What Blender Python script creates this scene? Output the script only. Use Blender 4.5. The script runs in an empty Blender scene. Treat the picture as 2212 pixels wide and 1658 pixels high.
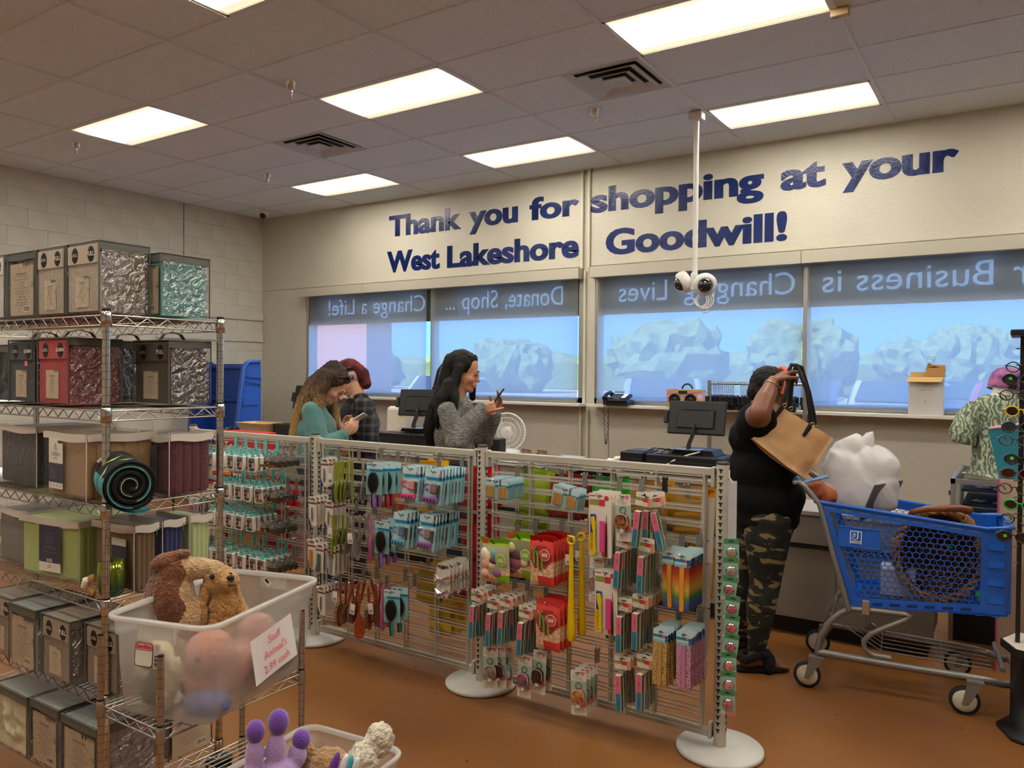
import bpy, bmesh, math, random
import numpy as np
from mathutils import Vector, Matrix, Euler, noise
random.seed(7)
PI = math.pi
SC = bpy.context.scene
COL = SC.collection
# ------------------------------------------------------------------ camera, world, exposure
CAM = Vector((0, 0, 1.56))
YAW, PITCH, ROLL = 0.581623, -0.0141425, 0.0087099
_f = Vector((-math.sin(YAW) * math.cos(PITCH), math.cos(YAW) * math.cos(PITCH), math.sin(PITCH)))
_r = _f.cross(Vector((0, 0, 1))).normalized()
_u = _r.cross(_f)
_r2 = _r * math.cos(ROLL) + _u * math.sin(ROLL)
_u2 = _u * math.cos(ROLL) - _r * math.sin(ROLL)
cd = bpy.data.cameras.new('camera')
cam = bpy.data.objects.new('camera', cd)
COL.objects.link(cam)
cd.sensor_width = 36.0
cd.lens = 1685.1 / 2212 * 36.0
cd.clip_start = 0.05
cd.clip_end = 400
M3 = Matrix((_r2, _u2, -_f)).transposed()
cam.matrix_world = Matrix.Translation(CAM) @ M3.to_4x4()
SC.camera = cam
SC.view_settings.view_transform = 'Standard'
SC.view_settings.look = 'None'
SC.view_settings.gamma = 1.0
SC.view_settings.use_curve_mapping = False
SC.view_settings.exposure = 0.12
SC.cycles.max_bounces = 8
SC.cycles.diffuse_bounces = 4
SC.cycles.glossy_bounces = 3
SC.cycles.transmission_bounces = 6
SC.cycles.transparent_max_bounces = 24
SC.cycles.sample_clamp_indirect = 4.0
SC.cycles.use_denoising = True
SC.cycles.caustics_reflective = False
SC.cycles.caustics_refractive = False
LAMP = 25.0          # radiance of the ceiling light diffusers
W = bpy.data.worlds.new('sky')
SC.world = W
W.use_nodes = True
_n = W.node_tree.nodes
_bg = _n['Background']

_wt = _n.new('ShaderNodeTexCoord'); _ws = _n.new('ShaderNodeSeparateXYZ'); _wr = _n.new('ShaderNodeValToRGB')
_wr.color_ramp.elements[0].position = 0.0; _wr.color_ramp.elements[0].color = (.16, .45, 1, 1)
_wr.color_ramp.elements[1].position = .6; _wr.color_ramp.elements[1].color = (.1, .32, .85, 1)
W.node_tree.links.new(_wt.outputs['Generated'], _ws.inputs[0])
W.node_tree.links.new(_ws.outputs[2], _wr.inputs[0])
W.node_tree.links.new(_wr.outputs[0], _bg.inputs[0])
_bg.inputs[1].default_value = 2.7
sd = bpy.data.lights.new('sun', 'SUN')
sd.energy = 13.0
sd.angle = 0.01
sd.color = (1, 0.95, 0.86)
sun = bpy.data.objects.new('sun', sd)
COL.objects.link(sun)
sun.rotation_euler = (math.radians(42), 0, math.radians(-20))

# ------------------------------------------------------------------ materials
MATS = {}
def mat(name, col=None, rough=0.6, metal=0.0, bump=0.0, bscale=60.0, var=0.0, vscale=8.0, spec=0.5, emit=0.0, trans=0.0, alpha=1.0, coat=0.0, sheen=0.0, col2=None, aniso=None):
    if name in MATS:
        return MATS[name]
    m = bpy.data.materials.new(name)
    m.use_nodes = True
    nt = m.node_tree
    b = nt.nodes['Principled BSDF']
    c = (*col, 1)
    b.inputs['Base Color'].default_value = c
    b.inputs['Roughness'].default_value = rough
    b.inputs['Metallic'].default_value = metal
    b.inputs['Specular IOR Level'].default_value = spec
    b.inputs['Transmission Weight'].default_value = trans
    b.inputs['Alpha'].default_value = alpha
    b.inputs['Coat Weight'].default_value = coat
    b.inputs['Sheen Weight'].default_value = sheen
    if emit:
        b.inputs['Emission Color'].default_value = c
        b.inputs['Emission Strength'].default_value = emit
    if var or bump or col2:
        tc = nt.nodes.new('ShaderNodeTexCoord')
        mp = nt.nodes.new('ShaderNodeMapping')
        if aniso:
            mp.inputs['Scale'].default_value = aniso
        nt.links.new(tc.outputs['Object'], mp.inputs[0])
    if var or col2:
        nz = nt.nodes.new('ShaderNodeTexNoise')
        nz.inputs['Scale'].default_value = vscale
        nz.inputs['Detail'].default_value = 4
        nt.links.new(mp.outputs[0], nz.inputs[0])
        rp = nt.nodes.new('ShaderNodeValToRGB')
        d = col2 if col2 else tuple(x * (1 - var) for x in col)
        u = col if col2 else tuple(min(1, x * (1 + var)) for x in col)
        rp.color_ramp.elements[0].position = 0.35
        rp.color_ramp.elements[1].position = 0.65
        rp.color_ramp.elements[0].color = (*d, 1)
        rp.color_ramp.elements[1].color = (*u, 1)
        nt.links.new(nz.outputs[0], rp.inputs[0])
        nt.links.new(rp.outputs[0], b.inputs['Base Color'])
    if bump:
        n2 = nt.nodes.new('ShaderNodeTexNoise')
        n2.inputs['Scale'].default_value = bscale
        n2.inputs['Detail'].default_value = 3
        nt.links.new(mp.outputs[0], n2.inputs[0])
        bp = nt.nodes.new('ShaderNodeBump')
        bp.inputs['Strength'].default_value = bump
        bp.inputs['Distance'].default_value = 0.02
        nt.links.new(n2.outputs[0], bp.inputs['Height'])
        nt.links.new(bp.outputs[0], b.inputs['Normal'])
    MATS[name] = m
    return m

def S(h):
    """sRGB hex to linear"""
    out = []
    for i in (0, 2, 4):
        c = int(h[i:i + 2], 16) / 255
        out.append(c / 12.92 if c <= 0.04045 else ((c + 0.055) / 1.055) ** 2.4)
    return tuple(out)

def film(name, tint=(1, 1, 1), gloss=0.25, rough=0.08, bump=0.0, bscale=30.0, diffuse=0.0, dcol=(1, 1, 1)):
    """clear plastic film: transparent with a glossy skin; diffuse adds milkiness"""
    if name in MATS:
        return MATS[name]
    m = bpy.data.materials.new(name)
    m.use_nodes = True
    nt = m.node_tree
    for x in list(nt.nodes):
        nt.nodes.remove(x)
    o = nt.nodes.new('ShaderNodeOutputMaterial')
    t = nt.nodes.new('ShaderNodeBsdfTransparent'); t.inputs[0].default_value = (*tint, 1)
    g = nt.nodes.new('ShaderNodeBsdfGlossy'); g.inputs['Roughness'].default_value = rough
    fr = nt.nodes.new('ShaderNodeLayerWeight'); fr.inputs[0].default_value = .5
    pw = nt.nodes.new('ShaderNodeMath'); pw.operation = 'POWER'; pw.inputs[1].default_value = 4.0
    nt.links.new(fr.outputs['Facing'], pw.inputs[0])
    ma = nt.nodes.new('ShaderNodeMath'); ma.operation = 'MULTIPLY_ADD'
    ma.inputs[1].default_value = 0.4; ma.inputs[2].default_value = .01 + gloss * 0.07
    nt.links.new(pw.outputs[0], ma.inputs[0])
    mx = nt.nodes.new('ShaderNodeMixShader')
    last = t
    if diffuse:
        d = nt.nodes.new('ShaderNodeBsdfDiffuse'); d.inputs[0].default_value = (*dcol, 1)
        tl = nt.nodes.new('ShaderNodeBsdfTranslucent'); tl.inputs[0].default_value = (*dcol, 1)
        m0 = nt.nodes.new('ShaderNodeMixShader'); m0.inputs[0].default_value = 0.5
        nt.links.new(d.outputs[0], m0.inputs[1]); nt.links.new(tl.outputs[0], m0.inputs[2])
        m1 = nt.nodes.new('ShaderNodeMixShader'); m1.inputs[0].default_value = diffuse
        nt.links.new(t.outputs[0], m1.inputs[1]); nt.links.new(m0.outputs[0], m1.inputs[2])
        last = m1
    nt.links.new(ma.outputs[0], mx.inputs[0])
    nt.links.new(last.outputs[0], mx.inputs[1]); nt.links.new(g.outputs[0], mx.inputs[2])
    if bump:
        tc = nt.nodes.new('ShaderNodeTexCoord')
        n2 = nt.nodes.new('ShaderNodeTexNoise'); n2.inputs['Scale'].default_value = bscale; n2.inputs['Detail'].default_value = 3
        n2.inputs['Distortion'].default_value = 1.5
        nt.links.new(tc.outputs['Object'], n2.inputs[0])
        bp = nt.nodes.new('ShaderNodeBump'); bp.inputs['Strength'].default_value = bump; bp.inputs['Distance'].default_value = 0.03
        nt.links.new(n2.outputs[0], bp.inputs['Height'])
        nt.links.new(bp.outputs[0], g.inputs['Normal']); nt.links.new(bp.outputs[0], fr.inputs['Normal'])
    nt.links.new(mx.outputs[0], o.inputs[0])
    MATS[name] = m
    return m

# ------------------------------------------------------------------ mesh builder
def rotz(a): return Matrix.Rotation(a, 4, 'Z')
def T(x, y, z): return Matrix.Translation((x, y, z))
class MB:
    def __init__(s):
        s.v = []; s.f = []; s.mi = []; s.mats = []; s.sm = []
    def m(s, m):
        if m not in s.mats: s.mats.append(m)
        return s.mats.index(m)
    def add(s, vs, fs, m, M=None, smooth=False):
        o = len(s.v); k = s.m(m)
        for p in vs:
            p = Vector(p)
            s.v.append(tuple(M @ p) if M is not None else tuple(p))
        for f in fs:
            s.f.append(tuple(i + o for i in f)); s.mi.append(k); s.sm.append(smooth)
        return s
    def box(s, c, d, m, M=None, bev=0.0):
        x, y, z = c; a, b, h = d[0] / 2, d[1] / 2, d[2] / 2
        if bev:
            e = min(bev, a * .9, b * .9, h * .9)
            bm = bmesh.new(); bmesh.ops.create_cube(bm, size=1)
            for v in bm.verts: v.co = Vector((x + v.co.x * 2 * a, y + v.co.y * 2 * b, z + v.co.z * 2 * h))
            bmesh.ops.bevel(bm, geom=bm.edges[:], offset=e, segments=2 if e > .006 else 1, affect='EDGES', profile=.5)
            s.bm(bm, m, M); return s
        vs = [(x + i * a, y + j * b, z + k * h) for i in (-1, 1) for j in (-1, 1) for k in (-1, 1)]
        return s.add(vs, [(0, 1, 3, 2), (4, 6, 7, 5), (0, 4, 5, 1), (2, 3, 7, 6), (0, 2, 6, 4), (1, 5, 7, 3)], m, M)
    def bm(s, bm, m, M=None, smooth=False):
        bm.verts.index_update()
        s.add([v.co for v in bm.verts], [[v.index for v in f.verts] for f in bm.faces], m, M, smooth)
        bm.free(); return s
    def tube(s, pts, r, m, n=8, M=None, closed=False, caps=True, rad=None):
        P = [Vector(p) for p in pts]; L = len(P); vs = []; fs = []
        if L < 2: return s
        t0 = (P[1] - P[0]).normalized()
        ax = Vector((0, 0, 1)) if abs(t0.z) < .9 else Vector((1, 0, 0))
        nrm = t0.cross(ax).normalized()
        for i in range(L):
            if closed: t = (P[(i + 1) % L] - P[i - 1])
            elif i == 0: t = P[1] - P[0]
            elif i == L - 1: t = P[-1] - P[-2]
            else: t = (P[i + 1] - P[i]).normalized() + (P[i] - P[i - 1]).normalized()
            if t.length < 1e-9: t = t0
            t.normalize()
            nrm = (nrm - t * nrm.dot(t))
            if nrm.length < 1e-6: nrm = t.orthogonal()
            nrm.normalize(); bn = t.cross(nrm)
            rr = rad[i] if rad else r
            rx, ry = rr if isinstance(rr, tuple) else (rr, rr)
            for k in range(n):
                a = 2 * PI * k / n
                vs.append(P[i] + nrm * math.cos(a) * rx + bn * math.sin(a) * ry)
        for i in range(L if closed else L - 1):
            j = (i + 1) % L
            for k in range(n):
                fs.append((i * n + k, i * n + (k + 1) % n, j * n + (k + 1) % n, j * n + k))
        s.add(vs, fs, m, M, n > 4)
        if caps and not closed:
            s.add([vs[k] for k in range(n)], [tuple(range(n - 1, -1, -1))], m, M)
            s.add([vs[(L - 1) * n + k] for k in range(n)], [tuple(range(n))], m, M)
        return s
    def rings(s, rings, m, M=None, smooth=True, cap0=True, cap1=True, closed=True):
        n = len(rings[0]); vs = [p for r in rings for p in r]; fs = []
        for i in range(len(rings) - 1):
            for k in range(n if closed else n - 1):
                fs.append((i * n + k, i * n + (k + 1) % n, (i + 1) * n + (k + 1) % n, (i + 1) * n + k))
        s.add(vs, fs, m, M, smooth)
        if cap0: s.add(list(rings[0]), [tuple(range(n - 1, -1, -1))], m, M)
        if cap1: s.add(list(rings[-1]), [tuple(range(n))], m, M)
        return s
    def lathe(s, prof, m, n=20, M=None, cap0=True, cap1=True, smooth=True):
        rs = [[(r * math.cos(2 * PI * k / n), r * math.sin(2 * PI * k / n), z) for k in range(n)] for r, z in prof]
        return s.rings(rs, m, M, smooth, cap0, cap1)
    def ell(s, c, r, m, n=14, k=9, M=None):
        rs = []
        for i in range(1, k):
            a = PI * i / k
            rs.append([(c[0] + r[0] * math.sin(a) * math.cos(2 * PI * j / n), c[1] + r[1] * math.sin(a) * math.sin(2 * PI * j / n), c[2] - r[2] * math.cos(a)) for j in range(n)])
        b = len(rs) * n
        vs = [p for q in rs for p in q] + [(c[0], c[1], c[2] - r[2]), (c[0], c[1], c[2] + r[2])]
        fs = [(i * n + j, i * n + (j + 1) % n, (i + 1) * n + (j + 1) % n, (i + 1) * n + j) for i in range(len(rs) - 1) for j in range(n)]
        fs += [(b, (j + 1) % n, j) for j in range(n)] + [((len(rs) - 1) * n + j, (len(rs) - 1) * n + (j + 1) % n, b + 1) for j in range(n)]
        return s.add(vs, fs, m, M, True)
    def prism(s, out, m, d, M=None, smooth=False):
        """outline in x,z extruded along y from 0 to d"""
        n = len(out)
        vs = [(x, 0, z) for x, z in out] + [(x, d, z) for x, z in out]
        fs = [tuple(range(n)), tuple(range(2 * n - 1, n - 1, -1))] + [((i + 1) % n, i, i + n, (i + 1) % n + n) for i in range(n)]
        return s.add(vs, fs, m, M, smooth)
    def quad(s, x0, z0, x1, z1, y, m, M=None):
        return s.add([(x0, y, z0), (x1, y, z0), (x1, y, z1), (x0, y, z1)], [(0, 1, 2, 3)], m, M)
    def mesh(s, name):
        me = bpy.data.meshes.new(name)
        me.from_pydata(s.v, [], s.f)
        for m in s.mats: me.materials.append(m)
        if s.f:
            me.polygons.foreach_set('material_index', s.mi)
            me.polygons.foreach_set('use_smooth', s.sm)
        me.update(); return me
    def build(s, name, parent=None, M=None):
        return link(name, s.mesh(name), parent, M)
def link(name, data, parent=None, M=None):
    o = bpy.data.objects.new(name, data); COL.objects.link(o)
    if parent: o.parent = parent
    if M is not None: o.matrix_local = M
    return o
def tag(o, label=None, cat=None, group=None, kind=None):
    if label: o['label'] = label
    if cat: o['category'] = cat
    if group: o['group'] = group
    if kind: o['kind'] = kind
    return o
def thing(name, label, cat, M=None, group=None):
    o = bpy.data.objects.new(name, None); COL.objects.link(o)
    o.empty_display_size = .05
    if M is not None: o.matrix_world = M
    return tag(o, label, cat, group)
def copy_tree(o, M=None, label=None, group=None, _p=None):
    c = o.copy(); COL.objects.link(c)
    if _p is not None:
        c.parent = _p
    elif M is not None:
        c.matrix_world = M
    if label: c['label'] = label
    if group: c['group'] = group
    for ch in list(o.children): copy_tree(ch, _p=c)
    return c
def box_obj(name, c, d, m, parent=None, bev=0.0):
    return MB().box(c, d, m, None, bev).build(name, parent)
def text_mesh(s, size, m, bold=0.0, ext=0.001, align='CENTER', sx=1.0, space=1.0, lines=1.0, res=3):
    cu = bpy.data.curves.new('lettering', 'FONT')
    cu.body = s; cu.size = size; cu.align_x = align; cu.align_y = 'CENTER'
    cu.extrude = ext; cu.offset = bold; cu.resolution_u = res
    cu.space_character = space; cu.space_line = lines
    o = bpy.data.objects.new('lettering', cu); COL.objects.link(o)
    dg = bpy.context.evaluated_depsgraph_get(); dg.update()
    me = bpy.data.meshes.new_from_object(o.evaluated_get(dg))
    bpy.data.objects.remove(o); bpy.data.curves.remove(cu)
    if sx != 1.0:
        for v in me.vertices: v.co.x *= sx
    me.materials.clear(); me.materials.append(m)
    return me
RX90 = Matrix.Rotation(PI / 2, 4, 'X')       # text upright, facing -y
def text(s, size, m, parent=None, M=None, name='lettering', **k):
    return link(name, text_mesh(s, size, m, **k), parent, (M if M is not None else Matrix()) @ RX90)
def rrect(w, h, r, n=4, cx=0, cz=0):
    out = []
    for (sx, sz, a0) in ((1, 1, 0), (-1, 1, 90), (-1, -1, 180), (1, -1, 270)):
        for i in range(n + 1):
            a = math.radians(a0 + 90 * i / n)
            out.append((cx + sx * (w / 2 - r) + r * math.cos(a), cz + sz * (h / 2 - r) + r * math.sin(a)))
    return out[::-1]
def arc(c, r, a0, a1, n, ax='xz'):
    o = []
    for i in range(n + 1):
        a = math.radians(a0 + (a1 - a0) * i / n)
        p = [c[0], c[1], c[2]]
        p['xyz'.index(ax[0])] += r * math.cos(a); p['xyz'.index(ax[1])] += r * math.sin(a)
        o.append(tuple(p))
    return o
# ------------------------------------------------------------------ room shell
XL, YB, ZC, XR, YF = -8.85, 7.15, 3.658, 4.2, -3.4
M_wall = mat('wall_paint', S('c9c3b2'), .55, bump=.25, bscale=90, var=.03, vscale=2)
M_block = mat('block_paint', S('cfcabb'), .6, bump=.35, bscale=70, var=.04, vscale=3)
M_mortar = mat('mortar_paint', S('bfb9aa'), .7)
M_tile = mat('ceiling_tile', (.84, .88, .91), .9, bump=.5, bscale=160, var=.05, vscale=60)
M_grid = mat('ceiling_grid', S('dedfe0'), .5)
M_white = mat('white_plastic', S('e6e3dc'), .4)
M_alu = mat('aluminium', S('b3afa6'), .35, .8)
M_black = mat('black_plastic', S('121214'), .42)
M_mblack = mat('matte_black', S('0b0b0c'), .8)
M_chrome = mat('chrome', (.72, .70, .66), .13, 1.0)
M_navy = mat('navy_vinyl', S('0a2360'), .27, bump=.12, bscale=45, spec=.4)

# floor: brown stained concrete
m = mat('floor_concrete', S('8f5a30'), .42, var=.1, vscale=1.2)
nt = m.node_tree; b = nt.nodes['Principled BSDF']
tc = nt.nodes.new('ShaderNodeTexCoord')
n1 = nt.nodes.new('ShaderNodeTexNoise'); n1.inputs['Scale'].default_value = .8; n1.inputs['Detail'].default_value = 5
n2 = nt.nodes.new('ShaderNodeTexNoise'); n2.inputs['Scale'].default_value = 150; n2.inputs['Detail'].default_value = 6
r1 = nt.nodes.new('ShaderNodeValToRGB'); r1.color_ramp.elements[0].position = .34; r1.color_ramp.elements[1].position = .66
r1.color_ramp.elements[0].color = (*S('7a4c28'), 1); r1.color_ramp.elements[1].color = (*S('97642f'), 1)
r2 = nt.nodes.new('ShaderNodeValToRGB'); r2.color_ramp.elements[0].position = .3; r2.color_ramp.elements[1].position = .7
r2.color_ramp.elements[0].color = (.62, .6, .58, 1); r2.color_ramp.elements[1].color = (1.15, 1.12, 1.05, 1)
mm = nt.nodes.new('ShaderNodeMix'); mm.data_type = 'RGBA'; mm.blend_type = 'MULTIPLY'; mm.inputs[0].default_value = .8
nt.links.new(tc.outputs['Object'], n1.inputs[0]); nt.links.new(tc.outputs['Object'], n2.inputs[0])
nt.links.new(n1.outputs[0], r1.inputs[0]); nt.links.new(n2.outputs[0], r2.inputs[0])
nt.links.new(r1.outputs[0], mm.inputs[6]); nt.links.new(r2.outputs[0], mm.inputs[7])
nt.links.new(mm.outputs[2], b.inputs['Base Color'])
M_floor = m
fl = MB().box(((XL + XR) / 2, (YF + YB) / 2, -.05), (XR - XL + .4, YB - YF + .4, .1), m).build('floor')
tag(fl, 'brown stained concrete shop floor', kind='structure')
# specks on the floor
mb = MB(); rg = random.Random(3)
M_speck = mat('floor_speck', S('2a1a10'), .8)
for i in range(26):
    x = rg.uniform(-3.2, .3); y = rg.uniform(1.7, 4.0); a = rg.uniform(.003, .008)
    mb.ell((x, y, .001), (a, a * .6, .0015), M_speck, 6, 4)
tag(mb.build('floor_dirt'), 'dark crumbs and specks scattered on the brown floor', kind='stuff')
st = box_obj('price_sticker', (-1.66 + .02, 4.62, .0015), (.02, .012, .002), mat('sticker_green', S('4fd06a'), .5))
tag(st, 'small green price sticker dropped on the floor near the counter', 'sticker')

# ceiling slab above the tiles, T grid, tiles
cl = thing('ceiling', None, None); tag(cl, 'suspended ceiling of pale textured tiles in a white grid', kind='structure')
MB().box(((XL + XR) / 2, (YF + YB) / 2, ZC + .16), (XR - XL + .4, YB - YF + .4, .1), M_tile).build('slab', cl)
GX, GY, TX, TY = -4.5916, 2.3461, 1.2192, .6096
LIGHTS = [(-2, 2, 1, 1), (0, 3, 1, 1), (0, 6, 1, 1), (-2, 6, 1, 1), (.5, 0, .5, 1), (2, 3, 1, 1), (2, 6, 1, 1),
          (4, 3, 1, 1), (4, 6, 1, 1), (2, 0, 1, 1), (4, 0, 1, 1), (-2, -1, 1, 1), (0, -3, 1, 1), (2, -3, 1, 1), (4, -3, 1, 1), (-2, -4, 1, 1), (0, -6, 1, 1), (2, -6, 1, 1)]
VENTS = [(-1, 4), (1.5, 4)]
tile_cache = {}
def tile(x0, x1, y0, y1):
    k = (round(x1 - x0, 3), round(y1 - y0, 3))
    if k not in tile_cache:
        tile_cache[k] = MB().box((0, 0, .008), (k[0] - .012, k[1] - .012, .016), M_tile, None, .004).mesh('tile')
    link('tile', tile_cache[k], cl, T((x0 + x1) / 2, (y0 + y1) / 2, ZC - .004))
occ = {}
for (j, i, w, h) in LIGHTS: occ.setdefault((math.floor(j), i), []).append((j, w))
for (j, i) in VENTS: occ.setdefault((math.floor(j), i), []).append((j, .5))
for j in range(-4, 8):
    for i in range(-10, 9):
        x0 = max(GX + j * TX, XL); x1 = min(GX + (j + 1) * TX, XR); y0 = max(GY + i * TY, YF); y1 = min(GY + (i + 1) * TY, YB)
        if x1 - x0 < .03 or y1 - y0 < .03: continue
        o = occ.get((j, i))
        if o:
            if o[0][1] == .5:
                if o[0][0] == j: tile(x0 + TX / 2, x1, y0, y1)
                else: tile(x0, x0 + TX / 2, y0, y1)
            continue
        tile(x0, x1, y0, y1)
mb = MB()
for j in range(-3, 8):
    x = GX + j * TX
    if XL < x < XR: mb.box((x, (YF + YB) / 2, ZC - .006), (.024, YB - YF, .012), M_grid)
tag(mb.build('grid_bar', cl))
mb = MB()
for i in range(-9, 8):
    y = GY + i * TY
    if YF < y < YB: mb.box(((XL + XR) / 2, y, ZC - .004), (XR - XL, .022, .008), M_grid)
tag(mb.build('grid_bar', cl))
# light fixtures
M_diff = mat('light_diffuser', (1, .95, .85), .5, emit=LAMP)
nt = M_diff.node_tree; b = nt.nodes['Principled BSDF']
tc = nt.nodes.new('ShaderNodeTexCoord'); sx = nt.nodes.new('ShaderNodeSeparateXYZ')
nt.links.new(tc.outputs['Generated'], sx.inputs[0])
def edge_fall(out):
    a = nt.nodes.new('ShaderNodeMath'); a.operation = 'SUBTRACT'; a.inputs[1].default_value = .5; nt.links.new(out, a.inputs[0])
    c = nt.nodes.new('ShaderNodeMath'); c.operation = 'ABSOLUTE'; nt.links.new(a.outputs[0], c.inputs[0])
    d = nt.nodes.new('ShaderNodeMapRange'); d.inputs[1].default_value = .06; d.inputs[2].default_value = .4; d.inputs[3].default_value = 1; d.inputs[4].default_value = .035
    nt.links.new(c.outputs[0], d.inputs[0]); return d.outputs[0]
e1 = edge_fall(sx.outputs[1])
mu = nt.nodes.new('ShaderNodeMath'); mu.operation = 'MULTIPLY'; mu.inputs[1].default_value = LAMP
wr = nt.nodes.new('ShaderNodeValToRGB'); wr.color_ramp.elements[0].position = .02; wr.color_ramp.elements[0].color = (1, .84, .56, 1); wr.color_ramp.elements[1].position = .4; wr.color_ramp.elements[1].color = (1, .95, .85, 1); nt.links.new(e1, wr.inputs[0]); nt.links.new(wr.outputs[0], b.inputs['Emission Color'])
nt.links.new(e1, mu.inputs[0]); nt.links.new(mu.outputs[0], b.inputs['Emission Strength'])
names = ['left, above the block wall', 'in the centre, between two sprinklers', 'centre, nearest the wall lettering', 'farthest left, in the corner by the windows',
         'cut off at the top edge, left of centre', 'cut off at the top right, large and near', 'right, beside the camera pole']
for k, (j, i, w, h) in enumerate(LIGHTS):
    x0, y0 = GX + j * TX, GY + i * TY
    cx, cy = x0 + w * TX / 2, y0 + h * TY / 2
    lab = 'glowing ceiling light panel ' + names[k] if k < len(names) else 'glowing ceiling light panel outside the view'
    t = thing('ceiling_light', lab, 'light', T(cx, cy, ZC), 'recessed ceiling light panels')
    a, d = w * TX, h * TY
    fr = MB()
    for s in (-1, 1):
        fr.box((s * (a / 2 - .02), 0, -.005), (.022, d - .02, .01), M_white)
        fr.box((0, s * (d / 2 - .02), -.005), (a - .02, .022, .01), M_white)
    fr.build('frame', t)
    MB().box((0, 0, .004), (a - .06, d - .06, .006), M_diff).build('diffuser', t)
# air vents
M_vent = mat('vent_metal', S('c2beb6'), .4)
M_dark = mat('vent_dark', S('262422'), .8)
for k, (j, i) in enumerate(VENTS):
    cx, cy = GX + j * TX + TX / 4, GY + i * TY + TY / 2
    t = thing('air_vent', ('smaller square air vent in the ceiling left of centre' if k == 0 else 'large square air vent in the ceiling near the camera pole'), 'vent', T(cx, cy, ZC), 'square ceiling air vents')
    MB().box((0, 0, .02), (.58, .58, .004), M_dark).build('backing', t)
    for q, (a, b2, z0, z1) in enumerate(((.3, .24, -.012, .006), (.225, .165, -.016, .008), (.15, .095, -.02, .006), (.085, .0, -.022, -.002))):
        mb = MB()
        for s in range(4):
            R = rotz(s * PI / 2)
            mb.add([(-a, -a, z0), (a, -a, z0), (b2, -b2, z1), (-b2, -b2, z1)], [(3, 2, 1, 0)], M_vent, R)
            mb.add([(-a, -a, z0), (a, -a, z0), (a, -a, z0 + .008), (-a, -a, z0 + .008)], [(0, 1, 2, 3)], M_vent, R)
        mb.build('louver', t)
# sprinklers
def sprinkler(x, y, lab):
    t = thing('sprinkler_head', lab, 'sprinkler', T(x, y, ZC), 'chrome ceiling sprinklers')
    MB().lathe([(.045, 0), (.045, -.006), (.032, -.02), (.03, -.045), (.018, -.05)], M_chrome, 16).build('escutcheon', t)
    mb = MB().lathe([(.012, -.045), (.014, -.07), (.008, -.08)], M_chrome, 10)
    for s in (-1, 1): mb.tube([(s * .012, 0, -.07), (s * .014, 0, -.09), (s * .004, 0, -.11)], .003, M_chrome, 6)
    mb.lathe([(.003, -.108), (.016, -.112), (.016, -.114), (.003, -.116)], M_chrome, 12)
    mb.build('nozzle', t)
sprinkler(-4.489, 3.867, 'chrome sprinkler head above the centre, left of the middle light')
sprinkler(-7.399, 3.849, 'chrome sprinkler head nearest the block wall, far left')
sprinkler(-6.779, 5.532, 'chrome sprinkler head beyond the small air vent')
sprinkler(-2.882, 5.545, 'chrome sprinkler head under the large air vent')
# dome camera in the corner
t = thing('dome_camera', 'small white dome security camera on the ceiling in the corner', 'camera', T(-8.33, 6.75, ZC - .012))
MB().lathe([(.06, 0), (.062, -.05), (.045, -.075)], M_white, 18).build('housing', t)
MB().ell((.012, -.035, -.07), (.04, .04, .04), M_black).build('lens', t)
tag(box_obj('ceiling_clip', (-.91, 4.75, ZC - .03), (.1, .04, .05), mat('tan_clip', S('a98f62'), .5), None, .004), 'small tan plastic clip on the ceiling by the large light', 'clip')

# walls
wl = thing('wall_left', None, None); tag(wl, 'white painted concrete block wall', kind='structure')
MB().box((XL - .104, (YF + YB) / 2, ZC / 2), (.2, YB - YF + .4, ZC + .3), M_mortar).build('core', wl)
bw, bh = .4064, ZC / 18
bmesh_blk = MB().box((0, 0, 0), (.03, bw - .003, bh - .003), M_block, None, .003).mesh('block')
half = MB().box((0, 0, 0), (.03, bw / 2 - .003, bh - .003), M_block, None, .003).mesh('block')
for r in range(18):
    y = YB - .005
    if r % 2:
        link('block', half, wl, T(XL - .015, y - bw / 4, (r + .5) * bh)); y -= bw / 2
    for k in range(11):
        link('block', bmesh_blk, wl, T(XL - .015 + random.uniform(-.0015, .0015), y - bw / 2, (r + .5) * bh)); y -= bw
MB().box((XL - .02, (YF + 2.6) / 2, ZC / 2), (.04, 2.6 - YF, ZC), M_block).build('plain_section', wl)
tag(box_obj('trim_1', (XL + .012, 6.35, 2.02), (.024, 1.58, .13), M_block), 'white board fixed along the block wall near the corner', kind='structure')
tag(box_obj('trim_2', (XL + .012, 6.35, 2.3), (.024, 1.58, .1), M_block), 'upper white board along the block wall near the corner', kind='structure')
# joint crack in the block wall
tag(box_obj('trim_3', (XL + .002, 5.93, 3.2), (.006, .006, .9), M_dark), 'dark vertical joint in the block wall', kind='structure')

SILL, VT, HEAD = 1.25, 2.53, 2.62
M_sidewall = mat('shaded_wall_paint', S('a59f93'), .6, bump=.15, bscale=80)  # cream wall paint with the corner shade put into its colour, unassigned
wb = thing('wall_back', None, None); tag(wb, 'cream wall with blue lettering above a long window', kind='structure')
def wbox(n, x0, x1, z0, z1, mt=M_wall, y0=YB, y1=YB + .2): return MB().box(((x0 + x1) / 2, (y0 + y1) / 2, (z0 + z1) / 2), (x1 - x0, y1 - y0, z1 - z0), mt).build(n, wb)
WX = [(-7.98, -3.83), (-3.69, 1.2)]
wbox('pier', XL - .2, WX[0][0], -.1, ZC + .2, M_wall)
wbox('pier', WX[0][1], WX[1][0], -.1, ZC + .2)
wbox('pier', WX[1][1], XR + .2, -.1, ZC + .2)
for a, b2 in WX:
    wbox('apron', a, b2, -.1, SILL - .02)
    wbox('fascia', a, b2, HEAD + .02, ZC + .2)
wbox('fascia_board', XL, -3.86, 2.665, ZC, M_wall, YB - .012, YB)
wbox('fascia_board', -3.735, XR, 2.665, ZC, M_wall, YB - .012, YB)
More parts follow.
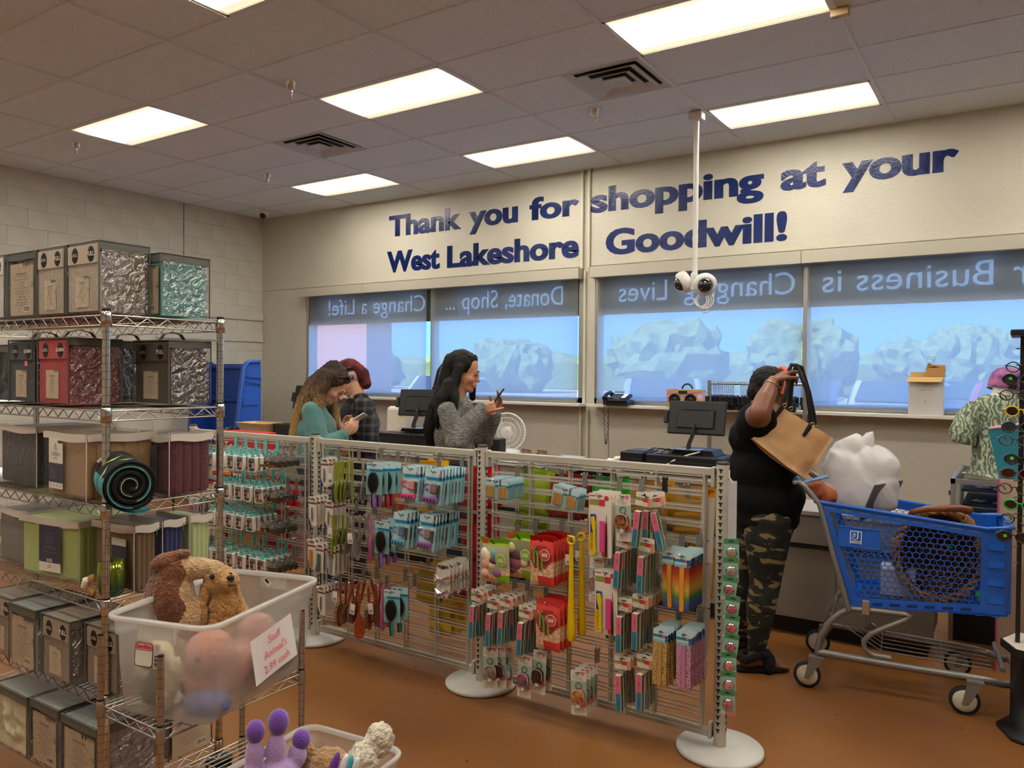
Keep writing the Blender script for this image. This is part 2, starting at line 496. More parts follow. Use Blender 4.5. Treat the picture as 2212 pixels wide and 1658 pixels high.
tag(MB().box((XR + .1, (YF + YB) / 2, ZC / 2), (.2, YB - YF + .4, ZC + .3), M_wall).build('wall_right'), 'cream side wall outside the view', kind='structure')
tag(MB().box(((XL + XR) / 2, YF - .1, ZC / 2), (XR - XL + .4, .2, ZC + .3), M_wall).build('wall_front'), 'cream wall behind the camera', kind='structure')
M_sill = mat('sill_paint', S('d6d1c3'), .35)
tag(MB().box((-5.85, YB - .085, SILL - .01), (4.2, .25, .03), M_sill, None, .004).build('trim_4'), 'painted sill under the left window', kind='structure')
tag(MB().box((-1.25, YB - .085, SILL - .01), (4.85, .25, .03), M_sill, None, .004).build('trim_5'), 'painted sill under the right window', kind='structure')
M_cond = mat('conduit_paint', S('d4cfb9'), .45)
mb = MB()
for x in (-3.835, -3.755):
    mb.tube([(x, YB - .03, 2.64), (x, YB - .03, ZC)], .016, M_cond, 8)
    mb.tube([(x, YB - .03, .05), (x, YB - .03, SILL - .03)], .016, M_cond, 8)
mb.tube([(-3.80, YB - .02, SILL + .0), (-3.80, YB - .02, 2.62)], .014, M_cond, 8)
tag(mb.build('trim_6'), 'cream vertical conduits between the two windows', kind='structure')

# windows
M_glass = film('window_glass', (.92, .95, .95), .3, .03)
M_film = mat('green_window_film', S('2f3d33'), .7)
M_letw = bpy.data.materials.new('white_window_letters'); M_letw.use_nodes = True
_t = M_letw.node_tree; _q = _t.nodes.new('ShaderNodeBsdfTranslucent'); _q.inputs[0].default_value = (.95, .95, .92, 1); _t.links.new(_q.outputs[0], _t.nodes['Material Output'].inputs[0])
M_shade = bpy.data.materials.new('roller_shade'); M_shade.use_nodes = True
nt = M_shade.node_tree
for x in list(nt.nodes): nt.nodes.remove(x)
o = nt.nodes.new('ShaderNodeOutputMaterial'); t1 = nt.nodes.new('ShaderNodeBsdfTransparent'); t1.inputs[0].default_value = (1, 1, 1, 1)
d1 = nt.nodes.new('ShaderNodeBsdfDiffuse'); d1.inputs[0].default_value = (.5, .52, .48, 1)
tl = nt.nodes.new('ShaderNodeBsdfTranslucent'); tl.inputs[0].default_value = (.86, .86, .9, 1)
ma = nt.nodes.new('ShaderNodeMixShader'); ma.inputs[0].default_value = .7
mc = nt.nodes.new('ShaderNodeMixShader'); mc.inputs[0].default_value = .68
nt.links.new(d1.outputs[0], ma.inputs[1]); nt.links.new(tl.outputs[0], ma.inputs[2])
nt.links.new(t1.outputs[0], mc.inputs[1]); nt.links.new(ma.outputs[0], mc.inputs[2]); nt.links.new(mc.outputs[0], o.inputs[0])
tcs = nt.nodes.new('ShaderNodeTexCoord'); wv = nt.nodes.new('ShaderNodeTexNoise'); wv.inputs['Scale'].default_value = 40
mpg = nt.nodes.new('ShaderNodeMapping'); mpg.inputs['Scale'].default_value = (8, 1, 1)
mrg = nt.nodes.new('ShaderNodeMapRange'); mrg.inputs[3].default_value = .69; mrg.inputs[4].default_value = .77
nt.links.new(tcs.outputs['Object'], mpg.inputs[0]); nt.links.new(mpg.outputs[0], wv.inputs[0]); nt.links.new(wv.outputs[0], mrg.inputs[0]); nt.links.new(mrg.outputs[0], mc.inputs[0])
PANES = [[(-7.93, -5.86), (-5.80, -3.88)], [(-3.64, -1.645), (-1.595, 1.15)]]
wid = 0
for (a, b2), panes in zip(WX, PANES):
    wid += 1
    w = thing('window_%d' % wid, None, None); tag(w, 'left window of two panes behind a grey roller shade' if wid == 1 else 'right window of two panes behind a grey roller shade', kind='structure')
    mb = MB()
    for x0, x1 in ((a, panes[0][0]), (panes[0][1], panes[1][0]), (panes[1][1], b2)):
        mb.box(((x0 + x1) / 2, YB + .05, (SILL + HEAD) / 2), (x1 - x0, .09, HEAD - SILL), M_alu)
    mb.box(((a + b2) / 2, YB + .05, SILL + .03), (b2 - a, .09, .06), M_alu)
    mb.box(((a + b2) / 2, YB + .05, HEAD - .02), (b2 - a, .09, .04), M_alu)
    mb.build('frame', w)
    for x0, x1 in panes:
        MB().box(((x0 + x1) / 2, YB + .06, (SILL + HEAD) / 2), (x1 - x0, .008, HEAD - SILL - .1), M_glass).build('pane', w)
# dark film band across the top of the panes with mirrored words cut out, white vinyl behind
BZ0, BZ1 = 2.165, 2.6
def cut_word(s, x, z, w, h):
    """film tile with the mirrored word as a hole; returns its x range"""
    cu = bpy.data.curves.new('word', 'FONT'); cu.body = s; cu.size = 1; cu.offset = .015
    o = bpy.data.objects.new('word', cu); COL.objects.link(o)
    dg = bpy.context.evaluated_depsgraph_get(); dg.update()
    c1 = o.to_curve(dg)
    c2 = bpy.data.curves.new('word', 'CURVE'); c2.dimensions = '2D'
    for sp in c1.splines:
        ns = c2.splines.new('BEZIER'); ns.bezier_points.add(len(sp.bezier_points) - 1); ns.use_cyclic_u = True
        for p, q in zip(ns.bezier_points, sp.bezier_points):
            p.handle_left_type = p.handle_right_type = 'FREE'
            p.co = q.co; p.handle_left = q.handle_left; p.handle_right = q.handle_right
    xs = []; zs = []
    for sp in c2.splines:
        for p in sp.bezier_points: xs.append(p.co.x); zs.append(p.co.y)
    k = w / (max(xs) - min(xs)); cx = (max(xs) + min(xs)) / 2; kz = h / .73
    for sp in c2.splines:
        for p in sp.bezier_points:
            p.handle_left_type = p.handle_right_type = 'FREE'
    for sp in c2.splines:
        for p in sp.bezier_points:
            for at in ('co', 'handle_left', 'handle_right'):
                v = getattr(p, at); setattr(p, at, (-(v.x - cx) * k, v.y * kz + z, 0))
    hw = w / 2 + .02
    sp = c2.splines.new('POLY'); sp.points.add(3); sp.use_cyclic_u = True
    for p, q in zip(sp.points, ((-hw, BZ0), (hw, BZ0), (hw, BZ1), (-hw, BZ1))): p.co = (*q, 0, 1)
    c2.dimensions = '2D'; c2.fill_mode = 'BOTH'; c2.extrude = 0; c2.offset = 0; c2.resolution_u = 4
    o2 = bpy.data.objects.new('word', c2); COL.objects.link(o2); dg.update()
    me = bpy.data.meshes.new_from_object(o2.evaluated_get(bpy.context.evaluated_depsgraph_get()))
    for q in (o, o2): bpy.data.objects.remove(q)
    me.materials.clear(); me.materials.append(M_film); me.name = 'lettered_film'
    return me, x - hw, x + hw
WORDS = [[[('Life!', -7.4, .47), ('a', -7.0, .1), ('Change', -6.42, .84)], [('...', -5.62, .14), ('Shop', -5.2, .5), ('Donate,', -4.48, .74)]],
         [[('Lives', -3.2, .52), ('Changing', -2.25, 1.04)], [('is', -1.42, .16), ('Business', -.72, 1.0), ('Our', .12, .42)]]]
for wi, panes in enumerate(PANES):
    w = bpy.data.objects['window_%d' % (wi + 1)]
    for pi_, (x0, x1) in enumerate(panes):
        cur = x0; fill = MB()
        for s, x, ww in sorted(WORDS[wi][pi_], key=lambda q: q[1]):
            me, a, b = cut_word(s, x, 2.29, ww, .21)
            link('lettered_film', me, w, T(x, YB + .072, 0) @ RX90)
            if a > cur: fill.quad(cur, BZ0, a, BZ1, YB + .072, M_film)
            cur = b
            MB().quad(a, BZ0, b, BZ1, YB + .08, M_letw).build('white_vinyl', w)
        if x1 > cur: fill.quad(cur, BZ0, x1, BZ1, YB + .072, M_film)
        if fill.f: fill.build('plain_film', w)
# roller shades and their cassettes
M_cas = mat('shade_cassette', S('bdb7a6'), .45)
for k, (x0, x1, c0, c1) in enumerate(((-7.87, -5.89, -7.955, -6.86 + .0), (-5.815, -3.87, -6.858, -3.83), (-3.645, -1.64, -3.70, -1.64), (-1.60, 1.15, -1.638, 1.2))):
    n = ['leftmost roller shade, beside the shaded cream wall', 'second roller shade from the left, behind the woman in grey', 'third roller shade, behind the radio', 'rightmost roller shade, behind the white box'][k]
    t = thing('roller_shade', 'grey screen fabric ' + n, 'shade', T(0, 0, 0), 'roller shades on the windows')
    MB().add([(x0, YB - .035, SILL + .03), (x1, YB - .035, SILL + .03), (x1, YB - .035, HEAD - .04), (x0, YB - .035, HEAD - .04)], [(0, 1, 2, 3)], M_shade).build('fabric', t)
    MB().box(((x0 + x1) / 2, YB - .035, SILL + .025), (x1 - x0, .014, .03), M_alu).build('hem_bar', t)
    MB().box(((c0 + c1) / 2, YB - .055, 2.585), (c1 - c0 - .002, .11, .108), M_cas, None, .003).build('cassette', t)

# wall lettering
lw = thing('wall_sign', 'large blue vinyl lettering across the cream wall above the windows', 'sign', T(0, YB - .0135, 0))
def wtext(s, x0, x1, zb, zt, ref):
    """word fitted between x0..x1; zb baseline, zt top of its tall letters"""
    me = text_mesh(s, 1.0, M_navy, bold=.03, ext=.001, align='LEFT', res=4)
    xs = [v.co.x for v in me.vertices]; ys = [v.co.y for v in me.vertices]
    mr = text_mesh(ref, 1.0, M_navy, bold=.03, ext=.001); yr = [v.co.y for v in mr.vertices]
    y0, y1 = min(yr), max(yr)
    mo = text_mesh('o' + s, 1.0, M_navy, bold=.03, ext=.001); bpy.data.meshes.remove(mo)
    k = (x1 - x0) / (max(xs) - min(xs)); kz = (zt - zb) / (y1 - y0); mx = min(xs)
    for v in me.vertices:
        v.co.x = x0 + (v.co.x - mx) * k; v.co.y = zb + (v.co.y - y0) * kz
        v.co.z *= 1
    bpy.data.meshes.remove(mr)
    bm = bmesh.new()
    for dx in (-.007, 0, .007):
        m2 = me.copy(); m2.transform(T(dx, 0, .0001 * dx)); bm.from_mesh(m2); bpy.data.meshes.remove(m2)
    bm.to_mesh(me); bm.free()
    link('lettering', me, lw, RX90)
wtext('Thank', -6.50, -5.41, 3.20, 3.455, 'Th')
wtext('you', -5.29, -4.64, 3.20, 3.455, 'Th')
wtext('for', -4.48, -3.885, 3.20, 3.44, 'Th')
wtext('shopping', -3.735, -2.0, 3.20, 3.455, 'Th')
wtext('at', -1.84, -1.47, 3.20, 3.455, 'Th')
wtext('your', -1.33, -.47, 3.20, 3.455, 'Th')
wtext('West', -6.53, -5.72, 2.765, 3.025, 'Wt')
wtext('Lakeshore', -5.60, -3.885, 2.765, 3.02, 'Lk')
wtext('Goodwill!', -3.565, -1.79, 2.755, 3.02, 'Gl')

# camera pole with two dome cameras
t = thing('ceiling_camera_pole', 'white pole hanging from the ceiling with two round security cameras', 'camera', T(-2.218, 6.02, ZC - .012))
MB().box((0, 0, -.03), (.11, .09, .06), M_white, None, .006).build('bracket', t)
zc = 2.37
MB().tube([(0, 0, -.05), (0, 0, zc - ZC)], .021, M_white, 12).build('pole', t)
hd = MB(); hd.box((0, -.01, zc - ZC - .06), (.05, .05, .14), M_white, None, .006)
hd.build('mount_block', t)
for nm, c, d in (('camera_head', (.1, -.04, zc - ZC - .09), Vector((.35, -.85, -.35))), ('camera_head', (-.1, .0, zc - ZC - .06), Vector((-.75, -.5, -.45)))):
    q = d.normalized().to_track_quat('Z', 'Y').to_matrix().to_4x4()
    h = MB().lathe([(.05, -.06), (.085, -.05), (.092, -.01), (.085, .02), (.07, .03)], M_white, 20, q).build(nm, t, T(*c))
    MB().ell((0, 0, .02), (.062, .062, .055), mat('dome_glass', S('14161a'), .05, coat=1), 16, 10, q).build('dome', h)
mb = MB()
for k in range(4):
    mb.tube(arc((.06 + k * .012, -.02, zc - ZC - .21), .05 + .006 * k, 160 - k * 12, 400, 12, 'xz'), .0055, M_white, 6)
mb.tube([(.1, -.03, zc - ZC - .25), (.13, -.03, zc - ZC - .3), (.08, -.03, zc - ZC - .31)], .006, M_white, 6)
mb.build('cable_loop', t)
# ------------------------------------------------------------------ outside: car park, trees, cars
M_asph = mat('asphalt', S('a2a09c'), .9, var=.08, vscale=.5)
tag(MB().box((-8, 45, -.1), (240, 75, .1), M_asph).build('street'), 'pale car park outside the windows', kind='structure')
M_brick = mat('pink_column', S('c08a80'), .8, bump=.3, bscale=20)
t = MB().box((-9.6, 9.6, 2.2), (1.3, .6, 4.4), M_brick).build('building_column'); tag(t, 'pinkish outdoor column seen through the leftmost shade', 'column')
M_leaf = mat('tree_leaves', S('66804e'), .8, var=.25, vscale=2.5)
M_bark = mat('tree_bark', S('4a3a2c'), .9)
def tree(x, y, h, w, lab, seed):
    rg = random.Random(seed)
    t = thing('tree', lab, 'tree', T(x, y, 0), 'trees beyond the car park')
    MB().tube([(0, 0, 0), (.1, .05, h * .3), (0, 0, h * .6)], .2, M_bark, 8, rad=[.28, .2, .12]).build('trunk', t)
    mb = MB()
    for k in range(11):
        a = rg.uniform(0, 2 * PI); q = rg.uniform(0, .75) * w / 2; zz = h * rg.uniform(.5, .85)
        bm = bmesh.new(); bmesh.ops.create_icosphere(bm, subdivisions=3, radius=1)
        r = w * rg.uniform(.2, .3); c = Vector((math.cos(a) * q, math.sin(a) * q, zz))
        for v in bm.verts:
            n = noise.noise(v.co * 3.2 + Vector((k, seed, 0))) * .3 + noise.noise(v.co * 9 + Vector((k, seed, 0))) * .35
            v.co = c + v.co * r * (1 + n) * 1.0
        mb.bm(bm, M_leaf, None, False)
    mb.build('crown', t)
hd = MB(); xs_ = [-95 + 1.6 * i for i in range(80)]
hd.rings([[(x, 70 + 1.5 * q + .6 * noise.noise(Vector((x * .4, q, 1))), (0, 2.6, 3.5, 3.2, 0)[j] * (1 + .28 * noise.noise(Vector((x * .35, j, 0))) + .15 * noise.noise(Vector((x * 1.3, j, 4))))) for j, q in enumerate((-1, -1.1, -.2, .8, 1))] for x in xs_], M_leaf, None, False, closed=False)
tag(hd.build('haze_hedge'), 'long pale green leafy row added for the low haze past the car park', 'haze_hedge')  # added leafy row, stands in for the low haze beneath the trees
k = 0
for x, y, h, w, lab in ((-24, 36, 6.2, 9, 'rounded tree behind the shades left of the mullion'), (-16, 40, 8.2, 11, 'broad tree seen through the second shade'),
                        (-36, 38, 5.5, 9, 'low tree far left beyond the car park'), (-10.5, 42, 6.2, 8, 'low tree between the two windows'),
                        (-9, 40, 8.0, 10, 'tall tree seen through the third shade'), (-4.5, 44, 6.2, 8, 'low tree right of the tall one'),
                        (-1.5, 38, 7.6, 9, 'round tree seen through the rightmost shade, left part'), (4.6, 32, 8.6, 12, 'tallest tree, at the right end of the rightmost shade'),
                        (9, 40, 8.0, 10, 'tree outside the view on the right'), (-46, 44, 7, 12, 'tree far left outside the view')):
    k += 1; tree(x * 1.5, y * 1.5, h * .5, w * .8, lab, k)
M_tyre = mat('tyre_rubber', S('191919'), .8)
def car(x, y, rz, col, lab):
    t = thing('car', lab, 'car', T(x, y, 0) @ rotz(rz), 'cars parked outside the windows')
    mc = mat('car_paint_' + col, S(col), .18, .2, coat=1)
    prof = [(-2.2, .35), (-2.25, .75), (-1.9, .92), (-1.3, .98), (-.7, 1.42), (.5, 1.46), (1.25, 1.0), (2.0, .9), (2.25, .7), (2.2, .35)]
    rs = []
    for yy, sc in ((-.86, .93), (-.8, 1), (.8, 1), (.86, .93)):
        rs.append([(px * sc, yy, .35 + (pz - .35) * (sc if pz > .98 else 1)) for px, pz in prof])
    MB().rings(rs, mc, None, False).build('body', t)
    mg = mat('car_glass', S('20262c'), .05, coat=1)
    for s in (-1, 1):
        MB().prism([(-1.2, 1.0), (-.66, 1.36), (.45, 1.39), (1.1, 1.02)], mg, .02, T(0, s * .85 - .01, 0)).build('side_window', t)
    MB().add([(1.24, -.7, 1.03), (1.24, .7, 1.03), (.56, .68, 1.44), (.56, -.68, 1.44)], [(0, 1, 2, 3)], mg, T(.02, 0, .02)).build('windscreen', t)
    for sx in (-1.4, 1.4):
        for s in (-1, 1):
            MB().lathe([(.2, -.1), (.33, -.1), (.33, .1), (.2, .1)], M_tyre, 16, T(sx, s * .8, .33) @ Matrix.Rotation(PI / 2, 4, 'X')).build('wheel', t)
    for s in (-1, 1):
        MB().ell((2.2, s * .6, .68), (.06, .14, .09), mat('glint_lamp', (1, .98, .95), .1, emit=30), 10, 6).build('glint_headlamp', t)  # lamps made to glow in place of sun glints on the cars
car(-7.0, 17, -1.2, '9aa3ad', 'silver car outside, behind the woman in grey')
car(-13.6, 17.5, -1.3, 'd8d8d8', 'white car outside, behind the guitar case')
car(-4.1, 17.5, -1.45, '3a4a78', 'dark blue car outside, behind the telephone')
car(-2.2, 18.5, -1.6, 'b8bcc4', 'silver car outside, behind the radio')
car(.15, 17, -1.75, 'a02848', 'dark red car outside, behind the white box')
car(-.9, 22, -1.6, '6f7f9a', 'grey blue car outside, behind the handbag')
car(2.8, 18, -1.8, 'c8c8c8', 'pale car outside, behind the mannequin')
# ------------------------------------------------------------------ grid wall display rack
M_rack = mat('rack_paint', S('b5ae9f'), .42)
M_base = mat('rack_base', S('c9c6be'), .5, var=.05, vscale=12)
M_slot = mat('slot_dark', S('1a1917'), .8)
GYP = 3.17
PX = [-4.62, -3.448, -2.256, -1.037]
rack = thing('display_rack', 'long grey wire grid display rack on round white bases', 'rack', T(0, GYP, 0))
slot_mesh = None
for k, x in enumerate(PX):
    MB().lathe([(.026, .02), (.026, 1.19), (.024, 1.196)], M_rack, 20, None, True, True).build('post', rack, T(x, 0, 0))
    MB().lathe([(.0265, 1.19), (.0265, 1.197), (.02, 1.201)], M_black, 20).build('post_cap', rack, T(x, 0, 0))
    MB().lathe([(.17, 0), (.178, .006), (.178, .016), (.172, .022), (.03, .024)], M_base, 48).build('base', rack, T(x, 0, 0))
    mb = MB()
    for ang in (-90, 0):
        a = math.radians(ang)
        for q in range(40 if k else 4):
            z = 1.165 - q * .0275
            R = T(x, 0, z) @ rotz(a + PI / 2)
            mb.add([(-.0085, -.0266, .008), (.0085, -.0266, .008), (.0085, -.0266, .004), (.0035, -.0269, -.001), (.0035, -.0269, -.009), (-.0035, -.0269, -.009), (-.0035, -.0269, -.001), (-.0085, -.0266, .004)], [(0, 1, 2, 3, 4, 5, 6, 7)], M_slot, R)
    s = mb.build('slot_row', rack); s['kind'] = 'stuff'
PAIRS = [1.137 - .0655 * i for i in range(17)]
for k in range(3):
    x0, x1 = PX[k] + .03, PX[k + 1] - .03
    MB().box(((x0 + x1) / 2, 0, 1.156), (x1 - x0, .028, .032), M_rack, None, .003).build('top_rail', rack)
    MB().box(((x0 + x1) / 2, 0, .068), (x1 - x0, .028, .034), M_rack, None, .003).build('bottom_rail', rack)
    for s in (x0 + .008, x1 - .008):
        MB().box((s, -.002, 1.135), (.016, .034, .085), M_rack, None, .003).build('bracket', rack)
        MB().box((s, -.002, .08), (.016, .034, .07), M_rack, None, .003).build('bracket', rack)
    g0, g1 = x0 + .045, x1 - .045
    mb = MB()
    for z in PAIRS:
        for dz in (0, -.0165):
            for y in (-.02, .02):
                mb.box(((g0 + g1) / 2, y, z + dz), (g1 - g0, .005, .005), M_rack)
    o = mb.build('grid_wires', rack); o['kind'] = 'stuff'
    n = 5
    for q in range(n + 1):
        x = g0 + (g1 - g0) * q / n
        mb = MB()
        for y in ((-.013, .013) if 0 < q < n else (-.014, .014)):
            mb.box((x, y, .61), (.008 if 0 < q < n else .01, .008, 1.07), M_rack)
        mb.build('upright_bar', rack)

M_hook = mat('hook_chrome', (.62, .61, .58), .2, 1.0)
M_hookb = mat('hook_black', S('15120f'), .4)
M_clipg = mat('hook_clip_grey', S('8f8b83'), .35, .5)
hook_cache = {}
def hook(x, z, L, place, front=True, m=None, tag_m=None):
    m = m or M_hook
    key = (round(L, 3), front, m.name, tag_m.name if tag_m else '')
    s = -1 if front else 1
    if key not in hook_cache:
        a = MB(); a.tube([(0, s * -.003, 0), (0, s * L * .5, -.004), (0, s * L, 0), (0, s * (L + .018), .02)], .0026, m, 6)
        b = MB(); b.box((0, s * .003, .03), (.024, .004, .062), tag_m or M_clipg)
        b.tube([(-.008, s * .002, .06), (-.008, s * -.008, .066), (-.008, s * -.01, .05)], .0022, m, 5)
        b.tube([(.008, s * .002, .06), (.008, s * -.008, .066), (.008, s * -.01, .05)], .0022, m, 5)
        hook_cache[key] = (a.mesh('rod'), b.mesh('back_clip'))
    t = thing('display_hook', place, 'hook', T(x, GYP + s * .026, z), 'display hooks on the wire rack')
    link('rod', hook_cache[key][0], t); link('back_clip', hook_cache[key][1], t)
ORD = ['front', 'second', 'third', 'fourth', 'fifth', 'sixth', 'seventh', 'eighth', 'ninth', 'tenth', 'eleventh', 'twelfth']
PROTO = {}
def proto(key, fn, *a):
    """build a product once, then hand out copies"""
    if key not in PROTO:
        PROTO[key] = [fn(*a), 0]
    return PROTO[key]
def put(key, fn, args, M, label, group, cat):
    p = proto(key, fn, *args)
    if p[1] == 0:
        o = p[0]; o.matrix_world = M; p[1] = 1
        tag(o, label, cat, group)
        return o
    return copy_tree(p[0], M, label, group)
rs = random.Random(11)
def stack(key, fn, args, x, z, n, desc, place, group, cat, yf=2.965, dy=.018, tilt=0.0, yaw=0.0, jit=.03, front=True, tops=None, hk=True, hm=None, htag=None, roll=0.0, dx=0):
    for i in range(n):
        s = 1 if front else -1
        y = yf + s * dy * i
        M = T(x + rs.uniform(-.002, .002) + dx * i, y, z) @ rotz((0 if front else PI) + yaw + rs.uniform(-jit, jit)) @ Matrix.Rotation(-tilt + rs.uniform(-.02, .02), 4, 'X') @ Matrix.Rotation(roll + rs.uniform(-jit, jit), 4, 'Y')
        lab = '%s, %s' % (desc, place) if n == 1 else '%s, %s of %d %s' % (desc, ORD[i] if i else 'front one', n, place)
        put(key, fn, args, M, lab, group, cat)
    if hk:
        L = abs(GYP - .026 - yf) + .012 if front else abs(yf - GYP - .026) + .012
        hook(x, z - .004, L, 'hook with the %s, %s' % (' '.join(desc.split()[:6]), place), front, hm, htag)

M_cardw = mat('card_white', S('e6dfd0'), .45)
M_cardt = mat('card_teal', S('8dc3c9'), .35)
M_cardlb = mat('card_pale_blue', S('c4dfe3'), .35)
M_blue = mat('card_blue', S('1583ad'), .35)
M_dkblue = mat('card_dark_blue', S('1d3d7a'), .35)
M_olive = mat('print_olive', S('93974a'), .5)
M_redp = mat('print_red', S('cf3b4a'), .5)
M_sal = mat('print_salmon', S('ef7a70'), .5)
M_skinp = mat('print_skin', S('d99a78'), .5)
M_ink = mat('print_ink', S('2a2622'), .6)
M_inkg = mat('print_grey', S('8d867a'), .6)
M_blist = film('blister_plastic', (.97, .98, .98), .5, .06)
def cardmesh(w, h, m, bands=(), hole=True, th=.0014, top=.014):
    mb = MB()
    mb.prism(rrect(w, h, min(.006, w * .1), 3, 0, top - h / 2), m, th)
    for b in bands:
        x0, x1, z0, z1, mm = b[:5]
        mb.quad(x0 * w, top - z0 * h, x1 * w, top - z1 * h, -.0004 - (b[5] if len(b) > 5 else 0), mm)
        f = mb.f[-1]; mb.f[-1] = (f[3], f[2], f[1], f[0])
    if hole:
        mb.quad(-.012, .0, .012, .0035, -.0006, M_slot)
        mb.quad(-.003, .002, .003, .007, -.0006, M_slot)
    return mb
def textlines(mb, x0, x1, z0, n, dz, m, rg, y=-.0005, t=.0016):
    for i in range(n):
        a = rg.uniform(0, .25); b = rg.uniform(.7, 1)
        mb.quad(x0 + (x1 - x0) * a, z0 - dz * i - t, x0 + (x1 - x0) * b, z0 - dz * i, y, m)

def wood_pack():
    t = thing('emery_pack', None, None)
    w, h = .13, .095
    cardmesh(w, h, M_cardt, [(-.5, .5, 0, .3, M_cardlb), (-.47, -.2, .06, .16, M_blue), (.12, .2, 0, .3, M_dkblue), (-.06, .5, .28, .4, M_blue)]).build('card', t)
    mw = mat('emery_tan', S('b98a4c'), .8, bump=.3, bscale=300)
    for s in (-1, 1):
        for k in range(5):
            MB().box((s * .034 + (k - 2) * .0092, -.004, -.045), (.0085, .006 + .001 * (k % 2), .052), mw, None, .001).build('emery_board', t)
    return t
def pouch_body(w, h, d, m, nx=14, nz=18, wob=.004, seed=1, mats=None):
    """pillow bag; origin at the hang hole; mats(u,v)->material index chooses print"""
    vs = []; fs = []; mis = []
    mb = MB()
    for side in (-1, 1):
        g = []
        for j in range(nz + 1):
            v = j / nz; z = .018 - v * h
            row = []
            for i in range(nx + 1):
                u = i / nx; x = (u - .5) * w * (1 + .02 * math.sin(v * 9 + seed))
                e = max(0, (1 - (2 * u - 1) ** 4)) * max(0, min(1, (v - .1) * 4)) * max(0, min(1, (1 - v) * 6))
                y = side * (d / 2) * e ** .7 + wob * noise.noise(Vector((x * 30, z * 30, seed + side))) * (e > 0)
                row.append((x, y, z + wob * .5 * math.sin(u * 7 + seed)))
            g.append(row)
        base = [p for r in g for p in r]
        groups = {}
        for j in range(nz):
            for i in range(nx):
                q = (j * (nx + 1) + i, j * (nx + 1) + i + 1, (j + 1) * (nx + 1) + i + 1, (j + 1) * (nx + 1) + i)
                if side > 0: q = q[::-1]
                mm = mats((i + .5) / nx, (j + .5) / nz) if (mats and side < 0) else m
                groups.setdefault(mm.name, (mm, []))[1].append(q)
        for mm, qs in groups.values(): mb.add(base, qs, mm, None, True)
    return mb
M_green = mat('pouch_green', S('8fc021'), .25)
M_greend = mat('pouch_green_dark', S('6f8f3c'), .3)
M_coral = mat('pouch_coral', S('d9433f'), .28)
M_maroon = mat('pouch_maroon', S('9c3434'), .3)
M_dots = mat('pouch_dotted', S('e7d6b6'), .35, col2=S('d78a5a'), vscale=70)
M_lime = mat('badge_lime', S('8cbf3a'), .4)
def badge(t, r, x, z, y, ring, fill, s='365'):
    MB().lathe([(r, 0), (r, .0015)], ring, 20, T(x, y, z) @ RX90).build('badge', t)
    MB().lathe([(r * .9, .0015), (r * .9, .0022)], fill, 20, T(x, y, z) @ RX90).build('badge_face', t)
    text(s, r * .8, M_cardw, t, T(x, y - .0026, z), 'lettering', bold=.001, ext=.0002, res=2)
def green_pouch(kind):
    t = thing('sponge_pouch', None, None)
    def mm(u, v):
        if v < .16: return M_green
        if v > .7 and (u > .62 and v > .82): return M_green
        if v > .66 + .2 * (1 - u): return M_dots
        return mat('pouch_clear', S('8d8a6a'), .2) if kind else mat('pouch_clear_light', S('b0ac84'), .2)
    pouch_body(.16, .205, .035, M_green, mats=mm, seed=2 + kind, nx=16, nz=20).build('bag', t)
    cols = (['efe6da', 'f3dcb4', '6fb9b4', 'e8a694', 'eab0a0', 'f0c9a0', '8d6a92', '5e3a52'] if not kind else ['e9cf9a', '6b4656', '9a5a6e', 'd9c4a8', '7a4a5c'])
    pos = ([(-.048, -.055, .02, .028), (-.03, -.07, .016, .03), (.004, -.05, .012, .022), (-.04, -.1, .022, .022), (-.045, -.145, .024, .02), (-.008, -.105, .02, .016), (.02, -.135, .026, .02), (.0, -.085, .02, .016)] if not kind else
           [(-.04, -.05, .022, .026), (-.015, -.08, .034, .026), (-.02, -.12, .036, .03), (.03, -.11, .02, .02), (-.03, -.15, .022, .016)])
    for c, (x, z, a, b) in zip(cols, pos):
        MB().ell((x, -.016, z), (a, .009, b), mat('sponge_' + c, S(c), .7), 14, 8).build('sponge', t)
    MB().box((-.05, -.004, .004), (.03, .002, .022), M_coral).build('price_flag', t)
    badge(t, .028, .045 if not kind else .04, -.075, -.021, M_cardw, M_lime)
    return t
def red_pouch():
    t = thing('razor_pouch', None, None)
    def mm(u, v):
        if v < .2: return M_coral
        e = ((u - .5) / .42) ** 2 + ((v - .42) / .26) ** 2
        if e < 1: return M_maroon
        if v > .78 and u > .4: return M_coral
        if v > .52: return M_dots
        return M_coral
    pouch_body(.125, .22, .03, M_coral, mats=mm, seed=4, nx=16, nz=20).build('bag', t)
    mg = mat('razor_green', S('7fb34a'), .35)
    for x, z0 in ((-.03, -.05), (-.01, -.07), (.012, -.085)):
        b = MB(); b.tube([(x, -.017, z0 - .055), (x, -.0185, z0)], .0045, mg, 8)
        b.tube([(x - .012, -.018, z0 + .022), (x, -.019, z0), (x + .012, -.018, z0 + .022)], .003, mg, 6)
        b.build('razor', t)
    badge(t, .026, .026, -.062, -.0185, M_cardw, M_coral)
    return t
M_yel = mat('yellow_plastic', S('e8c50c'), .3)
M_tagw = mat('tag_white', S('e9e4d8'), .5)
M_bar = mat('barcode_ink', S('1e1c1a'), .6)
def tagmesh(w, h):
    mb = MB(); mb.prism(rrect(w, h, .003, 2), M_tagw, .0006)
    rg = random.Random(2); x = -w * .3
    while x < w * .3:
        k = rg.uniform(.0008, .002); mb.quad(x, -h * .4, x + k, -h * .1, -.0004, M_bar); x += k + rg.uniform(.001, .002)
    return mb
